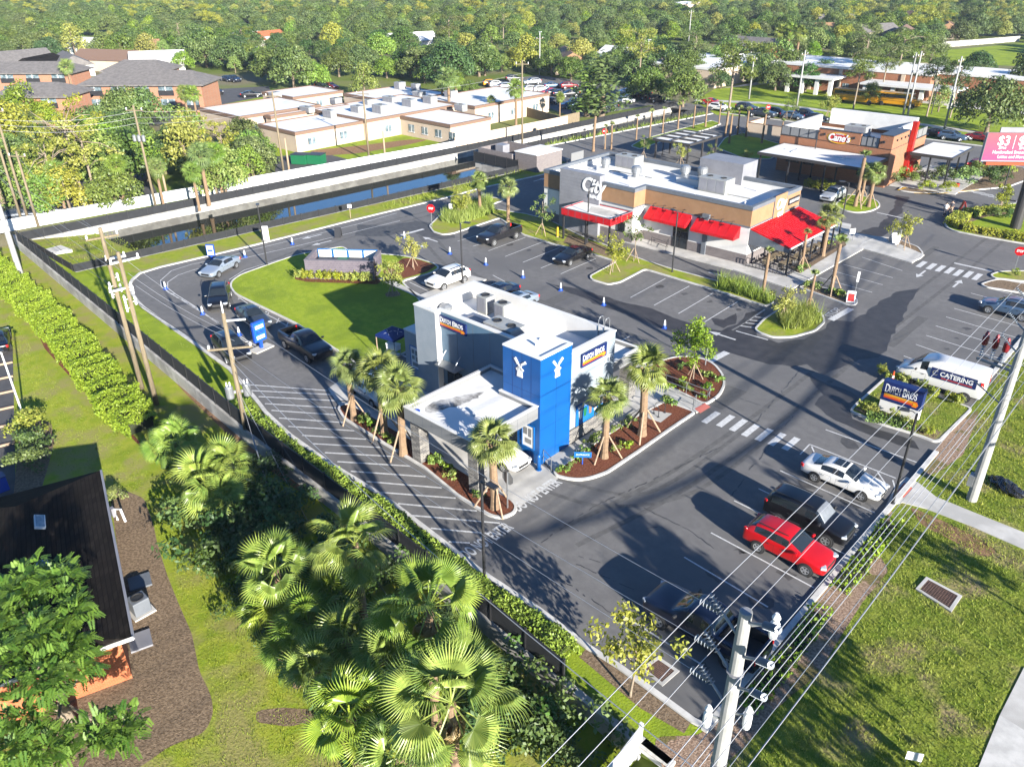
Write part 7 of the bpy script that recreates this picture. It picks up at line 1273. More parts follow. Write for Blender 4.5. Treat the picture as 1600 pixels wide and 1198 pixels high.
# ------------------------------------------------------------------ the wood
KEYS = ['oak0', 'oak1', 'oak2', 'oak3', 'round0', 'round1', 'thin', 'pine0', 'pine1', 'juniper']
ZC = {'oak0': 4.8, 'oak1': 4.8, 'oak2': 4.8, 'oak3': 4.8, 'round0': 4.6, 'round1': 4.6, 'thin': 7.5, 'pine0': 9.5, 'pine1': 9.5, 'juniper': 5}
def T_(key, u, v, sc, label, mat=None, group=None):
    sc *= (.8 if 'oak' in key or 'pine' in key else .9)*(.9 if key == 'thin' else 1.12 if u < 400 and v > 150 else 1)
    p = P(u, v, ZC[key]*sc)
    if mat == 'jw': mat = None; sc = (sc*2.1, sc*2.1, sc*.95)
    return plant(key, 'pine_tree' if 'pine' in key else 'leafy_tree', label, 'tree', (p.x, p.y, 0), (u*7 % 6), sc, group, mat=mat)
for key, u, v, s, l, m in [('thin',100,200,1.35,'tall thin yellow-green tree with pale trunk at the left, tallest one',None),('thin',128,228,1.15,'thin yellow-green tree right of the tallest thin one',None),('thin',72,248,1.1,'thin yellow-green tree with twin pale trunks near the left edge',None),('round0',30,160,1.1,'bright yellow-green tree at the left edge in front of the apartments',None),('round1',8,195,1.2,'bushy bright tree at the left edge','lf_yel'),('oak0',190,165,1.15,'grey-green tree in front of the largest apartment block',None),('oak2',205,200,.8,'lower grey-green tree under the first one',None),('round0',160,240,1.0,'round bright tree behind the white wall, left one',None),('round1',222,238,.9,'round bright tree behind the white wall beside the transformer pole',None),('oak1',268,212,.8,'olive tree right of the transformer pole',None),('thin',300,205,.95,'thin tree with forked pale trunk right of the transformer pole',None),('round0',352,258,.75,'dense bright tree next to the green dumpsters','lf_bright'),('round1',385,250,.7,'dense bright bushy tree near the tall wooden pole','lf_bright'),('thin',345,215,.8,'yellowish tree in front of the care home','lf_yel'),('oak3',318,232,.6,'small olive tree in front of the care home left end',None),('round1',40,285,.9,'bright bushy tree above the far end of the hedge','lf_bright'),('round0',100,290,.8,'bushy tree between the palm trunks','lf_yel'),
 ('oak2',60,216,.9,'olive oak among the thin trees at the left',None),('oak0',142,192,1.0,'tall olive oak behind the thin trees',None),('oak3',252,238,.75,'round olive oak behind the right-hand palm group',None),('round0',332,268,.8,'full green tree above the white wall by the palms',None),('oak1',20,252,.9,'wide green oak at the left edge above the white wall','lf_bright'),('round1',285,222,1.1,'tall full tree behind the transformer pole','lf_yel'),('round0',112,58,1.5,'yellow conical tree beside the small white house','lf_yel'),('round1',228,70,1.3,'yellow-green conical tree in the left wood','lf_yel'),('oak1',75,72,1.2,'dark round oak at the left behind the apartments','lf_dark'),('oak0',30,52,1.3,'oak at the left edge of the wood',None),('oak3',318,66,1.7,'huge olive oak behind the apartment parking',None),('oak2',372,72,1.4,'dark oak right of the huge olive oak','lf_dark'),('oak0',285,92,.9,'bright oak above the hip-roofed block','lf_bright'),
 ('oak0',455,98,1.6,'big spreading oak with pale limbs left of the care home, right half',None),('oak2',425,95,1.4,'big spreading oak with pale limbs left of the care home, left half',None),('oak1',492,112,1.0,'lower oak at the care home back corner','lf_bright'),('round1',518,55,1.5,'yellow tree rising above the oaks','lf_yel'),('oak3',560,88,1.3,'reddish-tinged olive tree behind the care home',None),('round0',568,120,1.1,'bright leaning tree right behind the care home roofs','lf_bright'),('oak1',640,86,1.4,'dark oak behind the care home middle block','lf_dark'),('oak2',702,90,1.7,'largest dark oak behind the care home','lf_dark'),('oak0',748,84,1.5,'grey-green oak right of the largest dark oak',None),('round1',662,106,.9,'bright tree at the foot of the dark oaks','lf_bright'),('oak3',735,134,.55,'low grey bush tree beside the big palms',None),
 ('round0',820,78,1.4,'yellow-green tree by the tall light pole','lf_yel'),('oak1',862,92,1.1,'oak above the parked white cars',None),('oak2',893,102,1.0,'oak shading the middle of the far lot',None),('juniper',918,140,1.15,'paired pale evergreens in the far lot, left one','jw'),('juniper',942,130,1.45,'paired pale evergreens in the far lot, right one','jw'),('oak3',1008,122,1.2,'grey oak at the open edge of the far lot',None),('oak0',1037,84,1.5,'big dark oak with visible limbs above the grey oaks','lf_dark'),('pine0',1002,70,1.3,'bright yellow-green pine in the middle of the wood','lf_yel'),('oak2',1070,130,1.25,'broad grey-green oak at the end of the canal fences',None),('pine1',1147,98,1.5,'largest pine standing on the school lawn',None),('oak1',1128,120,.7,'dark oak under the largest pine','lf_dark'),('oak1',1192,100,1.2,'oak right of the largest pine',None),
 ('oak2',1232,97,1.3,'oak beside the pale utility pole at the school',None),('oak0',1290,110,1.0,'oak in front of the left end of the school','lf_dark'),('pine0',1355,75,1.2,'bright pine above the school roof',None),('pine1',1345,108,1.05,'pine beside the school portico',None),('pine0',1388,92,1.1,'tall pine in front of the school, middle one',None),('pine1',1412,72,1.3,'wide flat pine over the school roof',None),('pine0',1440,82,1.0,'pine leaning right over the school',None),('pine1',1464,112,1.1,'dark pine near the leaning poles','lf_dark'),('round1',1362,142,.7,'low bright tree hiding the school bus','lf_pine'),('oak3',1556,152,1.6,'huge grey-green oak at the right edge above the billboard',None),('oak2',1530,96,1.1,'dark oak beyond the huge right-hand oak','lf_dark'),('round0',1472,148,.8,'bright tree left of the huge right-hand oak',None),('oak1',1610,120,1.3,'oak cut by the right edge',None),('oak3',1215,112,1.1,'oak at the left front of the school',None),('oak0',1262,116,1.0,'oak beside the pale pole in front of the school','lf_dark'),('oak1',1312,112,.9,'oak against the school wall left of the portico',None),('pine0',1500,120,1.0,'pine at the right end of the school','lf_dark'),('round0',1455,32,1.4,'yellow flowering tree in the right-hand wood','lf_yel'),('oak0',1250,45,1.2,'dark oak in the right-hand wood','lf_dark')]:
    T_(key, u, v, s, l, m)
for u, v, h, l in [(85,268,5.5,'cabbage palm with dead skirt behind the white wall, first from the left'),(180,258,5.5,'cabbage palm with dead skirt behind the white wall, second from the left'),(243,262,5,'cabbage palm behind the white wall, left of the leaning pale stake'),(300,268,5,'cabbage palm behind the white wall, in the right-hand group of three'),(312,242,6.5,'tallest cabbage palm of the right-hand group'),(336,240,6,'cabbage palm nearest the dense bright tree'),(287,145,6,'twin palm in front of the apartments, left one'),(301,146,6,'twin palm in front of the apartments, right one'),(104,104,7,'palm in the gap between apartment blocks'),(700,122,8,'tall palm of the cluster behind the care home, left one'),(712,124,7,'palm of the cluster behind the care home, middle one'),(690,128,6,'short palm of the cluster behind the care home'),(806,138,7,'tall palm with dead skirt beside the care home pole'),(875,160,3,'squat yellowing palm at the brown wooden fence'),(768,170,2.5,'small palm in the care home yard'),(1222,50,9,'palm in a row in the right-hand wood, left one'),(1235,48,9,'palm in a row in the right-hand wood, middle one'),(1250,52,9,'palm in a row in the right-hand wood, right one')]:
    p = P(u, v, h); palm('tallsabal', 'cabbage_palm', l, (p.x, p.y, 0), 5.0, sc=h/5.0 if h > 4 else .8, rz=u)
# filling wood: the nearest as trees, the rest as one far wood
EXC = [[(300,190),(312,168),(405,142),(520,128),(700,133),(760,118),(842,112),(1005,136),(1045,163),(870,220),(560,290),(430,315),(405,250),(380,215)], [(-50,92),(145,86),(180,98),(275,98),(345,112),(430,128),(425,160),(330,192),(120,190),(-50,190)],
 [(1060,172),(1090,145),(1130,128),(1205,118),(1280,96),(1500,98),(1530,100),(1530,150),(1700,170),(1900,260),(1900,900),(0,900),(-400,500),(-200,372),(0,366),(560,272),(860,200)], [(1425,78),(1620,58),(1720,115),(1500,104)], [(1060,108),(1130,106),(1225,82),(1225,72),(1140,78),(1075,80)]]
def proj(x, y, z=0):
    d0 = x*_fw.x+y*_fw.y+(z-CAM_H)*_fw.z; return 800+FPX*(x*_rt.x+y*_rt.y+(z-CAM_H)*_rt.z)/d0, 599-FPX*(x*_u2.x+y*_u2.y+(z-CAM_H)*_u2.z)/d0
n = 9500; dd = np.sqrt(rng.uniform(95**2, 1150**2, n)); aa = R(43.35)+math.pi/2+rng.uniform(-R(38), R(38), n); X_, Y_ = dd*np.cos(aa), dd*np.sin(aa); U_, V_ = proj(X_, Y_)
ok = (U_ > -120) & (U_ < 1720) & (V_ < 420)
for e in EXC: ok &= ~inpoly(U_, V_, e)
X_, Y_, U_, V_, dd = X_[ok], Y_[ok], U_[ok], V_[ok], dd[ok]; o_ = np.argsort(dd); far = []; kept = []
for i in o_:
    if dd[i] < 330:
        if any((X_[i]-a)**2+(Y_[i]-b)**2 < (4.3+.006*dd[i])**2 for a, b in kept[-220:]): continue
        kept.append((X_[i], Y_[i]))
    far.append(i)
LB_ = {'oak': 'rounded oak crown in the wood beyond the lots', 'round': 'bright green bushy tree in the wood beyond the lots', 'thin': 'thin yellow-green tree in the wood beyond the lots', 'pine': 'flat-topped pine in the wood beyond the lots'}
stuffp = {}
MT = [None]*6+['lf_dark', 'lf_dark', 'lf_bright', 'lf_bright', None, 'lf_yel']
for j, i in enumerate(far):
    key = random.choices(['oak0', 'oak1', 'oak2', 'oak3', 'round0', 'round1', 'thin', 'pine0'], [4, 4, 4, 4, 1.6, 1.6, .25, .9])[0]; sc = random.uniform(.6, 1.12)
    if j < 190:
        kd = key.rstrip('0123'); plant(key, 'pine_tree' if kd == 'pine' else 'leafy_tree', LB_[kd], 'tree', (X_[i], Y_[i], 0), random.uniform(0, 6.3), sc, LB_[kd].replace(' in the wood', 's in the wood'), mat=random.choice(MT) if kd == 'oak' else None)
    else: stuffp.setdefault(key, []).append((X_[i], Y_[i], sc))
for x, y, k, s_, l in ((5.6, 23.6, 'young_oval', 1.9, 'street tree by the road walk, nearer one, whose shadow falls in the front row'), (7, 35.5, 'young_thin', 1.7, 'street tree by the road walk, farther one, shading the white sedan'), (8.5, 19.5, 'young_oval', 1.8, 'street tree by the road walk, shading the pickup truck'), (19, 17, 'oak2', .85, 'oak across the road shading the lower right lawn'), (25, 25.5, 'oak0', .75, 'second oak across the road shading the right lawn edge')):
    plant(k, 'street_tree', l, 'tree', (x, y, 0), x, s_)
def far_wood():
    """the far-off wood as one object: tree copies set on points by geometry nodes"""
    me = bpy.data.meshes.new('far_wood'); pts = []; kind = []; scs = []
    ks = list(stuffp)
    for k, key in enumerate(ks):
        for x, y, s in stuffp[key]: pts.append((x, y, 0)); kind.append(k); scs.append(s)
    me.from_pydata(pts, [], [])
    a = me.attributes.new('kd', 'INT', 'POINT'); a.data.foreach_set('value', kind); a = me.attributes.new('sc', 'FLOAT', 'POINT'); a.data.foreach_set('value', scs)
    o = link(me, 'far_wood'); tag(o, kind='stuff')
    ng = bpy.data.node_groups.new('far_wood', 'GeometryNodeTree'); ng.interface.new_socket('Geometry', in_out='INPUT', socket_type='NodeSocketGeometry'); ng.interface.new_socket('Geometry', in_out='OUTPUT', socket_type='NodeSocketGeometry')
    N = ng.nodes; gi = N.new('NodeGroupInput'); go = N.new('NodeGroupOutput'); jn = N.new('GeometryNodeJoinGeometry')
    ka = N.new('GeometryNodeInputNamedAttribute'); ka.data_type = 'INT'; ka.inputs[0].default_value = 'kd'; sa = N.new('GeometryNodeInputNamedAttribute'); sa.data_type = 'FLOAT'; sa.inputs[0].default_value = 'sc'
    rv = N.new('FunctionNodeRandomValue'); rv.data_type = 'FLOAT_VECTOR'; rv.inputs[0].default_value = (0, 0, 0); rv.inputs[1].default_value = (0, 0, 6.28)
    for k, key in enumerate(ks):
        src = next(q for q in bpy.data.objects if q.type == 'MESH' and q.data == PL[key][1])
        oi = N.new('GeometryNodeObjectInfo'); oi.inputs['Object'].default_value = src; oi.transform_space = 'ORIGINAL'; oi.inputs['As Instance'].default_value = True
        cm = N.new('FunctionNodeCompare'); cm.data_type = 'INT'; cm.operation = 'EQUAL'; cm.inputs[3].default_value = k; ng.links.new(ka.outputs[0], cm.inputs[2])
        ip = N.new('GeometryNodeInstanceOnPoints'); ng.links.new(gi.outputs[0], ip.inputs['Points']); ng.links.new(cm.outputs[0], ip.inputs['Selection']); ng.links.new(oi.outputs['Geometry'], ip.inputs['Instance']); ng.links.new(sa.outputs[0], ip.inputs['Scale']); ng.links.new(rv.outputs[0], ip.inputs['Rotation'])
        ng.links.new(ip.outputs[0], jn.inputs[0])
    ng.links.new(jn.outputs[0], go.inputs[0]); m = o.modifiers.new('scatter', 'NODES'); m.node_group = ng
far_wood()
print('TREES', len(far))
# ------------------------------------------------------------------ walls and fences
rw = thing('retaining_wall', 'long concrete retaining wall between the lot and the neighbour\'s lawn', 'wall', (-54, 21.9, NB))
mb = MB(); ribbon(mb, [(x, y) for x, y in WALL], -.38, .0, NB-.2, .06); mb.build('wall', M_['wallc'], rw)
def fence(label, line, h, z, step=2.4, off=0, panel='mesh', post_me=[None]):
    t = thing('screen_fence', label, 'fence', (*line[0], z)); pts = [Vector(p) for p in line]; pb = MB(); rl = MB()
    for a, b in zip(pts[:-1], pts[1:]): pb.bar((a.x, a.y, z+h*.5), (b.x, b.y, z+h*.5), .012, h*.94); rl.bar((a.x, a.y, z+h), (b.x, b.y, z+h), .05, .05)
    pb.build('screen_panel', M_[panel], t); rl.build('top_rail', M_['black'], t)
    L = sum((b-a).length for a, b in zip(pts[:-1], pts[1:])); n = min(95, int(L/step)); me = None
    for k in range(n+1):
        s = L*k/n
        for a, b in zip(pts[:-1], pts[1:]):
            l = (b-a).length
            if s <= l+1e-6: p = a.lerp(b, min(1, s/l)); break
            s -= l
        if me is None: o = MB().box(-.045, -.045, -.05, .045, .045, h+.12).build('post', M_['black'], t, world=False); me = o.data
        else: o = link(me, 'post', t)
        o.location = (p.x-line[0][0], p.y-line[0][1], 0)
fence('black screen fence on top of the retaining wall', [(x, y-.2) for x, y in WALL[1:-1]], 1.25, .05)
fence('black screen fence along the far side of the pond and canal', [(-101.5, 25.3), (-97.1, 96), (-95.5, 153)], 1.0, .0)
fence('black screen fence along the near side of the pond', [(-101.3, 25.2), (-86.2, 25.3), (-84.7, 45), (-83.2, 64), (-81.4, 88)], .8, .0)
fence('black screen fence along the near side of the narrow canal', [(-91.0, 88.2), (-90.6, 104), (-86.6, 152)], 1.0, .0)
fence('dark screen fence around the pond corner by the utility yard', [(-91.0, 88.05), (-81.4, 87.9)], 1.6, .0)
t = thing('white_wall', 'long low white wall in front of the wood beyond the pond', 'wall', (-104, 60, 0)); q = MB(); q.bar((-107, 22, .7), (-99.6, 92, .7), .15, 1.4); q.build('panel', M_['signw'], t); q = MB(); q.bar((-99.6, 92, 1.0), (-98.3, 120, 1.0), .15, 2.0); q.build('panel', M_['cream'], t)
t = thing('brown_fence', 'brown wooden fence behind the white wall near the far lot', 'fence', (-106, 120, 0)); q = MB(); a, b, c = P(822, 182, 0), P(875, 197, 0), P(905, 190, 0); q.bar((a.x, a.y, .9), (b.x, b.y, .9), .1, 1.8); q.bar((b.x, b.y, .9), (c.x, c.y, .9), .1, 1.8); q.build('panel', M_['wood'], t)
p0, p1 = P(1000, 1150, .4), P(950, 1215, .4); t = thing('white_vinyl_fence', 'short white fence panel at the lower end of the retaining wall', 'fence', (p0.x, p0.y, NB)); q = MB(); q.bar((p0.x, p0.y, .2), (p1.x, p1.y, .2), .06, 1.7); q.build('panel', M_['signw'], t); MB().box(p0.x-.07, p0.y-.07, NB, p0.x+.07, p0.y+.07, 1.2).build('post', M_['signw'], t)
t = thing('block_wall', 'low rubble block wall by the white fence panel', 'wall', (*P(1020, 1165, 0).xy, -.3)); q = MB(); a, b = P(1003, 1160, 0), P(1048, 1195, 0); random.seed(3)
for k in range(9):
    for z in (0, 1): p = a.lerp(b, (k+.5*z)/9); q.cb(p.x, p.y, -.2+.26*z, .36, .34, .24, math.atan2(b.y-a.y, b.x-a.x)+random.uniform(-.05, .05))
q.build('blocks', M_['kerb'], t)
# ------------------------------------------------------------------ light poles
lp = thing('light_pole', 'a', 'light pole', group='black lot light poles')
MB().lathe([(.15, 0), (.15, .12), (.1, .16)], n=12).build('base', M_['black'], lp, world=False); MB().lathe([(.085, .1), (.07, 6.2)], n=10).build('pole', M_['black'], lp, world=False)
q = MB(); q.tube([(0, 0, 6.15), (.25, 0, 6.3), (.5, 0, 6.32)], .035, 6); q.ob(Matrix.Translation((.72, 0, 6.33)), .62, .34, .1); q.build('lamp_head', M_['black'], lp, bev=.02, world=False); MB().box(.5, -.12, 6.26, .92, .12, 6.279).build('lens', M_['hlamp'], lp, world=False)
fst = True
for (u, v), a, l in [((757,905),0,'black light pole on the kerb beside the lower DO NOT ENTER lettering'),((417.5,415),150,'black light pole at the top of the lawn bend'),((1050,426),160,'black light pole in front of the restaurant door'),((723,444),20,'black light pole behind the coffee shop beside the white car'),((884,330),120,'black light pole left of the City sign tower'),((917,381),90,'black light pole in front of the red canopy'),((1394,788),200,'black light pole at the kerb beside the footpath'),((1310,371),200,'black light pole between the plaza and the oval island'),((1266,277),100,'thin light pole in front of the left end of the brick restaurant'),((1567,300),90,'light pole at the far crossing under the billboard'),((1035,242),90,'light pole at the drive canopy'),((700,178),90,'light pole at the care home end, near the pond'),((1455,178),90,'light pole on the school lawn')]:
    p = P(u, v, 0); o = place(lp, p, R(a), label=l) if fst else dup(lp, p, R(a), label=l); fst = False
q = P(38, 654, NB); t = thing('parking_lamp', 'white pole lamp beside the round bushes at the left', 'light pole', q); MB().lathe([(.07, 0), (.055, 5.6)], n=10).build('pole', M_['signw'], t, world=False); MB().box(-.2, -.1, 5.6, .5, .1, 5.7).build('lamp_head', M_['black'], t, world=False)
for u, v, v2, l in [(843,92,62,'tall pale light pole at the left of the far lot'),(1010,110,70,'pale light pole behind the grey oak')]:
    p = P(u, v+10, 0); t = thing('far_lamp', l, 'light pole', p); MB().lathe([(.12, 0), (.09, 9)], n=8).build('pole', M_['signw'], t, world=False); MB().box(-.3, -.15, 9, .6, .15, 9.15).build('lamp_head', M_['signw'], t, world=False)
# ------------------------------------------------------------------ utility poles and wires
def insulator(par, a, b, n=6, r=.115):
    a, b = Vector(a), Vector(b); d = (b-a); M4 = Matrix.Translation(a) @ d.to_track_quat('Z', 'Y').to_matrix().to_4x4(); L = d.length; pr = [(.03, 0)]
    for k in range(n): z = L*(k+.5)/n; pr += [(.035, z-L/n*.3), (r, z), (.035, z+L/n*.1)]
    q = MB(); q.lathe(pr+[(.03, L)], n=10, M=M4); return q.build('insulator', M_['ins'], par)
def conc_pole(label, x, y, h):
    t = thing('concrete_utility_pole', label, 'utility pole', (x, y, -.02)); MB().lathe([(.30, 0), (.17, h)], n=14).build('pole', M_['concpole'], t, world=False, smooth=False); MB().lathe([(.13, h), (.13, h+.01)], n=12).build('hollow_top', M_['mgrey'], t, world=False); return t
cp = conc_pole('pale concrete utility pole with six grey insulators at the bottom of the photo', -6.1, 15.4, 13.3)
for z in (12.6, 11.2, 9.9):
    b = MB(); b.tube([(-6.25, 15.4, z-.25), (-6.75, 15.45, z+.15)], .045, 6); b.build('bracket', M_['ins'], cp); insulator(cp, (-6.7, 15.45, z+.1), (-7.2, 15.5, z+.5))
    insulator(cp, (-6.85, 15.5, z+.1), (-7.5, 15.55, z+.05))
for z in (13.0, 11.75, 10.55):
    b = MB(); b.tube([(-5.95, 15.35, z), (-5.5, 15.2, z+.35)], .045, 6); b.build('bracket', M_['ins'], cp); insulator(cp, (-5.5, 15.2, z+.35), (-5.0, 14.95, z+.7))
for x, y, z in ((-5.4, 15.7, 13.1), (-6.55, 15.1, 9.2), (-5.55, 15.5, 9.6)):
    b = MB(); b.bar((x+(.5 if x < -6 else -.5), 15.4, z-.2), (x, y, z), .05, .05); a_ = b.build('arm', M_['galv'], cp); MB().lathe([(.1, -.5), (.13, -.35), (.13, 0), (.07, .1), (.12, .2), (.05, .35)], (x, y, z), 10).build('cutout', M_['signw'], a_)
for z in (3.5, 7.2, 11.0): MB().lathe([(.25, z), (.25, z+.04)], (-6.1, 15.4, 0), 14).build('band', M_['mgrey'], cp)
cp2 = conc_pole('pale concrete utility pole with red-capped arresters beside the delivery van', -6.1, 46.1, 13.3)
b = MB(); b.bar((-8.1, 46.6, 8.5), (-6.3, 46.2, 8.5), .1, .12); b.bar((-7.9, 46.5, 7.2), (-6.2, 46.2, 6.4), .06, .06); b.bar((-8.1, 47.2, 8.5), (-6.3, 46.8, 8.5), .1, .1); rk = b.build('equipment_rack', M_['galv'], cp2)
for k in range(3):
    x, y = -8.0+k*.55, 46.9-.1*k; insulator(rk, (x, y, 8.55), (x, y, 9.25), 4, .12).name = 'white_bushing'; MB().lathe([(.11, 0), (.17, .1), (.17, .55), (.1, .62), (.13, .7), (.05, .85)], (x, y, 9.25), 10).build('red_arrester', M_['dred'] if 'dred' in M_ else PT['dred'], rk)
MB().box(-6.55, 45.75, 1.0, -6.25, 46.3, 1.7).build('meter_box', M_['galv'], cp2)
for z in (12.6, 11.2, 9.9):
    b = MB(); b.tube([(-6.25, 46.1, z-.25), (-6.75, 46.1, z+.1)], .045, 6); b.build('bracket', M_['ins'], cp2); insulator(cp2, (-6.7, 46.1, z+.1), (-7.2, 46.1, z+.5))
for z in (13.0, 11.75, 10.55):
    b = MB(); b.tube([(-5.95, 46.1, z), (-5.5, 46.1, z+.35)], .045, 6); b.build('bracket', M_['ins'], cp2); insulator(cp2, (-5.5, 46.1, z+.35), (-5.0, 46.1, z+.7))
def wood_pole(label, x, y, h, z=NB, r=.19, cross=(), rz=0, mat='wood'):
    t = thing('wooden_utility_pole', label, 'utility pole', (x, y, z), rz); MB().lathe([(r, 0), (r*.68, h)], n=12).build('pole', M_[mat], t, world=False, smooth=True)
    for zc, ln, off in cross:
        a_ = MB().box(off-ln/2, -.06, zc-.06, off+ln/2, .06, zc+.06).build('crossarm', M_['signw' if off else 'wood'], t, world=False)
        for s in (-1, 1): MB().lathe([(.05, 0), (.09, .06), (.05, .12), (.09, .18), (.04, .28)], (off+s*(ln/2-.1), 0, zc+.06), 8).build('insulator', M_['signw'], a_, world=False)
    return t
hA = 13.2
A_ = P(222, 607, NB); B_ = P(245, 632, NB); C_ = P(388, 690, NB)
pa = wood_pole('tall wooden pole beside the clipped hedge, left one of a pair', A_.x, A_.y, 12.9, cross=((12.2, 2.2, 0), (10.6, 1.4, .5)), rz=1.4)
pb = wood_pole('tall wooden pole beside the clipped hedge, right one of a pair', B_.x, B_.y, 12.0, cross=((11.3, 2.0, .3), (9.4, 1.6, -.4)), rz=1.5)
pc = wood_pole('wooden pole with two grey transformers by the retaining wall', C_.x, C_.y, 9.7, cross=((7.2, 2.8, .0),), rz=.95)
MB().lathe([(.06, 9.6), (.05, 10.3), (.02, 10.5)], n=8).build('pole_top_pin', M_['signw'], pc, world=False)
MB().box(.1, -.05, 9.1, 1.3, .05, 9.2).build('arm', M_['signw'], pc, world=False)
for s in (1, -1):
    tr = MB(); tr.lathe([(.0, 0), (.24, .0), (.27, .1), (.27, .8), (.2, .9), (0, .92)], (s*.55, .1*s, 3.6), 16); tr = tr.build('transformer', M_['galv'], pc, world=False, smooth=False)
    for k in (-.1, .1): MB().lathe([(.05, 0), (.07, .08), (.04, .16), (.06, .24), (.02, .32)], (s*.55+k, .1*s, 4.5), 8).build('bushing', M_['signw'], tr, world=False)
    MB().bar((s*.15, 0, 4.0), (s*.55, .1*s, 4.0), .08, .2).build('bracket', M_['mgrey'], tr, world=False)
for k, (zc, s) in enumerate(((9.2, .3), (8.6, -.35), (8.3, .35), (7.9, -.3))):
    for t in (pa, pb): q = MB(); q.lathe([(.05, -.3), (.1, -.2), (.06, -.1), (.1, 0), (.06, .1), (.1, .2), (.04, .35)], (s, .1*k-.15, zc), 8); q.bar((0, 0, zc), (s, .1*k-.15, zc), .05, .05); q.build('cutout', M_['signw'], t, world=False)
q = P(32, 428, NB); wp = thing('concrete_utility_pole', 'tall white concrete pole leaning out of the left edge', 'utility pole', q); MB().lathe([(.3, 0), (.2, 13)], n=12).build('pole', M_['concpole'], wp, world=False)
for k in range(3): MB().lathe([(.32, 3+k*3), (.32, 3.05+k*3)], n=12).build('band', M_['mgrey'], wp, world=False)
for u, v, h, l, tr in [(245,330,13,'wooden pole with transformers among the thin trees',1),(445,281,12.2,'tall wooden pole at the end of the care home',0),(453,275,5.5,'short pale pole beside the tall one at the care home',0),(577,253,10.8,'tall wooden pole in the middle of the pond lawn',0),(602,251,4.5,'short pale pole right of the tall one on the pond lawn',0),(816,226,13.5,'tall wooden pole at the white wall near the squat palm',0),(47,353,14,'wooden pole behind the white wall at the left, right one of a close group',0),(60,354,9,'shorter wooden pole of the close group at the left',0),(36,352,11,'wooden pole of the close group at the far left',0),(262,310,5,'pale leaning stake pole behind the white wall',0)]:
    p = P(u, v, 0); t = wood_pole(l, p.x, p.y, h, 0, .17, ((h-.6, 2.2, 0),) if h > 8 else (), .6, 'wood' if h > 8 else 'stake')
    if tr:
        for s in (-.5, 0, .5): MB().lathe([(.2, 0), (.22, .1), (.22, .7), (.08, .8)], (s*1.2, -.3, h-4.2), 12).build('transformer', M_['galv'], t, world=False)
for u, v, h, l in [(1244,172,11.5,'pale utility pole at the edge of the school lawn'),(1475,203,12.5,'leaning pale utility pole right of the pines'),(1408,193,12.5,'pale utility pole in front of the school, left one of a pair'),(1415,194,12.8,'pale utility pole in front of the school, right one of a pair'),(843,118,10,'far utility pole in the wood above the far lot'),(1075,75,12,'far utility pole above the oaks'),(1170,155,9,'far utility pole behind the largest pine')]:
    p = P(u, v, 0); wood_pole(l, p.x, p.y, h, 0, .2, ((h-.8, 2.4, 0),), 1.5, 'concpole')
def wire(a, b, sag, r, label, mat='wire', n=14, group='overhead wires'):
    a, b = Vector(a), Vector(b); q = MB(); pts = [a.lerp(b, k/n)-Vector((0, 0, sag*4*(k/n)*(1-k/n))) for k in range(n+1)]; q.tube(pts, r, 5, cap=False); o = q.build('overhead_wire', M_[mat]); return tag(o, label, 'wire', group)
ORD = ('top', 'middle', 'lowest')
def W(u, v, z): q_ = P(u, v, 0); return (q_.x, q_.y, z)
for k, z in enumerate((13.1, 11.7, 10.4)):
    for (y0, y1), nm in (((15.5, 46.1), 'between the two concrete poles'), ((46.1, 92), 'beyond the red-capped pole'), ((-25, 15.5), 'leaving the photo at the bottom')):
        wire((-7.22, y0, z), (-7.22, y1, z), .25, .0115, '%s bright wire on the lot side, %s' % (ORD[k], nm))
for k, z in enumerate((13.72, 12.46, 11.26)):
    for (y0, y1), nm in (((14.95, 46.1), 'between the two concrete poles'), ((46.1, 92), 'beyond the red-capped pole'), ((-25, 14.95), 'leaving the photo at the bottom')):
        wire((-5.0, y0, z), (-5.0, y1, z), .25, .0115, '%s bright wire on the road side, %s' % (ORD[k], nm))
for k, (x, z) in enumerate(((-6.7, 7.7), (-6.35, 7.5), (-5.75, 7.3), (-5.4, 7.1), (-5.65, 6.2))):
    for (y0, y1), nm in (((15.4, 46.1), 'between the two concrete poles'), ((-25, 15.4), 'at the bottom edge'), ((46.1, 92), 'beyond the red-capped pole')):
        wire((x, y0, z), (x, y1, z), .3, .015, '%s cable of the low bundle, counted downwards, %s' % (('first', 'second', 'third', 'fourth', 'last')[k], nm), 'wire' if k % 2 else 'galv')
for k, (z0, z1, dy) in enumerate(((8.6, 12.65, .9), (6.3, 11.25, .3), (6.3, 9.95, -.9))):
    wire((C_.x+.2, C_.y+dy*.6, z0-.0), (-7.5, 15.55, z1), .5, .009, '%s thin wire crossing the hatched lane to the concrete pole' % ORD[k])
for k, z in enumerate((10.9, 9.4, 8.4)):
    wire((B_.x, B_.y+.3*k, z), (C_.x, C_.y+.4*k-.4, 8.2-k*.8), .3, .012, '%s thin wire between the wooden pair and the transformer pole' % ORD[k])
    wire((A_.x, A_.y, z+.6), (q.x if False else -91, 21.5+.5*k, z+.9), .5, .012, '%s thin wire from the wooden pair to the white leaning pole' % ORD[k])
    wire((A_.x, A_.y, z+.3), (B_.x, B_.y, z+.1), .1, .012, '%s short wire between the two wooden poles of the pair' % ORD[k])
wire((A_.x, A_.y, 11.5), W(60, 354, 8.5), .8, .012, 'thin wire from the wooden pair to the close group of poles')
for k in range(3): wire(W(245, 330, 12.3-k*.7), W(445, 281, 11.3-k*.6), .6, .014, '%s wire in front of the thin trees' % ORD[k]); wire(W(245, 330, 12.3-k*.7), W(47, 353, 12.5-k*.6), .6, .014, '%s wire at the left above the white wall' % ORD[k])
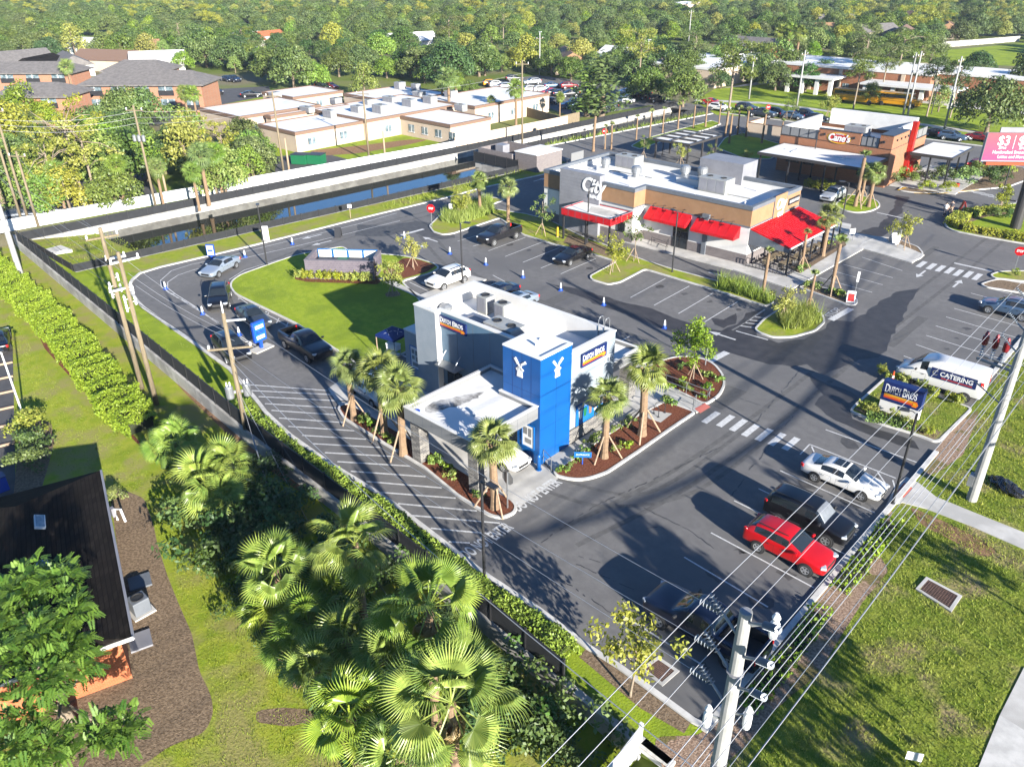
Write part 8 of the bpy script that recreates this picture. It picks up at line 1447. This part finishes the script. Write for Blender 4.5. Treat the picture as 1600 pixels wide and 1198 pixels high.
wire(W(445, 281, 11.3), W(577, 253, 10), .5, .014, 'wire from the tall pole to the middle pole on the pond lawn'); wire(W(577, 253, 10), W(816, 226, 11.5), .6, .014, 'wire from the middle pole to the pole at the white wall')
g0 = P(425, 782, NB); g1 = P(482, 816, NB); gw = thing('guy_wire', 'pair of guy wires with grey guard from the transformer pole', 'guy wire', g0)
q_ = MB(); q_.tube([(C_.x, C_.y, 3.2), tuple(g0)], .012, 5); q_.build('wire', M_['wire'], gw); q_ = MB(); q_.tube([(C_.x, C_.y, 3.0), tuple(g1)], .012, 5); q_.build('wire', M_['wire'], gw)
q_ = MB(); a, b = Vector((C_.x, C_.y, 3.2)), Vector(g0); q_.tube([a.lerp(b, .45), a.lerp(b, .97)], .05, 8); q_.build('guard', M_['galv'], gw)
wire((C_.x, C_.y, 4.6), W(640, 1020, 2), .6, .014, 'low cable from the transformer pole towards the fan palms', 'cable')
wire((-104, 21.8, 9), (C_.x, C_.y, 5.2), 1.2, .022, 'long black cable following the retaining wall', 'cable'); wire((C_.x, C_.y, 5.2), (-6.4, 14.9, 6.9), 1.0, .02, 'grey cable crossing below the fan palms to the concrete pole', 'wire')
q_ = MB(); q_.tube([(12, y, 9.8+.0033*(y-38)**2) for y in range(2, 76, 3)], .12, 6); tag(q_.build('overhead_cable', M_['cable']), 'thick sagging cable bundle on the far side of the road', 'cable')
q_ = MB(); q_.tube([(12.5, y, 11.4+.0006*(y-30)**2) for y in range(2, 76, 3)], .065, 6); tag(q_.build('overhead_cable', M_['cable']), 'straighter thin cable above the thick bundle on the far side of the road', 'cable')
# ------------------------------------------------------------------ cones, signs, boards
cone = thing('traffic_cone', 'a', 'traffic cone', group='blue and white cones')
MB().box(-.2, -.2, 0, .2, .2, .05).build('base', M_['ltblue'], cone, world=False); MB().lathe([(.17, .05), (.11, .32)], n=14).build('cone_body', M_['ltblue'], cone, world=False); MB().lathe([(.112, .32), (.055, .78), (.03, .8)], n=14).build('white_collar', M_['signw'], cone, world=False); MB().lathe([(.088, .5), (.072, .56)], n=14).build('blue_band', M_['ltblue'], cone, world=False)
fst = True
for (u, v), l in [((259,452),'blue and white cone on the outer bend of the queue'),((317,491),'blue and white cone between the bend and the wooden pole'),((374,524),'blue and white cone behind the wooden pole next to the blue menu board'),((383,402),'blue and white cone beside the silver-blue sedan'),((457,382),'blue and white cone beside the arrows of the queue lane'),((632,372),'blue and white cone on the stop line by the stop sign island'),((703,397),'cone on the main aisle, first from the lawn'),((759,414),'cone on the main aisle, second from the lawn'),((817,434),'cone on the main aisle, third from the lawn'),((876,454),'cone on the main aisle, fourth from the lawn'),((943,477),'cone on the main aisle at the edge of the wet run'),((1038,513),'cone standing in the wet run')]:
    o = place(cone, P(u, v, .005), .3, label=l) if fst else dup(cone, P(u, v, .005), .3*u, label=l); fst = False
oc = thing('traffic_cone', 'orange cone with white band between the van and the blue sign', 'traffic cone', P(1393, 597, .1)); MB().box(-.22, -.22, 0, .22, .22, .05).build('base', M_['trim'], oc, world=False); MB().lathe([(.17, .05), (.11, .4)], n=14).build('cone_body', M_['redor'], oc, world=False); MB().lathe([(.11, .4), (.085, .6)], n=14).build('white_collar', M_['signw'], oc, world=False); MB().lathe([(.085, .6), (.04, .95)], n=14).build('tip', M_['redor'], oc, world=False)
def stop_sign(label, u, v, ang, z=.1, front=True, h=2.1, s=.38):
    p = P(u, v, z); t = thing('stop_sign', label, 'stop sign', p, R(ang)); MB().box(-.035, -.03, 0, .035, .03, h+.4).build('post', M_['galv'], t, world=False)
    oc_ = [(s*1.08*math.cos(R(22.5+45*k)), s*1.08*math.sin(R(22.5+45*k))) for k in range(8)]
    q = MB(); vs = [(x, -.04, h+z_) for x, z_ in oc_]+[(x, -.055, h+z_) for x, z_ in oc_]; q.add(vs, [tuple(range(7, -1, -1))], 1); q.add(vs, [tuple(range(8, 16))]); q.add(vs, [(k, (k+1) % 8, 8+(k+1) % 8, 8+k) for k in range(8)], 1)
    f = q.build('sign_face', [M_['redor'] if False else PT['red'], M_['galv']], t, world=False)
    Mx = full(t); lettering('STOP', .34, Mx @ Vector((0, -.062, h)), Mx.to_3x3() @ Vector((1, 0, 0)), (0, 0, 1), M_['signw'], f, ext=.003, bold=.012, fitw=.58); return t
stop_sign('red stop sign at the tip of the tall grass island', 675, 354, 30, s=.5, h=2.2); stop_sign('grey back of a stop sign among the palms at the canopy exit', 793, 793, 180, s=.42); stop_sign('grey back of a stop sign at the round mulch bed', 1102, 570, 150, s=.42); stop_sign('stop sign on the strip at the right edge', 1584, 425, 10, s=.45, h=2.2); stop_sign('small stop sign between the trio of young palms', 944, 225, 40, s=.45); stop_sign('tiny stop sign at the cross drive beside the pickup truck', 1198, 185, 40, s=.45); stop_sign('grey back of a stop sign among the oval island palms', 1353, 322, 160, s=.42)
def post_sign(label, u, v, w_, h, zb, face, ang, posts=2, z=.1, txt=None, postm='galv'):
    p = P(u, v, z); t = thing('post_sign', label, 'sign', p, R(ang))
    for s in ((-1, 1) if posts == 2 else (0,)): MB().box(s*w_*.4-.03, -.03, 0, s*w_*.4+.03, .03, zb+h*.9).build('post', M_[postm], t, world=False)
    f = MB().box(-w_/2, -.06, zb, w_/2, -.031, zb+h).build('sign_face', M_[face], t, world=False)
    if txt: Mx = full(t); lettering(txt, h*.4, Mx @ Vector((0, -.068, zb+h/2)), Mx.to_3x3() @ Vector((1, 0, 0)), (0, 0, 1), M_['signw' if face != 'signw' else 'black'], f, ext=.003, fitw=w_*.75)
    return t
post_sign('blue entrance sign in the red mulch of the front bed', 910, 725, 1.1, .4, .55, 'skyblue', 40, 1, txt='ENTRANCE', postm='ltblue'); post_sign('white rule sign on wooden posts by the pond fence', 548, 341, .5, .45, 1.3, 'signw', 45, 1, z=0, postm='stake'); post_sign('small white sign on the tall grass island', 705, 337, .45, .6, .9, 'signw', 40, 1); post_sign('white boards on posts at the plaza walk', 1329, 376, .7, .6, .8, 'signw', 60, 2); post_sign('tall pink and white flag sign at the plaza strip', 1335, 462, .22, 1.0, 1.4, 'signw', 20, 1); post_sign('small red sign at the garden bed of the brick restaurant', 1493, 298, .6, .5, .5, 'redp', 20, 1, txt='EXIT'); post_sign('small white post sign at the billboard lawn', 1401, 383, .5, 1.6, .1, 'signw', 60, 1)
for k, (u, v, a, l) in enumerate([(529, 370, 40, 'dark folding board standing beside the lane arrows'), (1328, 472, 25, 'white folding sign board with red picture at the aisle corner'), (1504, 328, 120, 'pink folding board on the drive beside two walkers'), (1394, 379, 60, 'white folding board on the plaza mulch tip')]):
    p = P(u, v, .02); t = thing('folding_board', l, 'sign board', p, R(a))
    for s in (1, -1): q = MB(); q.ob(Matrix.Translation((0, s*.2, .55)) @ Matrix.Rotation(s*.32, 4, 'X'), .75, .03, 1.15); b = q.build('board', M_[('black', 'signw', 'redp', 'signw')[k]], t, world=False)
    if k == 1: q = MB(); q.ob(Matrix.Translation((0, -.23, .55)) @ Matrix.Rotation(-.32, 4, 'X'), .55, .02, .7); q.build('picture', M_['redp'], t, world=False)
# blue menu boards on the queue
for (u, v, a, l) in ((409, 545, 98, 'tall blue menu board on a pale pad beside the queue'), (332, 407, 40, 'blue and white menu board at the start of the queue')):
    p = P(u, v, .01); t = thing('menu_board', l, 'menu board', p, R(a), sc=1 if u > 400 else .72); MB().box(-.9, -.5, 0, .9, .5, .12).build('pad', M_['concrete'], t, world=False) if u > 400 else None
    MB().box(-.12, -.1, .1, .12, .1, .9).build('post', M_['ltblue'], t, world=False); f = MB().box(-.6, -.14, .75, .6, .14, 2.5).build('cabinet', M_['ltblue'], t, bev=.04, world=False); MB().box(-.48, -.16, .9, .48, -.141, 2.35).build('screen', M_['skyblue'] if u > 400 else M_['signw'], f, world=False)
    for k in range(3): MB().box(-.4, -.172, 1.0+k*.45, .4, -.161, 1.3+k*.45).build('menu_panel', M_['ltblue'] if k % 2 else M_['signw'], f, world=False)
p = P(416, 376, .01); t = thing('white_board', 'plain white board leaning at the black light pole', 'board', p, .8); MB().box(-.4, -.04, .1, .4, .04, 1.7).build('board', M_['signw'], t, world=False); MB().box(-.45, -.15, 0, .45, .15, .1).build('foot', M_['mgrey'], t, world=False)
# the monument sign
a, b = P(1374, 637, .1), P(1434, 657, .1); ax = (b-a).normalized(); t = thing('monument_sign', 'navy roadside sign lettered Dutch Bros on a grey base', 'sign', (a+b)/2, math.atan2(ax.y, ax.x)); L = (b-a).length
MB().box(-L/2, -.3, 0, L/2, .3, .85).build('base', M_['white'], t, world=False); cb_ = MB().box(-L/2-.05, -.32, .86, L/2+.05, .32, 2.35).build('cabinet', M_['navy'], t, bev=.03, world=False); Mx = full(t); dutch_sign(cb_, Mx @ Vector((0, -.32, 1.62)), ax, L*.95, 1.4, th=0, ext=False)
# billboard
bp = P(1586, 356, .1); t = thing('billboard', 'large pink billboard on a thick dark pole with price lettering', 'billboard', bp); MB().lathe([(.62, 0), (.58, 7.6)], n=18).build('pole', M_['bronze'], t, world=False)
bx_ = Vector((math.cos(R(38)), math.sin(R(38)), 0)); by_ = Vector((bx_.y, -bx_.x, 0)); bc = bp+by_*.2
def bq(c, x, z, w_, h, th): return Matrix(((bx_.x, -by_.x, 0, (c+bx_*x).x), (bx_.y, -by_.y, 0, (c+bx_*x).y), (0, 0, 1, z), (0, 0, 0, 1)))
q = MB(); q.ob(bq(bc, 0, 9.35, 0, 0, 0), 12.2, .5, 3.1); fc_ = q.build('panel', M_['mgrey'], t); pinkm = mk_emit('billboard_pink', (.62, .10, .22), .35); q = MB()
top, bot = 10.85, 7.9; f = bc+by_*.27
gr = bpy.data.materials.new('billboard_face'); gr.use_nodes = True; nt_ = gr.node_tree; g_ = nt_.nodes.new('ShaderNodeNewGeometry'); sp_ = nt_.nodes.new('ShaderNodeSeparateXYZ'); mr_ = nt_.nodes.new('ShaderNodeMapRange'); mr_.inputs[1].default_value = bot; mr_.inputs[2].default_value = top; mx_ = nt_.nodes.new('ShaderNodeMix'); mx_.data_type = 'RGBA'; mx_.inputs[6].default_value = (.19, .004, .075, 1); mx_.inputs[7].default_value = (.16, .022, .035, 1); nt_.links.new(g_.outputs['Position'], sp_.inputs[0]); nt_.links.new(sp_.outputs[2], mr_.inputs[0]); nt_.links.new(mr_.outputs[0], mx_.inputs['Factor']); nt_.links.new(mx_.outputs[2], nt_.nodes['Principled BSDF'].inputs['Base Color']); nt_.links.new(mx_.outputs[2], nt_.nodes['Principled BSDF'].inputs['Emission Color']); nt_.nodes['Principled BSDF'].inputs['Emission Strength'].default_value = .05
q.quad(f+bx_*-6.05+Vector((0,0,bot-.05)), f+bx_*6.05+Vector((0,0,bot-.05)), f+bx_*6.05+Vector((0,0,top)), f+bx_*-6.05+Vector((0,0,top))); q.v = [(a_[0], a_[1], a_[2]) for a_ in q.v]; fo_ = q.build('screen_face', gr, t)
f2 = f+by_*.02
for s, sz, x, z, w_ in (('$3', 1.45, -4.2, 9.95, 1.2), ('$4', 1.45, -2.0, 9.95, 1.3), ('2PM', .35, -4.2, 9.2, .8), ('2PM', .35, -2.0, 9.2, .8), ('Handcrafted Smoothies,', .5, -3.0, 8.75, 4.2), ('Lattes and More', .5, -3.0, 8.25, 2.9), ('$5', 1.45, 1.5, 9.95, 1.3)): lettering(s, sz, f2+bx_*x+Vector((0, 0, z)), bx_, (0, 0, 1), M_['signw'], fo_, ext=.01, bold=.02 if sz > 1 else .004, fitw=w_)
q = MB(); q.quad(*[f2+bx_*(-3.55+dx)+Vector((0, 0, z)) for dx, z in ((.45, 9.1), (.5, 9.1), (.5, 10.6), (.45, 10.6))]); q.build('divider', M_['signw'], fo_)
q = MB(); q.ob(bq(bc, 0, 7.6, 0, 0, 0), 11.0, .8, .3); q.build('catwalk', M_['redor'], t); q = MB(); q.ob(bq(bc-by_*.8, .8, 9.7, 0, 0, 0), 10.4, .2, 3.3); q.build('back_panel', M_['mgrey'], t)
# tent, cooler, racks, rails
p = P(617, 556, .1); t = thing('canopy_tent', 'small blue pop-up tent with white windmill marks on the lawn', 'tent', p, .15)
q = MB(); q.add([(-1,-1,2.05),(1,-1,2.05),(1,1,2.05),(-1,1,2.05),(0,0,2.65),(-1,-1,1.85),(1,-1,1.85),(1,1,1.85),(-1,1,1.85)], [(0,1,4),(1,2,4),(2,3,4),(3,0,4),(5,6,1,0),(6,7,2,1),(7,8,3,2),(8,5,0,3)]); q.build('roof', M_['navy'], t, world=False)
for x in (-.95, .95):
    for y in (-.95, .95): MB().box(x-.03, y-.03, 0, x+.03, y+.03, 2.0).build('leg', M_['stake' if x < 0 and y < 0 else 'galv'], t, world=False)
for s in (0, 1):
    q = MB(); z = 2.3; o_ = Vector((0, -.55, z)) if s == 0 else Vector((.55, 0, z)); d = Vector((1, 0, 0)) if s == 0 else Vector((0, 1, 0)); u_ = Vector((0, .857, .515)) if s == 0 else Vector((-.857, 0, .515)); nn = Vector((0, -.515, .857))*.02 if s == 0 else Vector((.515, 0, .857))*.02
    for a2, b2 in ((-.3, -.3), (.3, .3), (.3, -.3), (-.3, .3)): q.add([o_+nn, o_+nn+d*a2*.8+u_*b2*.5, o_+nn+d*a2+u_*b2*.9], [(0, 1, 2), (2, 1, 0)])
    q.build('windmill_emblem', M_['signw'], t, world=False)
t = thing('cooler', 'white cooler box on a stand under the blue tent', 'cooler', P(616, 558, .1), .2); MB().box(-.55, -.28, .75, .55, .28, 1.15).build('box', M_['signw'], t, bev=.04, world=False); MB().box(-.57, -.3, 1.15, .57, .3, 1.25).build('lid', M_['signw'], t, bev=.03, world=False); MB().box(-.5, -.25, .3, .5, .25, .34).build('shelf', M_['galv'], t, world=False)
for x in (-.5, .5):
    for y in (-.24, .24): MB().box(x-.02, y-.02, 0, x+.02, y+.02, .75).build('leg', M_['galv'], t, world=False)
for k, (u, v) in enumerate(((1020, 652), (1030, 645))):
    p = P(u, v, .115); t = thing('bike_rack', ('black bike rack hoop nearer the palm', 'black bike rack hoop nearer the railing')[k], 'bike rack', p, .9); q = MB(); q.tube([(-.4, 0, 0), (-.4, 0, .6), (-.3, 0, .82), (0, 0, .92), (.3, 0, .82), (.4, 0, .6), (.4, 0, 0)], .03, 8); q.build('hoop', M_['black'], t, world=False)
    for x in (-.4, .4): MB().lathe([(.09, 0), (.09, .015)], (x, 0, 0), 10).build('base_plate', M_['black'], t, world=False)
def railing(label, pts, z, h=.95, m='galv'):
    t = thing('handrail', label, 'railing', (*pts[0], z)); q = MB()
    for a, b in zip(pts[:-1], pts[1:]):
        for zz in (h, h*.5): q.tube([(*a, z+zz), (*b, z+zz)], .024, 6)
    q.build('rails', M_[m], t)
    for a, b in zip(pts[:-1], pts[1:]):
        n = max(1, int(math.dist(a, b)/1.6))
        for k in range(n+1): x, y = a[0]+(b[0]-a[0])*k/n, a[1]+(b[1]-a[1])*k/n; q2 = MB(); q2.tube([(x, y, z-.05), (x, y, z+h)], .022, 6); q2.build('post', M_[m], t)
railing('grey handrail along the walk beside the round mulch bed', PP([(990,588),(1040,606),(1104,630),(1108,622)]), .13); railing('grey handrail along the walk beside the front bed', PP([(1040,628),(1082,643),(1086,637)]), .13); railing('short handrail at the foot of the blue tower', PP([(849,724),(861,738)]), .13); railing('low rail along the plaza edge above the front bed', PP([(905,717),(940,690),(1000,649)]), .12, .5, 'black'); railing('black handrail at the restaurant door', PP([(1017,385),(1040,394),(1043,388)]), .13, .95, 'black')
for u, v, l in ((871, 370, 'yellow bollard beside the slender tree'), (901, 353, 'pair-left yellow bollard under the red canopy'), (905, 354, 'pair-right yellow bollard under the red canopy'), (1293, 306, 'yellow pillar base at the hedge of the brick restaurant')):
    t = thing('bollard', l, 'bollard', P(u, v, .1)); MB().lathe([(.12, 0), (.12, 1.05), (.08, 1.14)], n=12).build('post', M_['yellow'], t, world=False); MB().lathe([(.18, 0), (.18, .04)], n=12).build('base_plate', M_['mgrey'], t, world=False)
for k, (u, v) in enumerate(((685, 447), (668, 446))): p = P(u, v, .01); t = thing('wheel_stop', 'concrete wheel stop in front of the white car behind the shop' if k == 0 else 'concrete wheel stop in the empty bay beside the white car', 'wheel stop', p, .0); MB().box(-.85, -.1, 0, .85, .1, .15).build('bar', M_['concrete'], t, bev=.03, world=False)
# drains, bin bag, small litter signs
for (u0, l, z, nm) in (((1430,921),(1447,902),(1503,932),(1486,957), 'rectangular grate drain in the roadside lawn'), .06, 0, 0), (((1000,1044),(1028,1025),(1062,1048),(1035,1072), 'rectangular grate drain in the corner of the lot'), .01, 0, 0):
    q4 = [Vector(P(*c)) for c in u0[:4]]; cc_ = sum(q4, Vector())/4; t = thing('storm_drain', u0[4], 'drain', cc_); pl = [(p_.x, p_.y) for p_ in q4]; ringp('frame', pl, .16, 0, l+.02, 'concrete', t); MB().flat(inset(pl, .15), .006).build('pit', M_['black'], t)
    i4 = [Vector((*p_, 0)) for p_ in inset(pl, .17)]; q = MB(); n = 9
    for k in range(n+1): f = k/n; a, b = i4[0].lerp(i4[1], f), i4[3].lerp(i4[2], f); q.bar((a.x, a.y, l), (b.x, b.y, l), .045, .02)
    for k in range(13): f = k/12; a, b = i4[0].lerp(i4[3], f), i4[1].lerp(i4[2], f); q.bar((a.x, a.y, l+.003), (b.x, b.y, l+.003), .03, .02)
    q.build('grate', mk('rusty_iron', (.075, .045, .035), (.12, .07, .05), sc=8, rough=.8), t)
p = P(1572, 765, 0); bag = [(-1.0,0,.1,.5,.5,.4),(-.4,.1,.1,.6,.6,.45),(.3,0,.05,.6,.55,.35),(.9,-.1,.05,.5,.5,.4)]; q = MB(); n1, n2 = 22, 12; vs = []
for i in range(n1+1):
    for j in range(n2):
        a = 2*math.pi*j/n2; f = i/n1; r = .55*math.sin(math.pi*min(.98, max(.02, f)))**.45*(1+.25*math.sin(5*a+9*f)*math.sin(11*f+a)); vs.append((-1.15+2.3*f, r*.85*math.cos(a)+.1*math.sin(6*f), max(.0, .25+r*.62*math.sin(a)+.06*math.sin(14*f+3*a))))
q.add(vs, [(i*n2+j, i*n2+(j+1) % n2, (i+1)*n2+(j+1) % n2, (i+1)*n2+j) for i in range(n1) for j in range(n2)]); t = thing('bin_bag', 'black plastic sheet bag lying on the grass right of the concrete pole', 'bag', p, -.35); q.build('plastic', mk('black_plastic', (.012, .012, .014), rough=.25, spec=.6), t, world=False)
p = P(1425, 1192, 0); t = thing('lawn_sign', 'small white yard sign at the bottom edge', 'sign', p, .5); MB().box(-.3, -.01, .2, .3, .01, .65).build('board', M_['signw'], t, world=False); MB().box(-.28, -.008, 0, -.26, .008, .2).build('leg', M_['galv'], t, world=False); MB().box(.26, -.008, 0, .28, .008, .2).build('leg', M_['galv'], t, world=False)
p = P(92, 393, -.2); t = thing('drain_box', 'pale concrete drain box on the pond bank', 'drain', p, .1); MB().box(-1.3, -.9, -.4, 1.3, .9, .25).build('box', M_['kerb'], t, world=False); MB().box(-.9, -.6, .25, .9, .6, .3).build('lid', M_['concrete'], t, world=False)
# ------------------------------------------------------------------ people
def person(label, u, v, ang, top, legs, z=.01, phase=.22, skinm='skin'):
    t = thing('person', label, 'person', P(u, v, z), R(ang)); J = [(0,0,.95),(0,0,1.15),(0,0,1.42),(0,.01,1.52),(0,.02,1.66),(0,.02,1.75)]; Rr = [(.14,.11),(.125,.1),(.15,.09),(.055,.055),(.085,.1),(.06,.07)]; E_ = [(i, i+1) for i in range(5)]
    def ch(root, pts, rs):
        pr = root
        for p_, r_ in zip(pts, rs): J.append(p_); Rr.append((r_, r_)); E_.append((pr, len(J)-1)); pr = len(J)-1
        return pr
    for s in (1, -1):
        ch(0, [(s*.1, 0, .86), (s*.1, s*phase*.6, .5), (s*.1, s*phase-.05, .09), (s*.1, s*phase+.1, .05)], [.085, .06, .042, .04]); h_ = ch(2, [(s*.19, 0, 1.4), (s*.24, -s*phase*.4, 1.14), (s*.24, -s*phase*.5+.06, .9), (s*.235, -s*phase*.5+.09, .82)], [.055, .04, .032, .034])
        for k in range(4): ch(h_, [(s*(.235), -s*phase*.5+.075+k*.02, .77), (s*.23, -s*phase*.5+.08+k*.022, .73-.008*abs(k-1))], [.011, .009])
        ch(h_, [(s*.205, -s*phase*.5+.14, .79), (s*.2, -s*phase*.5+.155, .76)], [.011, .009])
    J += [(0, .13, 1.64)]; Rr += [(.02, .02)]; E_.append((4, len(J)-1))
    me = bpy.data.meshes.new('body'); me.from_pydata(J, E_, []); o = link(me, 'body', t, [M_[skinm]]); sk = o.modifiers.new('skin', 'SKIN')
    for i, sv in enumerate(me.skin_vertices[0].data): sv.radius = Rr[i]; sv.use_root = (i == 0)
    ss = o.modifiers.new('sub', 'SUBSURF'); ss.levels = 1; ss.render_levels = 1
    hr = MB(); hr.lathe([(.05, 1.79), (.11, 1.75), (.12, 1.68), (.1, 1.62)], (0, -.005, 0), 12); hr.build('hair', M_['trim'], t, world=False, smooth=True)
    b = MB(); b.lathe([(.165, .93), (.16, 1.1), (.185, 1.38), (.1, 1.48)], n=14, M=Matrix.Diagonal((1.05, .8, 1, 1))); 
    for s in (1, -1): b.tube([(s*.16, 0, 1.4), (s*.25, -s*phase*.4, 1.13)], [.075, .06], 8)
    b.build('shirt', M_[top], t, world=False, smooth=True); b = MB(); b.lathe([(.14, .8), (.165, .95)], n=14, M=Matrix.Diagonal((1.05, .85, 1, 1)))
    for s in (1, -1): b.tube([(s*.1, 0, .88), (s*.1, s*phase*.6, .5), (s*.1, s*phase-.05, .12)], [.1, .075, .06], 8)
    b.build('trousers', M_[legs], t, world=False, smooth=True)
    for s in (1, -1): b = MB(); b.ob(Matrix.Translation((s*.1, s*phase+.03, .045)), .1, .27, .09); b.build('shoe', M_['trim'], t, bev=.02, world=False)
person('person in a pale top walking on the drive, left one of two', 1475, 338, 20, 'cloth2', 'cloth'); person('person in dark clothes walking on the drive, right one of two', 1484, 335, 20, 'cloth', 'stake', phase=-.2)
for u, v, l in ((399, 534, 'person in a blue shirt standing at the queue window of the waiting car'),): person(l, u, v, 100, 'ltblue', 'cloth', phase=.05)
# ------------------------------------------------------------------ the air
hz = MB().box(-1600, -1000, -4, 1000, 1900, 42).build('haze', None); tag(hz, kind='stuff'); hm = bpy.data.materials.new('haze'); hm.use_nodes = True; nt_ = hm.node_tree; nt_.nodes.clear(); ov = nt_.nodes.new('ShaderNodeOutputMaterial'); pv = nt_.nodes.new('ShaderNodeVolumePrincipled'); pv.inputs['Color'].default_value = (.72, .82, 1, 1); pv.inputs['Density'].default_value = .00009; nt_.links.new(pv.outputs[0], ov.inputs['Volume']); hz.data.materials.clear(); hz.data.materials.append(hm)
